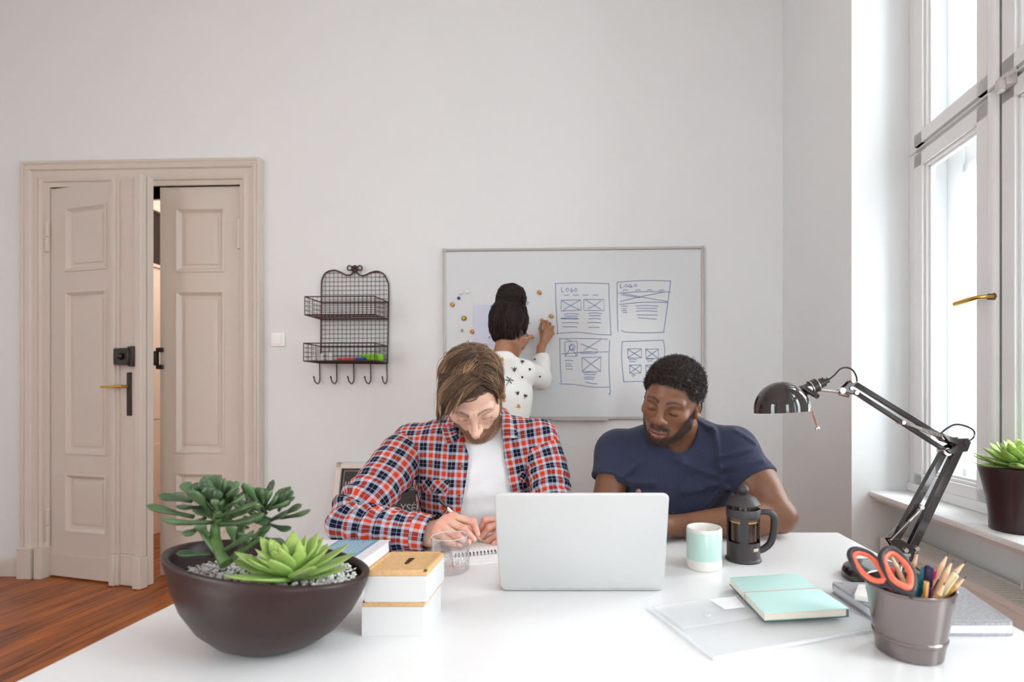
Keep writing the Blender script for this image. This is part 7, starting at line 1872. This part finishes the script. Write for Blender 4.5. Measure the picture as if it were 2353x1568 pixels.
# ================================================================== the woman at the whiteboard
def woman():
    O = P(1172, 766, 2.66); fr = head_frame(O, 152, 14, -4)
    NB = P(1150, 826, 2.62); SL, SR = P(1092, 862, 2.60), P(1203, 852, 2.68)
    root = empty('person', [NB[0] - .02, 2.66, 0], 'person with a dark hair bun and printed white blouse pinning magnets on the whiteboard', 'person')
    K = dict(nose=.95, lips=1.1, jaw=.95); neck = [to_world((0, -.022, -.055), fr), NB + [0, .01, 0], NB - [0, -.02, .08]]
    EL, WL = P(1120, 890, 2.86), P(1188, 806, 2.915); ER, WR = P(1240, 872, 2.885), P(1243, 800, 2.955)
    CHc = (SL + SR) / 2 + [.0, .03, -.13]; wst = np.array([CHc[0] + .01, 2.66, .98]); hip = np.array([CHc[0] + .01, 2.67, .84])
    def torso(p):
        d = s_ell(p, CHc, (.148, .11, .17)); d = smin(d, s_cap(p, CHc, wst, .115, .105), .06); d = smin(d, s_ell(p, hip, (.16, .125, .14)), .06)
        for S in (SL, SR): d = smin(d, s_cap(p, NB - [0, 0, .03], S, .05, .046), .04)
        return d
    def fig(pts): return [np.asarray(P(*q)) for q in pts]
    hR = dict(W=(WR, .025), palm=[(P(1252, 758, 2.955), .011), (P(1259, 757, 2.965), .011), (P(1265, 760, 2.975), .0105), (P(1270, 766, 2.985), .010)],
              fingers=[(fig([(1252, 757, 2.955), (1250, 742, 2.975), (1246, 738, 2.995)]), (.0095, .0085, .0070)), (fig([(1258, 756, 2.965), (1257, 740, 2.98), (1252, 738, 2.998)]), (.0096, .0088, .0072)),
                       (fig([(1264, 758, 2.975), (1264, 744, 2.985), (1260, 744, 3.0)]), (.0094, .0085, .0070)), (fig([(1269, 764, 2.985), (1271, 752, 2.992), (1267, 752, 3.0)]), (.0085, .0075, .0065))],
              thumb=(fig([(1246, 780, 2.965), (1241, 756, 2.985), (1243, 744, 2.998)]), (.013, .0105, .008)), arm=WR + (ER - WR) * .5)
    hL = dict(W=(WL, .024), palm=[(P(1197, 782, 2.93), .0105), (P(1194, 780, 2.945), .0105), (P(1190, 780, 2.955), .010), (P(1187, 784, 2.965), .0095)],
              fingers=[(fig([(1197, 781, 2.93), (1206, 771, 2.945), (1217, 772, 2.962)]), (.009, .008, .0066)), (fig([(1193, 779, 2.945), (1199, 768, 2.96), (1210, 768, 2.972)]), (.009, .008, .0066)),
                       (fig([(1190, 780, 2.955), (1194, 770, 2.972), (1203, 770, 2.985)]), (.0088, .0078, .0064)), (fig([(1186, 783, 2.965), (1189, 775, 2.98), (1196, 775, 2.99)]), (.008, .007, .006))],
              thumb=(fig([(1200, 800, 2.915), (1208, 788, 2.925), (1217, 776, 2.95)]), (.012, .0098, .0075)), arm=WL + (EL - WL) * .5)
    def body(p):
        d = torso(p) + .004
        for S, E, W_ in ((SL, EL, WL), (SR, ER, WR)): d = smin(d, s_cap(p, S, E, .040, .034), .03); d = smin(d, s_cap(p, E, W_, .034, .024), .01)
        d = smin(d, s_poly(p, neck, [.047, .049, .052]), .03)
        for sx_ in (-1, 1):
            h_, k_, f_ = hip + [sx_ * .08, 0, -.05], hip + [sx_ * .09, -.01, -.42], np.array([hip[0] + sx_ * .1, hip[1] + .02, .07]); d = smin(d, s_cap(p, h_, k_, .075, .052), .03); d = smin(d, s_cap(p, k_, f_, .052, .036), .01)
        return d
    skin = np.array([.36, .165, .085]); bv, bf = mesh_sdf(body, (-.85, 2.44, .02), (-.12, 3.02, 1.5), .010)
    nk = to_loc(np.array(neck), fr); hf = lambda q: smin(head_sdf(q, K), s_poly(q, nk, [.047, .049, .052]), .018)
    hv, hfc = mesh_sdf(hf, (-.1, -.15, -.20), (.1, .145, .135), .003)
    hc = face_colour(hv, skin, (.42, .16, .12), (.02, .012, .01), K, scalp=((.018, .010, .009), lambda q: sstep(q[:, 2] - .6 * q[:, 1], -.03, -.01)))
    hands = []
    for h in (hR, hL):
        hd_ = lambda p, h=h: smin(hand_sdf(p, h['W'], h['palm'], h['fingers'], h['thumb']), s_cap(p, h['W'][0], h['arm'], .024, .031), .012)
        pts = np.concatenate([np.array(q[0]) for q in h['fingers']] + [np.array(h['thumb'][0]), [h['W'][0]]]); v, f = mesh_sdf(hd_, pts.min(0) - .045, pts.max(0) + .03, .0024)
        c = np.tile(skin, (len(v), 1)) * (1 + .06 * vnoise(v, 160, 2))[:, None]
        if h is hL:
            c = mixc(c, (.05, .03, .025), .9 * (1 - sstep(np.linalg.norm(v - P(1190, 803, 2.89), axis=1), .012, .017)))
            for t_ in (h['fingers'][0][0][-1], h['thumb'][0][-1]): c = mixc(c, (.72, .25, .34), 1 - sstep(np.linalg.norm(v - t_, axis=1), .008, .011))
        hands.append((v, f, c))
    v, f = join([(bv, bf), (to_world(hv, fr), hfc)] + [(a, b_) for a, b_, _ in hands])
    np_mesh('body', v, f, m_skin, root, col=np.concatenate([np.tile(skin, (len(bv), 1)), hc] + [c for _, _, c in hands]))
    b = MB(); rc_ = P(1265, 753, 2.978); b.tube([rc_ + .0092 * np.array([math.cos(t), .3 * math.sin(t), math.sin(t) * .35]) for t in np.linspace(0, 6.28, 17)[:-1]], .0016, 6, closed=True); b.sphere(rc_ + [0, -.010, 0], .0035, 8)
    b.build('finger_ring', mat('silver ring', srgb(222, 216, 206), .2, metal=1), root)
    # hair drawn up into a bun
    C1, C2 = P(1169, 738, 2.655), P(1175, 684, 2.655)
    wv = lambda p: (.0035 * vnoise(p, 75, 3) + .002 * vnoise(p, 170, 4)).astype(f32)
    def hairf(p):
        d = s_ell(p, C1, (.104, .110, .112)); d = smin(d, s_ell(p, C1 + [-.012, -.005, -.055], (.082, .085, .072)), .03)
        d = smin(d, s_ell(p, C1 + [.005, 0, .055], (.070, .075, .075)), .04); d = smin(d, s_ell(p, C2, (.080, .078, .074)), .012)
        d = d + wv(p); q = to_loc(p, fr); m = np.column_stack([np.abs(q[:, 0]), q[:, 1], q[:, 2]]).astype(f32)
        d = smax(d, -s_ell(m, (0, .10, -.03), (.10, .075, .11)), .006)
        return smax(d, -s_ell(m, (.092, .002, -.020), (.05, .042, .046)), .006)
    cv, cf = mesh_sdf(hairf, (-.60, 2.48, 1.33), (-.26, 2.80, 1.78), .0036)
    ccol = np.tile(np.array([.014, .008, .008]), (len(cv), 1)) * (1 + .3 * vnoise(cv, 200, 6))[:, None]
    rs = np.random.RandomState(9); VS, FS, CS = [cv], [cf], [ccol]; n0 = len(cv)
    def grad(p):
        e = .002; return np.stack([hairf((p + o_).astype(f32)) - hairf((p - o_).astype(f32)) for o_ in np.eye(3) * e], 1) / (2 * e)
    q = cv[rs.choice(len(cv), 2600)]; path, nrs = [], []; L = rs.uniform(.05, .10, len(q)); top_ = C2 + [0, 0, .02]; sp_ = rs.normal(size=q.shape) * .12
    for k in range(8):                        # combed up toward the bun, wound round it above
        n_ = grad(q); n_ /= np.linalg.norm(n_, axis=1)[:, None] + 1e-9; q = q - n_ * (hairf(q.astype(f32)) - .0012)[:, None]; path.append(q.copy()); nrs.append(n_)
        up_ = top_ - q; up_ /= np.linalg.norm(up_, axis=1)[:, None]; rd = q - C2; wind = np.cross(rd, n_) ; wind = np.cross(n_, np.array([.3, -.2, 1.])); wind /= np.linalg.norm(wind, axis=1)[:, None] + 1e-9
        inb = sstep(q[:, 2] - C2[2], -.07, -.04)[:, None]; d_ = up_ * (1 - inb) + wind * inb + sp_; d_ -= (d_ * n_).sum(1)[:, None] * n_; d_ /= np.linalg.norm(d_, axis=1)[:, None] + 1e-9; q = q + d_ * (L / 8)[:, None]
    tone = rs.uniform(0, 1, len(q)) ** 2; c = (np.array([.012, .007, .007]) * (1 - tone[:, None]) + np.array([.05, .030, .028]) * tone[:, None])[:, None].repeat(8, 1)
    v_, f_, c_ = strands(np.stack(path, 1), np.stack(nrs, 1), .0016 * rs.uniform(.6, 1.4, len(q)), c); VS.append(v_); FS.append(f_ + n0); CS.append(c_); n0 += len(v_)
    def wis(base, n, spread, L, curl, w):
        nonlocal n0
        K_ = 16; th = np.linspace(0, 1, K_); q = base + rs.normal(size=(n, 3)) * spread; d = rs.normal(size=(n, 3)) * .45 + np.array([.55, -.4, -.35]); d /= np.linalg.norm(d, axis=1)[:, None]
        a = np.cross(d, rs.normal(size=(n, 3))); a /= np.linalg.norm(a, axis=1)[:, None]; b_ = np.cross(d, a); ang = rs.uniform(0, 6.28, n)[:, None] + rs.uniform(8, 16, n)[:, None] * th
        pa = q[:, None] + d[:, None] * th[None, :, None] * L * rs.uniform(.6, 1.2, n)[:, None, None] + curl * (np.cos(ang)[..., None] * a[:, None] + np.sin(ang)[..., None] * b_[:, None])
        v_, f_, c_ = strands(pa, np.cross(np.gradient(pa, axis=1), a[:, None]), w, np.tile(np.array([.018, .011, .010]), (n * K_, 1)).reshape(n, K_, 3)); VS.append(v_); FS.append(f_ + n0); CS.append(c_); n0 += len(v_)
    wis(P(1196, 692, 2.61), 14, .016, .035, .006, .0012); wis(P(1146, 695, 2.62), 8, .010, .03, .006, .0011); wis(P(1200, 704, 2.63), 10, .012, .035, .006, .0012); wis(P(1130, 765, 2.63), 6, .010, .02, .004, .0010); wis(P(1208, 748, 2.65), 6, .010, .02, .004, .0010)
    np_mesh('hair', np.concatenate(VS), np.concatenate(FS), mat('dark hair', (1, 1, 1, 1), .6, spec=.25, attr='Col'), root, col=np.concatenate(CS), label='dark hair gathered in a high bun')
    # blouse
    nh = NB + [.01, .01, .045]
    def blouse(p):
        d = torso(p) - .016
        for S, E, W_, t in ((SL, EL, WL, .55), (SR, ER, WR, .78)):
            hem = E + (W_ - E) * t; d = smin(d, s_cap(p, S, E, .068, .064), .03); e = smax(s_cap(p, E, E + (W_ - E) * (t + .25), .062, .046), ((p - hem) @ ((W_ - E) / np.linalg.norm(W_ - E))), .004); d = smin(d, e, .018)
        d = smin(d, s_ell(p, NB + [.004, .0, -.002], (.078, .082, .040)), .02)
        fold = .0065 * vnoise(p, 30, 31) + .0045 * vnoise(p, 62, 32); d = d + fold
        d = smax(d, -s_cap(p, NB - [0, 0, .01], NB + [.012, .02, .12], .050, .068), .008)
        return smax(d, -(p[:, 2] - .80), .01)
    v, f = mesh_sdf(blouse, (-.85, 2.42, .78), (-.10, 3.01, 1.46), .0046)
    pv_, pf_, pc_ = [v], [f], [np.tile(np.array([.80, .80, .78]), (len(v), 1))]; nv = len(v)
    def skin_depth(x, y, d0):
        """first cloth depth along a sight line near d0"""
        dd = np.linspace(d0 - .22, d0 + .2, 140); pts = np.array([P(x, y, k) for k in dd]).astype(f32); s_ = blouse(pts) < 0
        return dd[int(np.argmax(s_))] if s_.any() else None
    def fly(cx, cy, a, s, c, d=2.60):
        """a dragonfly printed on the cloth: body and two pairs of wings, following the folds"""
        nonlocal nv
        s = s * .85; k = F / d; t = math.radians(a); ux, uy = math.cos(t), -math.sin(t); wx, wy = -uy, ux
        at = lambda l, w: (cx + (ux * l + wx * w) * k, cy + (uy * l + wy * w) * k)
        for (l0, w0, l1, w1, th0, th1) in ((-s, 0, s, 0, .0016, .0026), (s * .55, 0, s * .75, s * .8, .0016, .0036), (s * .55, 0, s * .75, -s * .8, .0016, .0036), (s * .35, 0, s * .05, s * .75, .0016, .0034), (s * .35, 0, s * .05, -s * .75, .0016, .0034)):
            n_ = 6; L = np.linspace(0, 1, n_); pl, pr2 = [], []
            dl, dw = l1 - l0, w1 - w0; nn = math.hypot(dl, dw); ol, ow = -dw / nn, dl / nn
            for q in L:
                th_ = .75 * (th0 + (th1 - th0) * math.sin(q * 2.4)); row = []
                for sg in (-1, 1):
                    x, y = at(l0 + dl * q + sg * th_ * ol, w0 + dw * q + sg * th_ * ow); dp = skin_depth(x, y, d); row.append(None if dp is None else P(x, y, dp - .0045))
                pl.append(row)
            if any(r is None for row in pl for r in row): continue
            vv = np.array([r for row in pl for r in row]); ff = np.array([(2 * i, 2 * i + 1, 2 * i + 3, 2 * i + 2) for i in range(n_ - 1)])
            pv_.append(vv); pf_.append(ff + nv); pc_.append(np.tile(np.array(c), (len(vv), 1))); nv += len(vv)
    dk, gd = (.045, .035, .03), (.62, .33, .06)
    for x, y, a, s, c in ((1168, 878, 60, .030, dk), (1180, 848, -30, .018, dk), (1200, 833, 80, .014, dk), (1188, 903, -25, .014, dk), (1207, 912, 70, .016, dk), (1217, 850, 60, .010, dk), (1152, 826, 15, .015, gd), (1155, 922, 45, .018, gd), (1229, 816, 30, .008, gd), (1240, 866, 0, .008, dk), (1140, 890, 20, .02, dk), (1120, 860, -50, .02, dk), (1190, 935, 20, .016, gd), (1130, 930, 60, .018, dk), (1228, 826, 10, .007, dk), (1200, 868, 75, .008, dk)):
        fly(x, y, a, s, c, 2.58 if x < 1205 else 2.80)
    v, f, col = np.concatenate(pv_), np.concatenate(pf_), np.concatenate(pc_)
    np_mesh('printed_blouse', v, f, mat('printed white viscose', (1, 1, 1, 1), .8, spec=.2, attr='Col'), root, col=col, label='white blouse printed with dragonflies')
    def trf(p):
        d = s_ell(p, hip, (.172, .135, .15))
        for sx_ in (-1, 1):
            h_, k_, f_ = hip + [sx_ * .08, 0, -.05], hip + [sx_ * .09, -.01, -.42], np.array([hip[0] + sx_ * .1, hip[1] + .02, .09]); d = smin(d, s_cap(p, h_, k_, .088, .066), .03); d = smin(d, s_cap(p, k_, f_, .066, .055), .02)
        return smax(d, p[:, 2] - .90, .01)
    v, q = mesh_sdf(trf, (-.75, 2.45, .02), (-.15, 2.9, 1.0), .011); np_mesh('trousers', v, q, m_jean, root)
    for sx_ in (-1, 1): b = MB(); b.sphere([hip[0] + sx_ * .1, hip[1] + .06, .045], (.042, .115, .045), 16); b.build('shoe', m_shoe, root)
    # magnets in her hands
    for x, y, d, lab in ((1222, 774, 2.985, 'confetti coloured magnet held by the pink nailed fingers'), (1246, 737, 3.008, 'teal flecked magnet under the fingers of the raised hand')):
        t = empty('magnet', P(x, y, d), lab, 'magnet'); b = MB(); b.lathe([(.0145, 0), (.0145, .004), (.0135, .007), (.010, .009)], P(x, y, d), 20, ax=[(1, 0, 0), (0, 0, 1), (0, -1, 0)]); b.build('cap', m_conf, t)
woman()
